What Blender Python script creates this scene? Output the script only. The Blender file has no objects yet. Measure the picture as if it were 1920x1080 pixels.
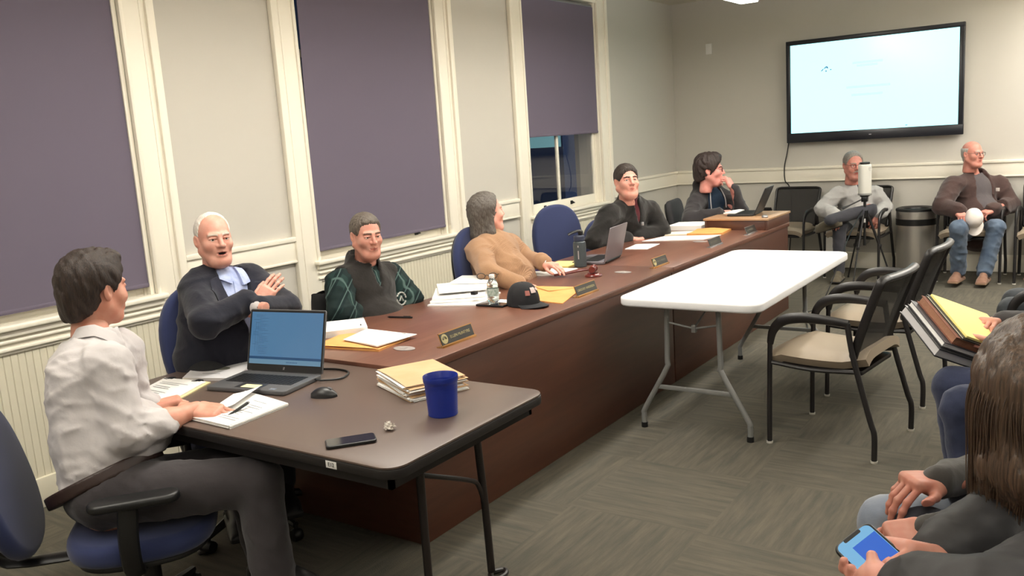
# photograph: a town meeting room at night, seen over a long desk
LP_DOWN, LP_UP = 34.0, 48.0
EXPOSURE = 0.0
import bpy, bmesh, math, random
import numpy as np
from mathutils import Vector, Matrix

random.seed(7)
SC = bpy.context.scene
COL = SC.collection
PI = math.pi

# ------------------------------------------------------------------ camera
CAM = np.array([4.2108, -2.0629, 1.6187])
CF = np.array([-0.56259735, 0.80873714, -0.17154726])
CR = np.array([0.82561892, 0.56037128, -0.06585911])
CU = np.array([-0.04286745, 0.17868483, 0.98297208])
FPX = 1627.8


def at(px, py, d):
    """point of the room seen at a place of the photograph, at depth d from the camera"""
    return CAM + d * (CF + (px - 960) / FPX * CR - (py - 540) / FPX * CU)


def nrm(v):
    v = np.array(v, float)
    return v / np.linalg.norm(v)


V = lambda *a: np.array(a, float)

cam_d = bpy.data.cameras.new('camera')
cam = bpy.data.objects.new('camera', cam_d)
COL.objects.link(cam)
cam_d.sensor_width = 36.0
cam_d.lens = 36.0 * FPX / 1920.0
cam_d.clip_start = 0.05
M4 = Matrix.Identity(4)
for i in range(3):
    M4[i][0], M4[i][1], M4[i][2], M4[i][3] = CR[i], CU[i], -CF[i], CAM[i]
cam.matrix_world = M4
SC.camera = cam


# --------------------------------------------------------------- materials
def lin(c):
    c = c / 255.0
    return c / 12.92 if c <= 0.04045 else ((c + 0.055) / 1.055) ** 2.4


def rgb(r, g, b):
    return (lin(r), lin(g), lin(b), 1.0)


MATS = {}


def mat(name, col, rough=0.6, metal=0.0, bump=None, vary=None, spec=0.5, coat=0.0, emit=None, sheen=0.0, trans=0.0, stretch=None, alpha=1.0):
    if name in MATS:
        return MATS[name]
    m = bpy.data.materials.new(name)
    m.use_nodes = True
    nt = m.node_tree
    b = nt.nodes['Principled BSDF']
    b.inputs['Base Color'].default_value = rgb(*col)
    b.inputs['Roughness'].default_value = rough
    b.inputs['Metallic'].default_value = metal
    b.inputs['Specular IOR Level'].default_value = spec
    if coat:
        b.inputs['Coat Weight'].default_value = coat
        b.inputs['Coat Roughness'].default_value = 0.12
    if sheen:
        b.inputs['Sheen Weight'].default_value = sheen
    if trans:
        b.inputs['Transmission Weight'].default_value = trans
    if alpha < 1:
        b.inputs['Alpha'].default_value = alpha
    if emit:
        b.inputs['Emission Color'].default_value = rgb(*emit[0])
        b.inputs['Emission Strength'].default_value = emit[1]
    tc = mp = None
    if bump or vary:
        tc = nt.nodes.new('ShaderNodeTexCoord')
        mp = nt.nodes.new('ShaderNodeMapping')
        nt.links.new(tc.outputs['Object'], mp.inputs['Vector'])
        if stretch:
            mp.inputs['Scale'].default_value = stretch
    if vary:
        n = nt.nodes.new('ShaderNodeTexNoise')
        n.inputs['Scale'].default_value = vary[0]
        n.inputs['Detail'].default_value = 3
        nt.links.new(mp.outputs[0], n.inputs['Vector'])
        mx = nt.nodes.new('ShaderNodeMixRGB')
        mx.inputs[1].default_value = rgb(*col)
        mx.inputs[2].default_value = rgb(*vary[1])
        rp = nt.nodes.new('ShaderNodeValToRGB')
        rp.color_ramp.elements[0].position = 0.35
        rp.color_ramp.elements[1].position = 0.65
        nt.links.new(n.outputs[0], rp.inputs[0])
        nt.links.new(rp.outputs[0], mx.inputs[0])
        nt.links.new(mx.outputs[0], b.inputs['Base Color'])
    if bump:
        n2 = nt.nodes.new('ShaderNodeTexNoise')
        n2.inputs['Scale'].default_value = bump[0]
        n2.inputs['Detail'].default_value = 8 if bump[0] < 30 else 4
        nt.links.new(mp.outputs[0], n2.inputs['Vector'])
        bp = nt.nodes.new('ShaderNodeBump')
        bp.inputs['Strength'].default_value = bump[1]
        bp.inputs['Distance'].default_value = bump[2] if len(bump) > 2 else 0.004
        nt.links.new(n2.outputs[0], bp.inputs['Height'])
        nt.links.new(bp.outputs[0], b.inputs['Normal'])
    MATS[name] = m
    return m


# ------------------------------------------------------------------ objects
def link(name, me, parent=None):
    o = bpy.data.objects.new(name, me)
    COL.objects.link(o)
    if parent is not None:
        o.parent = parent
    return o


def tag(o, label=None, cat=None, group=None, kind=None):
    if label:
        o['label'] = label
    if cat:
        o['category'] = cat
    if group:
        o['group'] = group
    if kind:
        o['kind'] = kind
    return o


def thing(name, label, cat, loc=(0, 0, 0), rz=0.0, group=None):
    o = bpy.data.objects.new(name, None)
    COL.objects.link(o)
    o.location = loc
    o.rotation_euler = (0, 0, rz)
    o.empty_display_size = 0.1
    tag(o, label, cat, group)
    return o


def dup(root, loc, rz, label, group=None):
    r = root.copy()
    COL.objects.link(r)
    r.location = loc
    r.rotation_euler = (0, 0, rz)
    r['label'] = label
    if group:
        r['group'] = group
    for ch in list(root.children):
        c = ch.copy()
        COL.objects.link(c)
        c.parent = r
        for g in list(ch.children):
            d = g.copy()
            COL.objects.link(d)
            d.parent = c
    return r


def frame_rot(x, y, z):
    return Matrix(((x[0], y[0], z[0]), (x[1], y[1], z[1]), (x[2], y[2], z[2])))


class MB:
    """collects simple shapes into one bmesh"""

    def __init__(self):
        self.bm = bmesh.new()

    def _take(self, bm2, mi=0):
        me = bpy.data.meshes.new('tmp')
        for f in bm2.faces:
            f.material_index = mi
        bm2.to_mesh(me)
        bm2.free()
        self.bm.from_mesh(me)
        bpy.data.meshes.remove(me)

    def box(self, lo, hi, bev=0.0, seg=2, mi=0, rot=None, org=None):
        lo = Vector(lo)
        hi = Vector(hi)
        b = bmesh.new()
        bmesh.ops.create_cube(b, size=1.0)
        c = (lo + hi) / 2
        s = hi - lo
        for v in b.verts:
            v.co = Vector((v.co.x * s.x, v.co.y * s.y, v.co.z * s.z)) + c
        if bev > 0:
            bmesh.ops.bevel(b, geom=list(b.edges), offset=bev, segments=seg, profile=0.5, affect='EDGES')
        if rot is not None:
            o = Vector(org if org is not None else c)
            for v in b.verts:
                v.co = rot @ (v.co - o) + o
        self._take(b, mi)
        return self

    def prism(self, pts, z0, z1, bev=0.0, seg=2, mi=0, xf=None, allb=False):
        b = bmesh.new()
        vs = [b.verts.new((p[0], p[1], z0)) for p in pts]
        f = b.faces.new(vs)
        r = bmesh.ops.extrude_face_region(b, geom=[f])
        tv = [g for g in r['geom'] if isinstance(g, bmesh.types.BMVert)]
        for v in tv:
            v.co.z = z1
        bmesh.ops.recalc_face_normals(b, faces=b.faces)
        if bev > 0:
            es = [e for e in b.edges if allb or abs(e.verts[0].co.z - e.verts[1].co.z) < 1e-6]
            bmesh.ops.bevel(b, geom=es, offset=bev, segments=seg, profile=0.5, affect='EDGES')
        if xf is not None:
            for v in b.verts:
                v.co = xf @ v.co
        self._take(b, mi)
        return self

    def lathe(self, prof, c=(0, 0, 0), n=32, mi=0, axis=None, closed=False):
        b = bmesh.new()
        rings = []
        for r, z in prof:
            rings.append([b.verts.new((max(r, 1e-5) * math.cos(2 * PI * i / n), max(r, 1e-5) * math.sin(2 * PI * i / n), z)) for i in range(n)])
        m = len(rings)
        for k in range(m if closed else m - 1):
            a, d = rings[k], rings[(k + 1) % m]
            for i in range(n):
                b.faces.new((a[i], a[(i + 1) % n], d[(i + 1) % n], d[i]))
        bmesh.ops.remove_doubles(b, verts=b.verts, dist=2e-5)
        bmesh.ops.recalc_face_normals(b, faces=b.faces)
        R = Matrix.Identity(3)
        if axis is not None:
            R = Vector((0, 0, 1)).rotation_difference(Vector(axis)).to_matrix()
        for v in b.verts:
            v.co = R @ v.co + Vector(c)
        self._take(b, mi)
        return self

    def tube(self, pts, r, n=10, mi=0, cap=True, sub=0, flat=None):
        P = [Vector(p) for p in pts]
        if sub:
            P = spline(P, sub)
        R = r if isinstance(r, (list, tuple)) else None
        b = bmesh.new()
        rings = []
        prev = None
        m = len(P)
        for i, p in enumerate(P):
            t = (P[min(i + 1, m - 1)] - P[max(i - 1, 0)]).normalized()
            if prev is None:
                up = Vector((0, 0, 1)) if abs(t.z) < 0.9 else Vector((1, 0, 0))
                a = t.cross(up).normalized()
            else:
                a = (prev - t * prev.dot(t)).normalized()
            prev = a
            c = t.cross(a)
            rr = r
            if R is not None:
                u = i / (m - 1) * (len(R) - 1)
                k = min(int(u), len(R) - 2)
                rr = R[k] + (R[k + 1] - R[k]) * (u - k)
            fa, fc = (1, 1) if flat is None else flat
            rings.append([b.verts.new(p + (a * math.cos(2 * PI * j / n) * fa + c * math.sin(2 * PI * j / n) * fc) * rr) for j in range(n)])
        for i in range(m - 1):
            for j in range(n):
                b.faces.new((rings[i][j], rings[i][(j + 1) % n], rings[i + 1][(j + 1) % n], rings[i + 1][j]))
        if cap:
            b.faces.new(rings[0][::-1])
            b.faces.new(rings[-1])
        bmesh.ops.recalc_face_normals(b, faces=b.faces)
        self._take(b, mi)
        return self

    def sheet(self, fn, nu, nv, th=0.0, mi=0):
        """a sheet of points fn(u, v) in 0..1, given thickness th"""
        b = bmesh.new()
        g = [[b.verts.new(fn(i / nu, j / nv)) for j in range(nv + 1)] for i in range(nu + 1)]
        for i in range(nu):
            for j in range(nv):
                b.faces.new((g[i][j], g[i + 1][j], g[i + 1][j + 1], g[i][j + 1]))
        if th:
            bmesh.ops.recalc_face_normals(b, faces=b.faces)
            bmesh.ops.solidify(b, geom=list(b.faces), thickness=th)
        bmesh.ops.recalc_face_normals(b, faces=b.faces)
        self._take(b, mi)
        return self

    def slab(self, fn, nu, nv, zb, mi=0):
        """a closed slab: top surface fn(u, v), flat bottom at zb"""
        b = bmesh.new()
        g = [[b.verts.new(fn(i / nu, j / nv)) for j in range(nv + 1)] for i in range(nu + 1)]
        h = [[b.verts.new((v.co.x, v.co.y, zb) if isinstance(zb, float) else v.co - zb) for v in r] for r in g]
        for i in range(nu):
            for j in range(nv):
                b.faces.new((g[i][j], g[i + 1][j], g[i + 1][j + 1], g[i][j + 1]))
                b.faces.new((h[i][j], h[i][j + 1], h[i + 1][j + 1], h[i + 1][j]))
        for i in range(nu):
            for j in (0, nv):
                b.faces.new((g[i][j], g[i + 1][j], h[i + 1][j], h[i][j]))
        for j in range(nv):
            for i in (0, nu):
                b.faces.new((g[i][j], g[i][j + 1], h[i][j + 1], h[i][j]))
        bmesh.ops.recalc_face_normals(b, faces=b.faces)
        self._take(b, mi)
        return self

    def build(self, name, mats, parent=None, smooth=35, loc=None):
        me = bpy.data.meshes.new(name)
        self.bm.to_mesh(me)
        self.bm.free()
        for m in (mats if isinstance(mats, (list, tuple)) else [mats]):
            me.materials.append(m)
        if smooth:
            me.shade_smooth()
            me.set_sharp_from_angle(angle=math.radians(smooth))
        o = link(name, me, parent)
        if loc is not None:
            o.location = loc
        return o


def spline(P, sub):
    out = []
    m = len(P)
    for i in range(m - 1):
        p0, p1, p2, p3 = P[max(i - 1, 0)], P[i], P[i + 1], P[min(i + 2, m - 1)]
        for k in range(sub):
            t = k / sub
            out.append(0.5 * ((2 * p1) + (p2 - p0) * t + (2 * p0 - 5 * p1 + 4 * p2 - p3) * t * t + (3 * p1 - p0 - 3 * p2 + p3) * t ** 3))
    out.append(P[-1])
    return out


def rrect(x0, y0, x1, y1, r, n=8):
    pts = []
    for cx, cy, a0 in ((x1 - r, y0 + r, -PI / 2), (x1 - r, y1 - r, 0), (x0 + r, y1 - r, PI / 2), (x0 + r, y0 + r, PI)):
        for i in range(n + 1):
            a = a0 + PI / 2 * i / n
            pts.append((cx + r * math.cos(a), cy + r * math.sin(a)))
    return pts


def text_mesh(name, body, size, m, parent, M, extrude=0.0004, align='CENTER'):
    cu = bpy.data.curves.new('txt', 'FONT')
    cu.body = body
    cu.size = size
    cu.extrude = extrude
    cu.align_x = align
    cu.align_y = 'CENTER'
    to = bpy.data.objects.new('txt', cu)
    COL.objects.link(to)
    dg = bpy.context.evaluated_depsgraph_get()
    me = bpy.data.meshes.new_from_object(to.evaluated_get(dg))
    bpy.data.objects.remove(to)
    bpy.data.curves.remove(cu)
    me.transform(M)
    me.materials.clear()
    me.materials.append(m)
    return link(name, me, parent)
# ------------------------------------------------------------------ room
YB, YF, XR, ZC = 7.53, -4.2, 6.8, 2.97
paint = mat('wall paint', (194, 190, 181), 0.75)
cream = mat('cream trim paint', (238, 232, 217), 0.42)
ceil_m = mat('ceiling paint', (214, 208, 194), 0.9)
blind_m = mat('roller blind fabric', (102, 94, 110), 0.85, bump=(900, 0.15, 0.0006))
black_m = mat('black plastic', (18, 18, 19), 0.4)
dark_metal = mat('black metal', (24, 22, 22), 0.45, spec=0.6)
white_pl = mat('white plastic', (228, 226, 222), 0.4)
grey_metal = mat('grey steel', (150, 150, 152), 0.38, metal=0.7)
steel = mat('brushed steel', (214, 210, 204), 0.36, metal=0.95, bump=(60, 0.08, 0.001), stretch=(1, 1, 30))


def carpet_mat():
    m = bpy.data.materials.new('carpet tiles')
    m.use_nodes = True
    nt = m.node_tree
    N, L = nt.nodes, nt.links
    b = N['Principled BSDF']
    b.inputs['Roughness'].default_value = 0.95
    b.inputs['Specular IOR Level'].default_value = 0.15
    tc = N.new('ShaderNodeTexCoord')
    ck = N.new('ShaderNodeTexChecker')
    ck.inputs['Scale'].default_value = 1 / 0.61
    mpc = N.new('ShaderNodeMapping')
    mpc.inputs['Location'].default_value = (0.13, 0.21, 0.5)
    L.new(tc.outputs['Object'], mpc.inputs[0])
    L.new(mpc.outputs[0], ck.inputs['Vector'])

    def stripes(sc, seed):
        mp = N.new('ShaderNodeMapping')
        mp.inputs['Scale'].default_value = sc
        mp.inputs['Location'].default_value = (seed, seed, 0)
        n = N.new('ShaderNodeTexNoise')
        n.inputs['Scale'].default_value = 1.0
        n.inputs['Detail'].default_value = 5
        n.inputs['Roughness'].default_value = 0.65
        L.new(tc.outputs['Object'], mp.inputs[0])
        L.new(mp.outputs[0], n.inputs['Vector'])
        return n
    a = stripes((3.0, 34.0, 1), 0)
    c = stripes((34.0, 3.0, 1), 5)
    mix = N.new('ShaderNodeMixRGB')
    L.new(ck.outputs['Fac'], mix.inputs[0])
    L.new(a.outputs[0], mix.inputs[1])
    L.new(c.outputs[0], mix.inputs[2])
    rp = N.new('ShaderNodeValToRGB')
    e = rp.color_ramp.elements
    e[0].position, e[0].color = 0.30, rgb(78, 77, 70)
    e[1].position, e[1].color = 0.70, rgb(102, 96, 84)
    k = e.new(0.5)
    k.color = rgb(90, 86, 77)
    L.new(mix.outputs[0], rp.inputs[0])
    L.new(rp.outputs[0], b.inputs['Base Color'])
    n3 = N.new('ShaderNodeTexNoise')
    n3.inputs['Scale'].default_value = 260
    L.new(tc.outputs['Object'], n3.inputs['Vector'])
    bp = N.new('ShaderNodeBump')
    bp.inputs['Strength'].default_value = 0.5
    bp.inputs['Distance'].default_value = 0.004
    L.new(n3.outputs[0], bp.inputs['Height'])
    L.new(bp.outputs[0], b.inputs['Normal'])
    return m


tag(MB().box((-0.3, YF, -0.12), (XR, YB + 0.15, 0)).build('floor', carpet_mat(), smooth=0), 'grey carpet tile floor of the meeting room', 'floor', kind='structure')
tag(MB().box((-0.3, YF, ZC), (XR, YB + 0.15, ZC + 0.12)).build('ceiling', ceil_m, smooth=0), 'pale painted ceiling of the meeting room', 'ceiling', kind='structure')
tag(MB().box((-0.3, YB, -0.12), (XR, YB + 0.15, ZC + .12)).build('wall_back', paint, smooth=0), 'grey painted wall behind the big screen', 'wall', kind='structure')
tag(MB().box((XR, YF, -0.12), (XR + 0.15, YB + 0.15, ZC + .12)).build('wall_right', paint, smooth=0), 'grey painted side wall opposite the windows', 'wall', kind='structure')
tag(MB().box((-0.3, YF - 0.15, -0.12), (XR, YF, ZC + .12)).build('wall_front', paint, smooth=0), 'grey painted wall behind the audience', 'wall', kind='structure')

WINS = [(-3.33, -1.965), (-0.735, 0.63), (1.816, 3.181), (4.373, 5.70)]
ZS, ZH = 0.885, 2.86
wl = MB()
edges = [YF] + [e for w in WINS for e in w] + [YB]
for i in range(0, len(edges), 2):
    wl.box((-0.3, edges[i], -0.12), (0, edges[i + 1], ZC + .12))
for a, b in WINS:
    wl.box((-0.3, a, -0.12), (0, b, ZS - 0.02))
    wl.box((-0.3, a, ZH), (0, b, ZC + .12))
tag(wl.build('wall_left', paint, smooth=0), 'grey painted wall holding the tall windows', 'wall', kind='structure')

# chair rail band and baseboards
def band(z0, z1, runs, th, axis):
    m = MB()
    for a, b in runs:
        if axis == 'y':
            m.box((0, a, z0 + 0.002), (th, b, z1 - 0.028), 0.002)
            m.box((0, a, z1 - 0.03), (th + 0.014, b, z1), 0.005)
            m.box((0, a, z0), (th + 0.008, b, z0 + 0.014), 0.003)
        else:
            m.box((a, YB - th, z0 + 0.002), (b, YB, z1 - 0.028), 0.002)
            m.box((a, YB - th - 0.014, z1 - 0.03), (b, YB, z1), 0.005)
            m.box((a, YB - th - 0.008, z0), (b, YB, z0 + 0.014), 0.003)
    return m


piers = [(YF, -3.55), (-1.77, -0.925), (0.828, 1.622), (3.356, 4.155), (5.861, YB)]
tag(band(0.93, 1.092, piers, 0.022, 'y').build('trim_1', cream), 'cream chair rail between the tall windows', 'trim', kind='structure')
tag(band(0.93, 1.092, [(0, XR)], 0.022, 'x').build('trim_2', cream), 'cream chair rail under the big screen', 'trim', kind='structure')
tag(MB().box((0, YB - 0.02, 0), (XR, YB, 0.17), 0.006).build('baseboard_back', cream), 'cream baseboard of the screen wall', 'baseboard', kind='structure')
bbm = MB()
for a, b in piers:
    bbm.box((0, a, 0), (0.02, b, 0.17), 0.006)
tag(bbm.build('baseboard_left', cream), 'cream baseboard of the window wall', 'baseboard', kind='structure')

glass = mat('window glass', (255, 255, 255), 0.0, trans=1.0, spec=0.5)
gnt = glass.node_tree
gnt.nodes['Principled BSDF'].inputs['IOR'].default_value = 1.45

bead = bpy.data.materials.new('beadboard paint')
bead.use_nodes = True
bnt = bead.node_tree
bb_ = bnt.nodes['Principled BSDF']
bb_.inputs['Base Color'].default_value = rgb(218, 212, 192)
bb_.inputs['Roughness'].default_value = 0.45

WLAB = ['leftmost tall window, outside the photo', 'tall window behind the person in the white shirt', 'tall window behind the person in the black vest', 'tall window with its blind half raised']
for n, (a, b) in enumerate(WINS):
    w = thing('window_%d' % (n + 1), WLAB[n], 'window', (0, (a + b) / 2, 0))
    w['kind'] = 'structure'
    hw = (b - a) / 2
    # casing: two stepped boards with back band, running to the floor
    cs = MB()
    for s in (-1, 1):
        y0, y1 = sorted((s * (hw + 0.004), s * (hw + 0.19)))
        cs.box((0, y0, 0), (0.020, y1, ZC), 0.003)
        y0, y1 = sorted((s * (hw + 0.150), s * (hw + 0.198)))
        cs.box((0, y0, 0), (0.038, y1, ZC), 0.006)
        y0, y1 = sorted((s * (hw + 0.118), s * (hw + 0.132)))
        cs.box((0.010, y0, 0.0), (0.024, y1, ZC), 0.004)
        y0, y1 = sorted((s * (hw + 0.0015), s * (hw + 0.026)))
        cs.box((0.001, y0, ZS), (0.030, y1, ZC - 0.001), 0.008)
        # jamb lining
        y0, y1 = sorted((s * hw, s * (hw - 0.022)))
        cs.box((-0.24, y0, ZS), (0.002, y1, ZH))
        for x in (-0.045, -0.085):
            y0, y1 = sorted((s * (hw - 0.02), s * (hw - 0.034)))
            cs.box((x - 0.006, y0, ZS), (x + 0.006, y1, ZH))
    cs.box((-0.24, -hw, ZH - 0.02), (0.02, hw, ZH + 0.1))
    cs.build('casing', cream, w)
    sl = MB()
    sl.box((-0.24, -hw, ZS - 0.005), (0.01, hw, ZS + 0.012))
    sl.box((-0.02, -hw - 0.05, ZS), (0.062, hw + 0.05, ZS + 0.030), 0.010, 3)
    sl.box((0, -hw - 0.03, 0.855), (0.042, hw + 0.03, ZS), 0.006)
    sl.build('sill', cream, w)
    ap = MB()
    ap.box((0, -hw - 0.03, 0.775), (0.018, hw + 0.03, 0.855), 0.002)
    ap.box((0, -hw - 0.03, 0.825), (0.034, hw + 0.03, 0.843), 0.007, 3)
    ap.box((0, -hw - 0.03, 0.788), (0.030, hw + 0.03, 0.806), 0.006, 3)
    ap.build('apron', cream, w)
    bd = MB()
    bd.box((0, -hw, 0.001), (0.004, hw, 0.779))
    k = int(2 * hw / 0.034)
    for i in range(k):
        y0 = -hw + 2 * hw * i / k
        bd.box((0.002, y0 + 0.0012, 0.0), (0.0075, y0 + 2 * hw / k - 0.0012, 0.78), 0.0022, 1)
    bd.box((0, -hw, 0), (0.024, hw, 0.15), 0.006)
    bd.build('beadboard_panel', bead, w)
    # sashes
    for nm, x, z0, z1 in (('lower_sash', -0.065, ZS + 0.012, 2.25), ('upper_sash', -0.105, 2.20, ZH)):
        sm = MB()
        sw = 0.055
        for s in (-1, 1):
            y0, y1 = sorted((s * (hw - 0.022), s * (hw - 0.022 - sw)))
            sm.box((x - 0.017, y0, z0), (x + 0.017, y1, z1), 0.003)
        br = 0.105 if nm == 'lower_sash' else 0.045
        sm.box((x - 0.016, -hw + 0.0235, z0 + 0.001), (x + 0.0155, hw - 0.0235, z0 + br), 0.003)
        sm.box((x - 0.016, -hw + 0.0235, z1 - 0.05), (x + 0.0155, hw - 0.0235, z1 - 0.001), 0.003)
        sm.box((x - 0.014, -0.092, z0), (x + 0.014, -0.058, z1), 0.004)
        so = sm.build(nm, cream, w)
        MB().box((x - 0.003, -hw + 0.06, z0 + 0.05), (x + 0.003, hw - 0.06, z1 - 0.02)).build('pane', glass, so, smooth=0)
        if nm == 'lower_sash' and n > 1:
            for yy in ((-0.36, 0.12) if n == 3 else (0.36,)):
                lf = MB()
                lf.box((x + 0.015, yy - 0.02, z0 + 0.045), (x + 0.022, yy + 0.02, z0 + 0.080), 0.003)
                lf.tube([(x + 0.02, yy - 0.013, z0 + 0.070), (x + 0.042, yy - 0.013, z0 + 0.058), (x + 0.042, yy + 0.013, z0 + 0.058), (x + 0.02, yy + 0.013, z0 + 0.070)], 0.006, 8)
                lf.build('sash_lift', black_m, so)

# roller blinds
BL = [(-3.30, -1.99, 0.955, 'mauve roller blind of the window outside the photo on the left', 0),
      (-0.70, 0.620, 0.955, 'mauve roller blind behind the person in the white shirt', 0),
      (1.828, 3.168, 0.965, 'mauve roller blind behind the person in the black vest', 0.030),
      (4.385, 5.688, 1.598, 'half raised mauve roller blind over the bare glass', 0.006)]
for y0, y1, zb, lb, sk in BL:
    bt = thing('roller_blind', lb, 'blind', (-0.008, (y0 + y1) / 2, ZH - 0.06), 0, 'roller blinds')
    hw = (y1 - y0) / 2
    H = ZH - 0.06 - zb

    def fab(u, v, hw=hw, H=H, sk=sk):
        z = -H * v
        return Vector((0.0015 * math.sin(9 * u + 3 * v), -hw + 2 * hw * u + sk * (1 - v) * 1.6 * (1 - u), z))
    MB().sheet(fab, 8, 12, 0.0012).build('fabric', blind_m, bt, smooth=60)
    MB().tube([(-0.0, -hw + 0.002, -H + 0.012), (-0.0, hw - 0.002, -H + 0.012)], 0.011, 10, flat=(0.45, 1.0)).build('bottom_bar', blind_m, bt)
    MB().tube([(-0.03, -hw + 0.004, 0.01), (-0.03, hw - 0.004, 0.01)], 0.024, 14).build('roller_tube', grey_metal, bt)

# night outside: a low street wall far away
out_m = mat('night facade', (150, 154, 160), 0.9)
tag(MB().box((-9.2, -8, -3), (-9, 20, 7)).build('building_facade', out_m, smooth=0), 'dark facade across the street seen through the windows', 'building', kind='structure')
# ------------------------------------------------------------- furniture
def wood_mat(name, c1, c2, rough, axis_scale):
    m = bpy.data.materials.new(name)
    m.use_nodes = True
    nt = m.node_tree
    N, L = nt.nodes, nt.links
    b = N['Principled BSDF']
    b.inputs['Roughness'].default_value = rough
    b.inputs['Coat Weight'].default_value = 0.5
    b.inputs['Coat Roughness'].default_value = 0.28
    tc = N.new('ShaderNodeTexCoord')
    mp = N.new('ShaderNodeMapping')
    mp.inputs['Scale'].default_value = axis_scale
    n = N.new('ShaderNodeTexNoise')
    n.inputs['Scale'].default_value = 1.0
    n.inputs['Detail'].default_value = 6
    n.inputs['Distortion'].default_value = 0.6
    rp = N.new('ShaderNodeValToRGB')
    rp.color_ramp.elements[0].position = 0.3
    rp.color_ramp.elements[0].color = rgb(*c1)
    rp.color_ramp.elements[1].position = 0.7
    rp.color_ramp.elements[1].color = rgb(*c2)
    L.new(tc.outputs['Object'], mp.inputs[0])
    L.new(mp.outputs[0], n.inputs['Vector'])
    L.new(n.outputs[0], rp.inputs[0])
    L.new(rp.outputs[0], b.inputs['Base Color'])
    return m


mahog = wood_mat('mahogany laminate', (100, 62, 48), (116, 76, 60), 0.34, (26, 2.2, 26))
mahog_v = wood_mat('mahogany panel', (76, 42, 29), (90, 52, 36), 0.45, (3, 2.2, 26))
oak = wood_mat('oak laminate', (164, 126, 92), (186, 148, 112), 0.4, (3, 24, 24))
XD, XB = 1.985, 1.06


def desk(y0, y1, label, ends):
    t = thing('conference_desk', label, 'desk', ((XD + XB) / 2, (y0 + y1) / 2, 0), 0, 'mahogany conference desks')
    hx, hy = (XD - XB) / 2, (y1 - y0) / 2
    e = 0.0015
    MB().box((-hx, -hy + e, 0.715), (hx, hy - e, 0.75), 0.004, 2).build('desktop', mahog, t)
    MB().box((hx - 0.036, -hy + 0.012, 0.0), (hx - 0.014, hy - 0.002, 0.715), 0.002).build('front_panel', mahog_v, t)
    for s in (-1, 1):
        y = s * (hy - 0.014)
        a, b = sorted((y, y - s * 0.026))
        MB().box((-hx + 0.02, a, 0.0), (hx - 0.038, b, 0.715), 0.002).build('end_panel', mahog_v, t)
    gm = mat('grey grommet plastic', (150, 142, 138), 0.45)
    for gx, gy in ends:
        g = MB().prism([(0.055 * math.cos(i * PI / 12) * (1.0), 0.034 * math.sin(i * PI / 12)) for i in range(24)], 0.7500, 0.7535, 0.001)
        g.box((-0.045, -0.012, 0.7535), (0.010, 0.010, 0.7543))
        g.build('cable_grommet', gm, t, loc=(gx - (XD + XB) / 2, gy - (y0 + y1) / 2, 0))
    return t


desk(0.405, 2.915, 'nearer mahogany conference desk with two nameplates on it', [(1.735, 0.655), (1.76, 2.665)])
desk(2.915, 5.318, 'farther mahogany conference desk carrying the wooden riser', [(1.70, 4.05)])

# wooden riser on the far end of the desk
t = thing('desk_riser', 'wooden riser with oak top standing on the far end of the mahogany desk', 'riser', (1.72, 5.035, 0.75))
MB().box((-0.272, -0.297, 0.078), (0.272, 0.297, 0.095), 0.003).build('top_board', oak, t)
MB().box((-0.262, -0.287, 0), (-0.244, 0.287, 0.078), 0.001).build('side_panel', mahog_v, t)
MB().box((0.244, -0.287, 0), (0.262, 0.287, 0.078), 0.001).build('side_panel', mahog_v, t)
MB().box((-0.243, 0.268, 0), (0.243, 0.286, 0.078), 0.001).build('back_panel', mahog_v, t)
MB().box((-0.243, -0.286, 0), (0.243, -0.268, 0.078), 0.001).build('front_panel', mahog_v, t)

# white folding table
tw_m = mat('white blow moulded plastic', (236, 236, 238), 0.42, bump=(350, 0.06, 0.001))
gl_m = mat('grey powder coated tube', (132, 132, 130), 0.45, metal=0.2)
t = thing('folding_table', 'white plastic folding table standing in front of the mahogany desk', 'table', (2.4535, 2.875, 0))
MB().prism(rrect(-0.388, -0.902, 0.388, 0.902, 0.085, 10), 0.692, 0.74, 0.012, 3).build('tabletop', tw_m, t)
for yy in (-0.795, 0.72):
    for s in (-1, 1):
        MB().tube([(s * 0.142, yy, 0.70), (s * 0.148, yy, 0.40), (s * 0.155, yy, 0.345), (s * 0.285, yy, 0.115), (s * 0.297, yy, 0.075), (s * 0.297, yy, 0.012)], 0.0145, 12, sub=5).build('leg', gl_m, t)
        MB().lathe([(0.0, 0.0), (0.018, 0.0), (0.018, 0.028), (0.0, 0.028)], (s * 0.297, yy, 0), 14).build('foot_cap', black_m, t)
    MB().box((-0.222, yy - 0.007, 0.228), (0.222, yy + 0.007, 0.252), 0.004).build('crossbar', gl_m, t)
    s = -1 if yy > 0 else 1
    bz = MB().tube([(0.142, yy, 0.60), (0.0, yy + s * 0.02, 0.57), (-0.142, yy, 0.60)], 0.006, 8)
    bz.tube([(0.0, yy + s * 0.02, 0.57), (0.0, yy + s * 0.33, 0.688)], 0.006, 8)
    bz.box((-0.012, yy + s * 0.02 - 0.012, 0.55), (0.012, yy + s * 0.02 + 0.012, 0.59), 0.002)
    bz.build('brace', gl_m, t)

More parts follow.
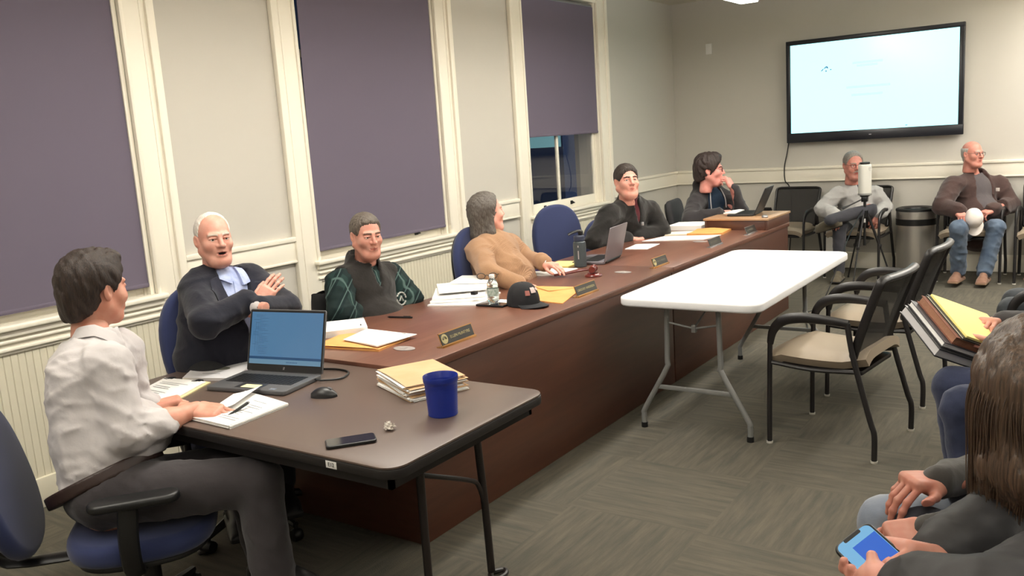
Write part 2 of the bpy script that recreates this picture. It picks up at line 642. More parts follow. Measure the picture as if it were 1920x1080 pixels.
# dark folding table
lam_m = mat('dark brown laminate', (94, 78, 70), 0.38, bump=(300, 0.04, 0.001), coat=0.15)
edge_m = mat('dark table edging', (30, 26, 25), 0.5)
t = thing('folding_table', 'dark brown laminate folding table with the open laptop and blue cup', 'table', (1.80, 0.0, 0))
MB().prism(rrect(-0.81, -0.402, 0.815, 0.402, 0.06, 8), 0.728, 0.735, 0.002, 2).build('tabletop', lam_m, t)
MB().prism(rrect(-0.812, -0.404, 0.817, 0.404, 0.062, 8), 0.698, 0.7278, 0.004, 2).build('edge_band', edge_m, t)
ap = MB()
ap.box((-0.77, -0.365, 0.655), (0.77, -0.350, 0.698))
ap.box((-0.77, 0.350, 0.655), (0.77, 0.365, 0.698))
ap.box((-0.77, -0.365, 0.655), (-0.755, 0.365, 0.698))
ap.box((0.755, -0.365, 0.655), (0.77, 0.365, 0.698))
ap.build('apron', edge_m, t)
bl_m = mat('dark brown leg tube', (34, 28, 26), 0.4, spec=0.5)
for lx, ya, yb in ((0.56, -0.012, 0.33), (-0.66, -0.05, 0.22)):
    for k, y in enumerate((ya, yb)):
        dy = -0.004 if k == 0 else 0.03
        MB().tube([(lx, y - dy, 0.70), (lx, y, 0.30), (lx, y + 0.3 * dy, 0.02)], 0.0145, 12).build('leg', bl_m, t)
        MB().tube([(lx, y + .02, 0.012), (lx + 0.03, y + 0.05, 0.014), (lx + 0.055, y + 0.02, 0.014), (lx + 0.04, y - 0.03, 0.013), (lx, y, 0.012)], 0.010, 8, sub=4).build('foot', bl_m, t)
    MB().tube([(lx, ya, 0.535), (lx, ya + 0.04, 0.515), (lx, yb - 0.08, 0.415), (lx, yb - 0.03, 0.375), (lx, yb - 0.004, 0.30)], 0.009, 10, sub=4).build('brace', bl_m, t)
st = MB().box((-0.022, -0.001, -0.011), (0.022, 0.0, 0.011), 0.0003).build('inventory_sticker', white_pl, t, loc=(0.575, -0.4045, 0.713))
st['label'] = 'small white sticker'
tx = text_mesh('sticker_lettering', 'E12', 0.017, black_m, st, Matrix.Translation((0, -0.0014, 0)) @ Matrix.Rotation(PI / 2, 4, 'X'), 0.0002)

# ------------------------------------------------------------ guest chairs
vinyl = mat('tan vinyl', (148, 134, 116), 0.5, bump=(220, 0.08, 0.001))
mesh_m = mat('black mesh fabric', (58, 56, 54), 0.85, bump=(700, 0.3, 0.001), alpha=0.74)
frame_m = mat('black chair frame', (26, 23, 24), 0.42, spec=0.6)
foot_m = mat('clear glide', (190, 186, 176), 0.4)


def guest_chair(label, group, loc, rz):
    """faces its own +y, origin on the floor under the seat"""
    t = thing('guest_chair', label, 'chair', loc, rz, group)
    W = 0.262

    def seat(u, v):
        x = -0.232 + 0.464 * u
        y = 0.255 - 0.47 * v
        z = 0.462 - 0.012 * math.sin(PI * v) - 0.03 * max(0, 0.12 - v) / 0.12 * 0.9 + 0.018 * max(0, v - 0.75) / 0.25
        z -= 0.030 * (abs(2 * u - 1) ** 6)
        x *= 1 - 0.10 * v
        return Vector((x, y, z))
    MB().sheet(seat, 16, 16, -0.045).build('seat', vinyl, t, smooth=60)
    MB().box((-0.20, -0.18, 0.395), (0.20, 0.22, 0.42), 0.008).build('seat_pan', frame_m, t)
    for s in (-1, 1):
        # front leg turning into the arm
        MB().tube([(s * W, 0.262, 0.008), (s * W, 0.258, 0.30), (s * W, 0.252, 0.53)], 0.0125, 12, sub=4).build('front_leg', frame_m, t)
        MB().tube([(s * W, 0.252, 0.52), (s * W, 0.235, 0.59), (s * W, 0.185, 0.643), (s * W, 0.10, 0.664), (s * W * 0.99, 0.0, 0.665), (s * W * 0.97, -0.135, 0.655)], [0.0135, 0.018, 0.021, 0.021, 0.019, 0.015], 12, sub=6, flat=(1.25, 0.75)).build('armrest', frame_m, t)
        MB().tube([(s * W * 0.96, -0.128, 0.655), (s * W * 0.97, -0.155, 0.50), (s * W * 0.99, -0.235, 0.21), (s * W, -0.258, 0.135), (s * W, -0.258, 0.008)], 0.0135, 12, sub=6).build('rear_leg', frame_m, t)
        for y in (0.262, -0.258):
            MB().lathe([(0, 0), (0.016, 0), (0.016, 0.010), (0, 0.012)], (s * W, y, 0), 12).build('glide', foot_m, t)
        MB().tube([(s * W, 0.245, 0.425), (s * W * 0.9, 0.05, 0.405), (s * W * 0.97, -0.17, 0.425)], 0.011, 8, sub=4).build('seat_rail', frame_m, t)

    def bk(u, v):
        x = (-0.235 + 0.47 * u) * (0.97 + 0.05 * v)
        z = 0.485 + 0.385 * v
        y = -0.145 - 0.115 * v - 0.02 * v * v - 0.030 * (1 - (2 * u - 1) ** 2) * (0.4 + 0.6 * v)
        return Vector((x, y, z))
    bf = MB()
    loop = [bk(0.0, 0.02 + 0.9 * i / 8) for i in range(9)] + [bk(0.02, 0.98), bk(0.1, 1.0)] + [bk(i / 8, 1.0) for i in range(1, 8)] + [bk(0.9, 1.0), bk(0.98, 0.98)] + [bk(1.0, 0.92 - 0.9 * i / 8) for i in range(9)] + [bk(0.95, -0.02)] + [bk(1 - i / 8, -0.03) for i in range(1, 8)] + [bk(0.05, -0.02), bk(0.0, 0.02)]
    bf.tube(loop, 0.0165, 10, sub=3, flat=(1.3, 0.8))
    bo = bf.build('backrest', frame_m, t)
    MB().sheet(bk, 14, 12, 0.004).build('mesh_panel', mesh_m, bo, smooth=60)
    return t


def chair_at(label, group, fl, bl, first=[None]):
    """front-left and rear-left legs on the floor (left as the sitter sees it) give the pose"""
    f, b = V(*fl), V(*bl)
    d = nrm(f - b)
    rz = math.atan2(-d[0], d[1])
    mid = (f + b) / 2
    right = V(d[1], -d[0])
    c = mid + right * 0.262
    if first[0] is None:
        first[0] = guest_chair(label, group, (c[0], c[1], 0), rz)
        return first[0]
    return dup(first[0], (c[0], c[1], 0), rz, label, group)


G1 = 'black mesh guest chairs with tan seats'
chair_at('nearest tan-seated guest chair standing at the corner of the white folding table', G1, (2.845, 2.108), (3.356, 2.04))
chair_at('tan-seated guest chair standing just behind the nearest guest chair, beside the white table', G1, (2.893, 2.985), (3.424, 2.950))


def wall_chair(label, x, y, rz=PI):
    dup(bpy.data.objects['guest_chair'], (x, y, 0), rz, label, G1)


wall_chair('empty guest chair against the wall behind the far laptop', 1.42, 7.16, PI - 0.1)
wall_chair('guest chair under the person in the grey pullover by the tripod', 2.15, 7.10, PI - 0.08)
wall_chair('guest chair under the person in the brown jacket beside the steel bin', 3.16, 7.12, PI)
wall_chair('guest chair at the right edge, beside the person in the brown jacket', 3.80, 7.12, PI)
wall_chair('guest chair under the person in dark trousers at the right edge', 4.09, 3.25, PI / 2 - 0.1)
wall_chair('guest chair under the person holding the pile of folders', 4.18, 1.52, PI / 2)

# ---------------------------------------------------------- office chairs
blue_f = mat('blue office fabric', (38, 48, 88), 0.9, bump=(500, 0.25, 0.001), sheen=0.2)


def office_chair(label, loc, rz, fab, seat_z=0.47, shape='oval', arms=True, tilt=0.12, back_h=0.35, back_off=0.235, arm_h=0.19):
    t = thing('office_chair', label, 'chair', loc, rz, 'swivel office chairs')
    sp = [(0.25 * math.copysign(abs(math.cos(a)) ** 0.7, math.cos(a)), 0.235 * math.copysign(abs(math.sin(a)) ** 0.7, math.sin(a))) for a in [2 * PI * i / 40 for i in range(40)]]
    MB().prism(sp, seat_z - 0.075, seat_z, 0.030, 4).build('seat', fab, t, smooth=60)
    MB().prism([(x * .9, y * .9) for x, y in sp], seat_z - 0.095, seat_z - 0.076, 0.006).build('seat_shell', black_m, t)
    # back
    n = 44
    if shape == 'oval':
        bp = [(0.225 * math.copysign(abs(math.cos(a)) ** 0.85, math.cos(a)), 0.27 * math.copysign(abs(math.sin(a)) ** 0.85, math.sin(a))) for a in [2 * PI * i / n for i in range(n)]]
    else:
        bp = rrect(-0.235, -0.25, 0.235, 0.25, 0.09, 8)
    X = Matrix.Translation((0, -back_off, seat_z + back_h)) @ Matrix.Rotation(PI / 2 + tilt, 4, 'X')
    MB().prism(bp, -0.032, 0.03, 0.026, 4, xf=X).build('backrest', fab, t, smooth=60)
    MB().prism([(x * .93, y * .93) for x, y in bp], 0.030, 0.044, 0.008, 2, xf=X).build('back_shell', black_m, t)
    MB().tube([(0, -0.10, seat_z - 0.10), (0, -back_off - 0.015, seat_z - 0.09), (0, -back_off - 0.055, seat_z), (0, -back_off - 0.06, seat_z + back_h - 0.15)], 0.022, 10, sub=4, flat=(1.6, 0.6)).build('back_bar', black_m, t)
    if arms:
        for s in (-1, 1):
            ao = MB().prism(rrect(-0.042, -0.135, 0.042, 0.135, 0.04, 6), 0, 0.03, 0.012, 3, xf=Matrix.Translation((s * 0.28, 0.02, seat_z + arm_h))).build('armrest', black_m, t, smooth=60)
            MB().tube([(s * 0.285, 0.0, seat_z + arm_h), (s * 0.29, -0.01, seat_z + 0.02), (s * 0.25, -0.01, seat_z - 0.09), (s * 0.12, 0, seat_z - 0.098)], 0.022, 10, sub=4, flat=(1.4, 0.8)).build('arm_post', black_m, t)
    MB().lathe([(0, 0.10), (0.03, 0.10), (0.03, 0.26), (0.018, 0.26), (0.018, seat_z - 0.09), (0, seat_z - 0.09)], n=16).build('gas_column', black_m, t)
    sb = MB()
    for i in range(5):
        a = 2 * PI * i / 5 + 0.3
        sb.tube([(0, 0, 0.115), (0.16 * math.cos(a), 0.16 * math.sin(a), 0.10), (0.30 * math.cos(a), 0.30 * math.sin(a), 0.072)], [0.026, 0.02, 0.014], 8)
    sb.build('star_base', black_m, t)
    for i in range(5):
        a = 2 * PI * i / 5 + 0.3
        cx, cy = 0.30 * math.cos(a), 0.30 * math.sin(a)
        MB().lathe([(0, -0.02), (0.024, -0.02), (0.028, -0.012), (0.028, 0.012), (0.024, 0.02), (0, 0.02)], (cx, cy, 0.028), 14, axis=(math.sin(a), -math.cos(a), 0)).tube([(cx, cy, 0.04), (cx, cy, 0.075)], 0.008, 8).build('caster', black_m, t)
    return t


# --------------------------------------------------------------- small things
paper = mat('white paper', (238, 236, 232), 0.7)
paper2 = mat('cream paper', (236, 228, 206), 0.7)
ink = mat('dark print', (60, 60, 66), 0.7)
ink_l = mat('pale print', (168, 168, 172), 0.7)
manila = mat('manila card', (202, 168, 128), 0.65, vary=(8, (194, 158, 116)))
kraft = mat('yellow kraft envelope', (226, 166, 96), 0.6, vary=(10, (218, 154, 86)))
yellow_p = mat('yellow legal paper', (242, 226, 140), 0.7)
TD, TK = 0.735, 0.75            # dark table top, desk top
rnd = random.Random(3)


def quad_sheet(c, thick, wob=0.0, nu=8, nv=6, z=0.0, seed=0):
    """a stack of sheets: c = four floor-plan corners in order"""
    c = [Vector((p[0], p[1], 0)) for p in c]
    r = random.Random(seed)
    ph = [r.uniform(0, 6) for _ in range(3)]

    def fn(u, v):
        p = c[0] * (1 - u) * (1 - v) + c[1] * u * (1 - v) + c[2] * u * v + c[3] * (1 - u) * v
        w = wob * (0.5 + 0.5 * math.sin(3 * u + 4 * v + ph[0])) * (0.4 + 0.6 * math.sin(PI * u) ** 2 + abs(2 * v - 1) * 0.4)
        return Vector((p.x, p.y, z + thick + w))
    return fn


def plan(cx, cy, w, h, a):
    co, si = math.cos(a), math.sin(a)
    return [(cx + co * x - si * y, cy + si * x + co * y) for x, y in ((-w / 2, -h / 2), (w / 2, -h / 2), (w / 2, h / 2), (-w / 2, h / 2))]


def add_stack(m, c, z0, th, wob=0.0, seed=0, mi=0):
    m.slab(quad_sheet(c, th, wob, z=z0, seed=seed), 8, 6, z0 + 0.0001, mi)


def lines_on(m, c, z, rows, mi=0, frac=(0.12, 0.8), seed=0, hgt=0.0035):
    """printed lines lying on a sheet with plan corners c"""
    r = random.Random(seed)
    P = [Vector((p[0], p[1], 0)) for p in c]

    def q(u, v):
        return P[0] * (1 - u) * (1 - v) + P[1] * u * (1 - v) + P[2] * u * v + P[3] * (1 - u) * v
    hh = hgt / (P[3] - P[0]).length
    for v in rows:
        e = frac[0] + (frac[1] - frac[0]) * r.uniform(0.55, 1.0)
        m.prism([q(frac[0], v)[:2], q(e, v)[:2], q(e, v + hh)[:2], q(frac[0], v + hh)[:2]], z, z + 0.0003, mi=mi)


# --- laptop on the dark table
def laptop(name, label, loc, rz, w, d, lid_h, ang, body_m, scr_m, extras=True):
    t = thing(name, label, 'laptop', loc, rz, None)
    MB().prism(rrect(-w / 2, -d, w / 2, 0, 0.012, 5), 0.002, 0.018, 0.003, 2).build('base', body_m, t)
    kb = mat('laptop keys', (22, 22, 24), 0.5)
    k = MB()
    kw = (w - 0.06) / 15
    for r in range(6):
        for c in range(15):
            x0 = -w / 2 + 0.03 + c * kw
            y0 = -0.045 - (r + 1) * 0.0185
            k.box((x0 + 0.0012, y0, 0.0182), (x0 + kw - 0.0012, y0 + 0.016, 0.0196))
    ko = k.build('keyboard', kb, t, smooth=0)
    MB().prism(rrect(-0.06, -d + 0.012, 0.06, -d + 0.075, 0.004, 3), 0.0181, 0.0186).build('touchpad', mat('laptop touchpad', (52, 52, 55), 0.35), t)
    # lid: hinge line at y=0
    X = Matrix.Translation((0, 0.002, 0.016)) @ Matrix.Rotation(PI / 2 - ang, 4, 'X')
    lid = MB().prism(rrect(-w / 2, 0, w / 2, lid_h, 0.010, 5), -0.006, 0.0, 0.002, 2, xf=X).build('lid', body_m, t)
    MB().prism([(-w / 2 + 0.004, 0.004), (w / 2 - 0.004, 0.004), (w / 2 - 0.004, lid_h - 0.004), (-w / 2 + 0.004, lid_h - 0.004)], 0.0001, 0.0012, xf=X).build('screen_bezel', black_m, lid)
    MB().prism([(-w / 2 + 0.011, 0.030), (w / 2 - 0.011, 0.030), (w / 2 - 0.011, lid_h - 0.012), (-w / 2 + 0.011, lid_h - 0.012)], 0.0013, 0.0016, xf=X).build('screen', scr_m, lid)
    MB().tube([(-w / 2 + 0.03, 0.004, 0.014), (w / 2 - 0.03, 0.004, 0.014)], 0.007, 10).build('hinge', black_m, t)
    return t, lid, X


lap_m = mat('dark grey laptop shell', (98, 98, 100), 0.42, metal=0.35)
scr_blue = mat('laptop screen glow', (20, 30, 40), 0.25, emit=((92, 142, 184), 0.62))
scr_d = mat('laptop screen dark blue', (10, 20, 40), 0.3, emit=((40, 88, 130), 0.55))
scr_t = mat('laptop screen text', (10, 20, 40), 0.3, emit=((70, 110, 150), 0.55))
scr_l = mat('laptop task bar', (10, 20, 40), 0.3, emit=((122, 164, 190), 0.6))
# hinge corners (1.291,.151) and (1.687,.227); front corners (1.424,-.055),(1.776,-.035)
hl, hr = V(1.330, 0.137), V(1.704, 0.208)
lw = float(np.linalg.norm(hr - hl)) * 0.985
lrz = math.atan2(hr[1] - hl[1], hr[0] - hl[0])
lc = (hl + hr) / 2
t, lid, X = laptop('laptop', 'open dark grey laptop with a blue lit screen on the dark folding table', (lc[0], lc[1], TD), lrz, lw, 0.235, 0.252, math.radians(16), lap_m, scr_blue)
w_ = lw
MB().prism([(-w_ / 2 + 0.011, 0.050), (w_ / 2 - 0.011, 0.050), (w_ / 2 - 0.011, 0.060), (-w_ / 2 + 0.011, 0.060)], 0.0017, 0.0019, xf=X).build('status_bar', scr_d, lid)
MB().prism([(-w_ / 2 + 0.011, 0.030), (w_ / 2 - 0.011, 0.030), (w_ / 2 - 0.011, 0.049), (-w_ / 2 + 0.011, 0.049)], 0.0017, 0.0019, xf=X).build('task_bar', scr_l, lid)
sm = MB()
for i in range(26):
    y = 0.226 - i * 0.0062
    x0 = -w_ / 2 + 0.022 + rnd.choice([0, 0.012, 0.03, 0.03])
    sm.prism([(x0, y), (x0 + rnd.uniform(0.01, 0.05) + (0.09 if i == 12 else 0), y), (x0 + 0.05, y + 0.0012), (x0, y + 0.0012)], 0.0017, 0.0019, xf=X)
for x in (0.034, 0.046):
    sm.prism([(-w_ / 2 + x, 0.08), (-w_ / 2 + x + 0.0008, 0.08), (-w_ / 2 + x + 0.0008, 0.2), (-w_ / 2 + x, 0.2)], 0.0017, 0.0019, xf=X)
for i in range(8):
    sm.prism([(0.01 + i * 0.007, 0.037), (0.014 + i * 0.007, 0.037), (0.014 + i * 0.007, 0.042), (0.01 + i * 0.007, 0.042)], 0.0020, 0.0022, xf=X)
sm.build('screen_text', scr_t, lid, smooth=0)
silver = mat('silver mark', (200, 200, 205), 0.3, metal=0.8)
lg = MB()
for i in range(2):
    lg.prism([(-0.004 + i * 0.0045, 0.010), (-0.0025 + i * 0.0045, 0.010), (0.0 + i * 0.0045, 0.021), (-0.0015 + i * 0.0045, 0.021)], 0.0013, 0.0016, xf=X)
lg.build('maker_logo', silver, lid, smooth=0)
sn = MB().box((-0.038, -0.038, 0.0187), (0.038, 0.0, 0.0192)).build('sticky_note', mat('yellow sticky note', (240, 232, 170), 0.7), t, smooth=0, loc=(0.005, -0.178, 0))
MB().box((0.105, -0.222, 0.0181), (0.132, -0.205, 0.0185)).box((0.112, -0.218, 0.0185), (0.126, -0.209, 0.0188)).build('maker_sticker', silver, t, smooth=0)
cb = MB().tube([(lw / 2 - 0.002, -0.045, 0.011), (lw / 2 + 0.03, -0.048, 0.009), (lw / 2 + 0.085, 0.0, 0.006), (lw / 2 + 0.06, 0.09, 0.005), (lw / 2 - 0.02, 0.12, 0.005), (lw / 2 - 0.12, 0.10, 0.005)], 0.0042, 8, sub=8)
cb.build('charger_cable', black_m, t)

# --- mouse
mo = thing('computer_mouse', 'black wireless computer mouse beside the open laptop', 'mouse', (1.890, 0.035, TD), math.radians(-68))


def mouse(u, v):
    a = PI * u
    y = -0.052 + 0.104 * v
    wv = 0.031 * (math.sin(PI * min(max(v, 0.0), 1)) ** 0.45) * (0.92 + 0.16 * abs(v - 0.5))
    h = 0.036 * (math.sin(PI * (0.06 + 0.90 * v)) ** 0.7)
    return Vector((wv * math.cos(a), y, max(0.0, h * math.sin(a) ** 0.8)))
MB().sheet(mouse, 16, 18).build('shell', mat('mouse shell', (34, 34, 36), 0.35), mo, smooth=70)
MB().tube([(0, 0.018, 0.033), (0, 0.032, 0.0275)], 0.0045, 10).build('scroll_wheel', mat('grey rubber', (96, 96, 98), 0.5), mo)
MB().tube([(-0.030, -0.03, 0.012), (-0.031, 0.02, 0.012)], 0.003, 8).build('side_button', grey_metal, mo)

# --- blue cup
blue_c = mat('blue plastic cup', (20, 44, 138), 0.38, spec=0.5)
cu = thing('plastic_cup', 'blue ribbed plastic cup standing by the manila folders', 'cup', (2.432, 0.050, TD))
pr = [(0, 0.004), (0.046, 0.004), (0.048, 0.0), (0.049, 0.002)]
for i in range(14):
    z = 0.006 + i * 0.0075
    pr += [(0.0490 + 0.00055 * i * 0.75, z), (0.0484 + 0.00055 * i * 0.75, z + 0.004)]
pr += [(0.0555, 0.112), (0.0575, 0.114), (0.0582, 0.130), (0.0575, 0.132), (0.0560, 0.130), (0.0470, 0.006), (0, 0.006)]
MB().lathe(pr, n=48).build('cup_body', blue_c, cu, smooth=50)

# --- stack of manila folders
FA = math.radians(-27)


def folder(name, label, z, dx, dy, da, th, sheets, grp):
    t = thing(name, label, 'folder', (2.145 + dx, 0.275 + dy, z), FA + da, grp)
    c = plan(0, 0, 0.30, 0.235, 0)
    m = MB()
    add_stack(m, c, 0, 0.0012, 0.0, 1)
    c2 = [(c[0][0], c[0][1] + 0.006), (c[1][0], c[1][1] + 0.006), c[2], c[3]]
    m.sheet(lambda u, v: Vector((c2[0][0] + u * 0.30, c2[0][1] + v * (0.229), th + 0.004 * math.sin(PI * u) * (1 - v) + 0.0012)), 8, 6, -0.0009)
    m.box((c[3][0] + 0.02, c[3][1] - 0.001, 0), (c[2][0] - 0.16, c[3][1] + 0.008, 0.0012))
    m.build('cover', manila, t, smooth=60)
    m = MB()
    for k in range(sheets):
        add_stack(m, plan(rnd.uniform(-0.006, 0.012), rnd.uniform(-0.010, 0.002), 0.285, 0.222, rnd.uniform(-0.03, 0.03)), 0.0013 + (th - 0.002) * k / sheets, (th - 0.002) / sheets * 0.9)
    m.build('papers', paper, t, smooth=60)
    return t


G = 'manila folders stacked on the dark table'
folder('manila_folder', 'bottom manila folder of the stack beside the blue cup', TD, 0.012, -0.006, 0.05, 0.013, 5, G)
folder('manila_folder', 'second manila folder from the bottom of the stack beside the blue cup', TD + 0.0155, -0.004, 0.004, -0.02, 0.011, 4, G)
folder('manila_folder', 'third manila folder from the bottom of the stack beside the blue cup', TD + 0.0295, 0.008, 0.0, 0.03, 0.010, 3, G)
folder('manila_folder', 'top manila folder of the stack beside the blue cup', TD + 0.0425, -0.006, 0.006, -0.01, 0.006, 2, G)


# --- phone, crumpled wrapper
def phone(label, loc, rz, m_body, m_scr, w=0.074, l=0.152):
    t = thing('smartphone', label, 'phone', loc, rz)
    MB().prism(rrect(-l / 2, -w / 2, l / 2, w / 2, 0.012, 6), 0, 0.0105, 0.003, 2).build('case', m_body, t)
    MB().prism(rrect(-l / 2 + 0.004, -w / 2 + 0.004, l / 2 - 0.004, w / 2 - 0.004, 0.010, 6), 0.0105, 0.0110).build('screen', m_scr, t)
    return t


ph_scr = mat('dark phone glass', (22, 24, 34), 0.08)
phone('black smartphone lying near the front edge of the dark table', (2.340, -0.285, TD), math.radians(50), black_m, ph_scr)
lt = MB()
rr = random.Random(5)


def crumple(u, v):
    a, b = 2 * PI * u, PI * (v - 0.5)
    r = 0.014 * (1 + 0.45 * math.sin(3 * a + 5 * b) * math.cos(2 * b + 1) + 0.25 * math.sin(7 * a - 3 * b))
    r = r if v not in (0, 1) else 0.014
    return Vector((r * math.cos(a) * math.cos(b) * 1.2, r * math.sin(a) * math.cos(b), 0.013 + 0.75 * r * math.sin(b)))
lt.sheet(crumple, 18, 10)
tag(lt.build('candy_wrapper', mat('clear wrapper', (214, 206, 196), 0.25), None, smooth=0, loc=(2.372, -0.146, TD)), 'small crumpled clear wrapper lying by the black smartphone', 'wrapper')

# --- writing pad with curled leaf
pd = thing('paper_pad', 'open packet of printed pages under the hand in the white shirt sleeve', 'papers', (0, 0, TD))
pc = [(1.655, -0.355), (1.862, -0.362), (1.850, -0.105), (1.575, -0.060)]
m = MB()
for k in range(5):
    j = rnd.uniform(-0.006, 0.006)
    add_stack(m, [(x + j, y + j * 0.6) for x, y in pc], 0.0002 + 0.0026 * k, 0.0026, 0.0012, k)
m.build('sheets', paper, pd, smooth=60)


def leaf(u, v):
    a = -0.2 + 1.7 * v
    base = Vector((1.585 + 0.145 * u, -0.075 - 0.265 * u * 0.0, 0.016))
    x = 1.580 + 0.10 * u + 0.05 * v
    y = -0.085 - 0.20 * u + 0.075 * math.sin(a) - 0.02
    z = 0.018 + 0.030 * (1 - math.cos(a)) * 0.5
    return Vector((x, y, z))
MB().sheet(leaf, 8, 12, 0.0006).build('curled_leaf', paper, pd, smooth=70)
m = MB()
lines_on(m, pc, 0.0147, [0.16, 0.22, 0.34, 0.40, 0.46, 0.60, 0.66, 0.80], seed=2, frac=(0.45, 0.93))
m.build('printed_lines', ink_l, pd, smooth=0)

# --- clipboard-like folder with two clips
cp = thing('clipped_folder', 'cream folder with white sheets and two black binder clips, left of the laptop', 'papers', (0, 0, TD))
cc = [(1.150, -0.275), (1.420, -0.300), (1.300, -0.012), (1.055, -0.045)]
m = MB()
add_stack(m, cc, 0, 0.004, 0.001, 3)
m.build('folder_back', mat('cream card', (226, 212, 162), 0.65), cp, smooth=60)
c3 = [(1.165, -0.270), (1.405, -0.292), (1.290, -0.028), (1.062, -0.056)]
m = MB()
add_stack(m, c3, 0.0052, 0.004, 0.001, 4)
m.build('sheets', paper, cp, smooth=60)
m = MB()
lines_on(m, c3, 0.0106, [0.2, 0.27, 0.34, 0.5, 0.57, 0.7, 0.77], seed=4)
m.build('printed_lines', ink_l, cp, smooth=0)
for u in (0.18, 0.80):
    x = 1.055 + (1.300 - 1.055) * u
    y = -0.045 + 0.033 * u - 0.008
    b = MB().box((x - 0.015, y - 0.012, 0.0005), (x + 0.015, y + 0.008, 0.0125), 0.002)
    b.tube([(x - 0.008, y - 0.010, 0.012), (x - 0.008, y - 0.032, 0.015), (x + 0.008, y - 0.032, 0.015), (x + 0.008, y - 0.010, 0.012)], 0.0012, 6)
    b.build('binder_clip', black_m, cp)

# --- booklet with an oval picture
bk_ = thing('report_booklet', 'white report booklet with a dark oval picture on its cover', 'booklet', (0, 0, TD))
bc = [(1.150, -0.035), (1.368, 0.045), (1.235, 0.262), (0.955, 0.205)]
m = MB()
add_stack(m, bc, 0.0, 0.012, 0.0, 1)
m.build('cover', mat('glossy white cover', (226, 224, 226), 0.3), bk_, smooth=60)
m = MB()
ctr = V(1.165, 0.125)
ea, eb = nrm(V(0.25, 0.07)) * 0.062, nrm(V(-0.16, 0.2)) * 0.030
m.prism([tuple(ctr + ea * math.cos(2 * PI * i / 32) + eb * math.sin(2 * PI * i / 32)) for i in range(32)], 0.0125, 0.0129)
m.build('oval_picture', mat('grey green print', (78, 80, 70), 0.4, vary=(30, (112, 112, 100))), bk_, smooth=0)
m = MB()
lines_on(m, bc, 0.0125, [0.86], seed=9, frac=(0.2, 1.0), hgt=0.008)
lines_on(m, bc, 0.0125, [0.22], seed=9, frac=(0.3, 0.75), hgt=0.008)
m.build('cover_lettering', ink_l, bk_, smooth=0)

# ------------------------------------------------------------- on the desk
brass = mat('brass holder', (196, 150, 92), 0.28, metal=0.85)
plate_m = mat('black engraved plate', (34, 30, 24), 0.35)
gold_t = mat('gold lettering', (170, 158, 112), 0.4, metal=0.3)
chrome = mat('silver holder', (198, 200, 206), 0.2, metal=0.9)


def nameplate(label, c, L, text, seal, holder, ang=0.0):
    # faces +x: plate tilted back
    t = thing('nameplate', label, 'nameplate', (c[0], c[1], TK), ang, 'desk nameplates')
    m = MB()
    m.box((-0.022, -L / 2, 0), (0.018, L / 2, 0.003), 0.001)
    m.box((0.014, -L / 2, 0.003), (0.018, L / 2, 0.010), 0.001)
    X = Matrix.Translation((0.010, 0, 0.004)) @ Matrix.Rotation(math.radians(-20), 4, 'Y')
    m.prism([(-0.0015, -L / 2), (0.0, -L / 2), (0.0, L / 2), (-0.0015, L / 2)], 0, 0.058, xf=X)
    m.prism([(-0.0015, -L / 2), (0.004, -L / 2), (0.004, L / 2), (-0.0015, L / 2)], 0.0575, 0.060, xf=X)
    m.build('holder', holder, t)
    MB().prism([(0.0003, -L / 2 + 0.004), (0.0018, -L / 2 + 0.004), (0.0018, L / 2 - 0.004), (0.0003, L / 2 - 0.004)], 0.006, 0.056, xf=X).build('engraved_plate', plate_m, t)
    # text in the plate plane: local x -> +y, local y -> +z
    B = X @ Matrix(((0, 0, 1, 0.0022), (1, 0, 0, 0), (0, 1, 0, 0.031), (0, 0, 0, 1)))
    if seal:
        s = MB().lathe([(0.0, 0), (0.0215, 0), (0.0215, 0.0005), (0.0185, 0.0006), (0.018, 0.0004), (0.0, 0.0004)], n=28)
        so = s.build('seal', gold_t, t, smooth=0)
        so.data.transform(B @ Matrix.Translation((-L / 2 + 0.030, 0, 0)))
        k = MB()
        for i in range(3):
            k.tube([(0.014 * math.cos(a) * (1 - i * 0.25), 0.014 * math.sin(a) * (1 - i * 0.25) - 0.003, 0.0008) for a in [PI * j / 8 for j in range(9)]], 0.0008, 6)
        ko = k.build('seal_emblem', plate_m, so)
        ko.data.transform(B @ Matrix.Translation((-L / 2 + 0.030, 0, 0)))
    if text:
        text_mesh('lettering', text, 0.0185, gold_t, t, B @ Matrix.Translation((0.022 if seal else 0.0, 0, 0)), 0.0003)
    else:
        w = MB()
        x = -L / 2 + (0.062 if seal else 0.03)
        for k, n_ in enumerate((3, 1, 6)):
            w.prism([(x, -0.006), (x + n_ * 0.011, -0.006), (x + n_ * 0.011, 0.006), (x, 0.006)], 0, 0.0002, xf=B)
            x += n_ * 0.011 + 0.008
        w.build('worn_lettering', mat('worn lettering', (78, 74, 62), 0.5), t, smooth=0)
    return t


nameplate('brass nameplate with a round gold seal, nearest to the dark folding table', (1.885, 0.835), 0.235, 'ELLEN McINTYRE', True, brass)
nameplate('brass nameplate standing in front of the yellow envelope', (1.890, 1.975), 0.225, 'GREGORY ANDERSEN', False, brass)
nameplate('brass nameplate past the second cable grommet, by the corner of the white table', (1.880, 2.945), 0.215, None, True, brass)
nameplate('silver-edged nameplate in front of the spread white papers', (1.890, 3.86), 0.225, None, False, chrome)
nameplate('silver-edged nameplate beside the orange envelope, farthest of the row', (1.915, 4.55), 0.225, None, False, chrome)

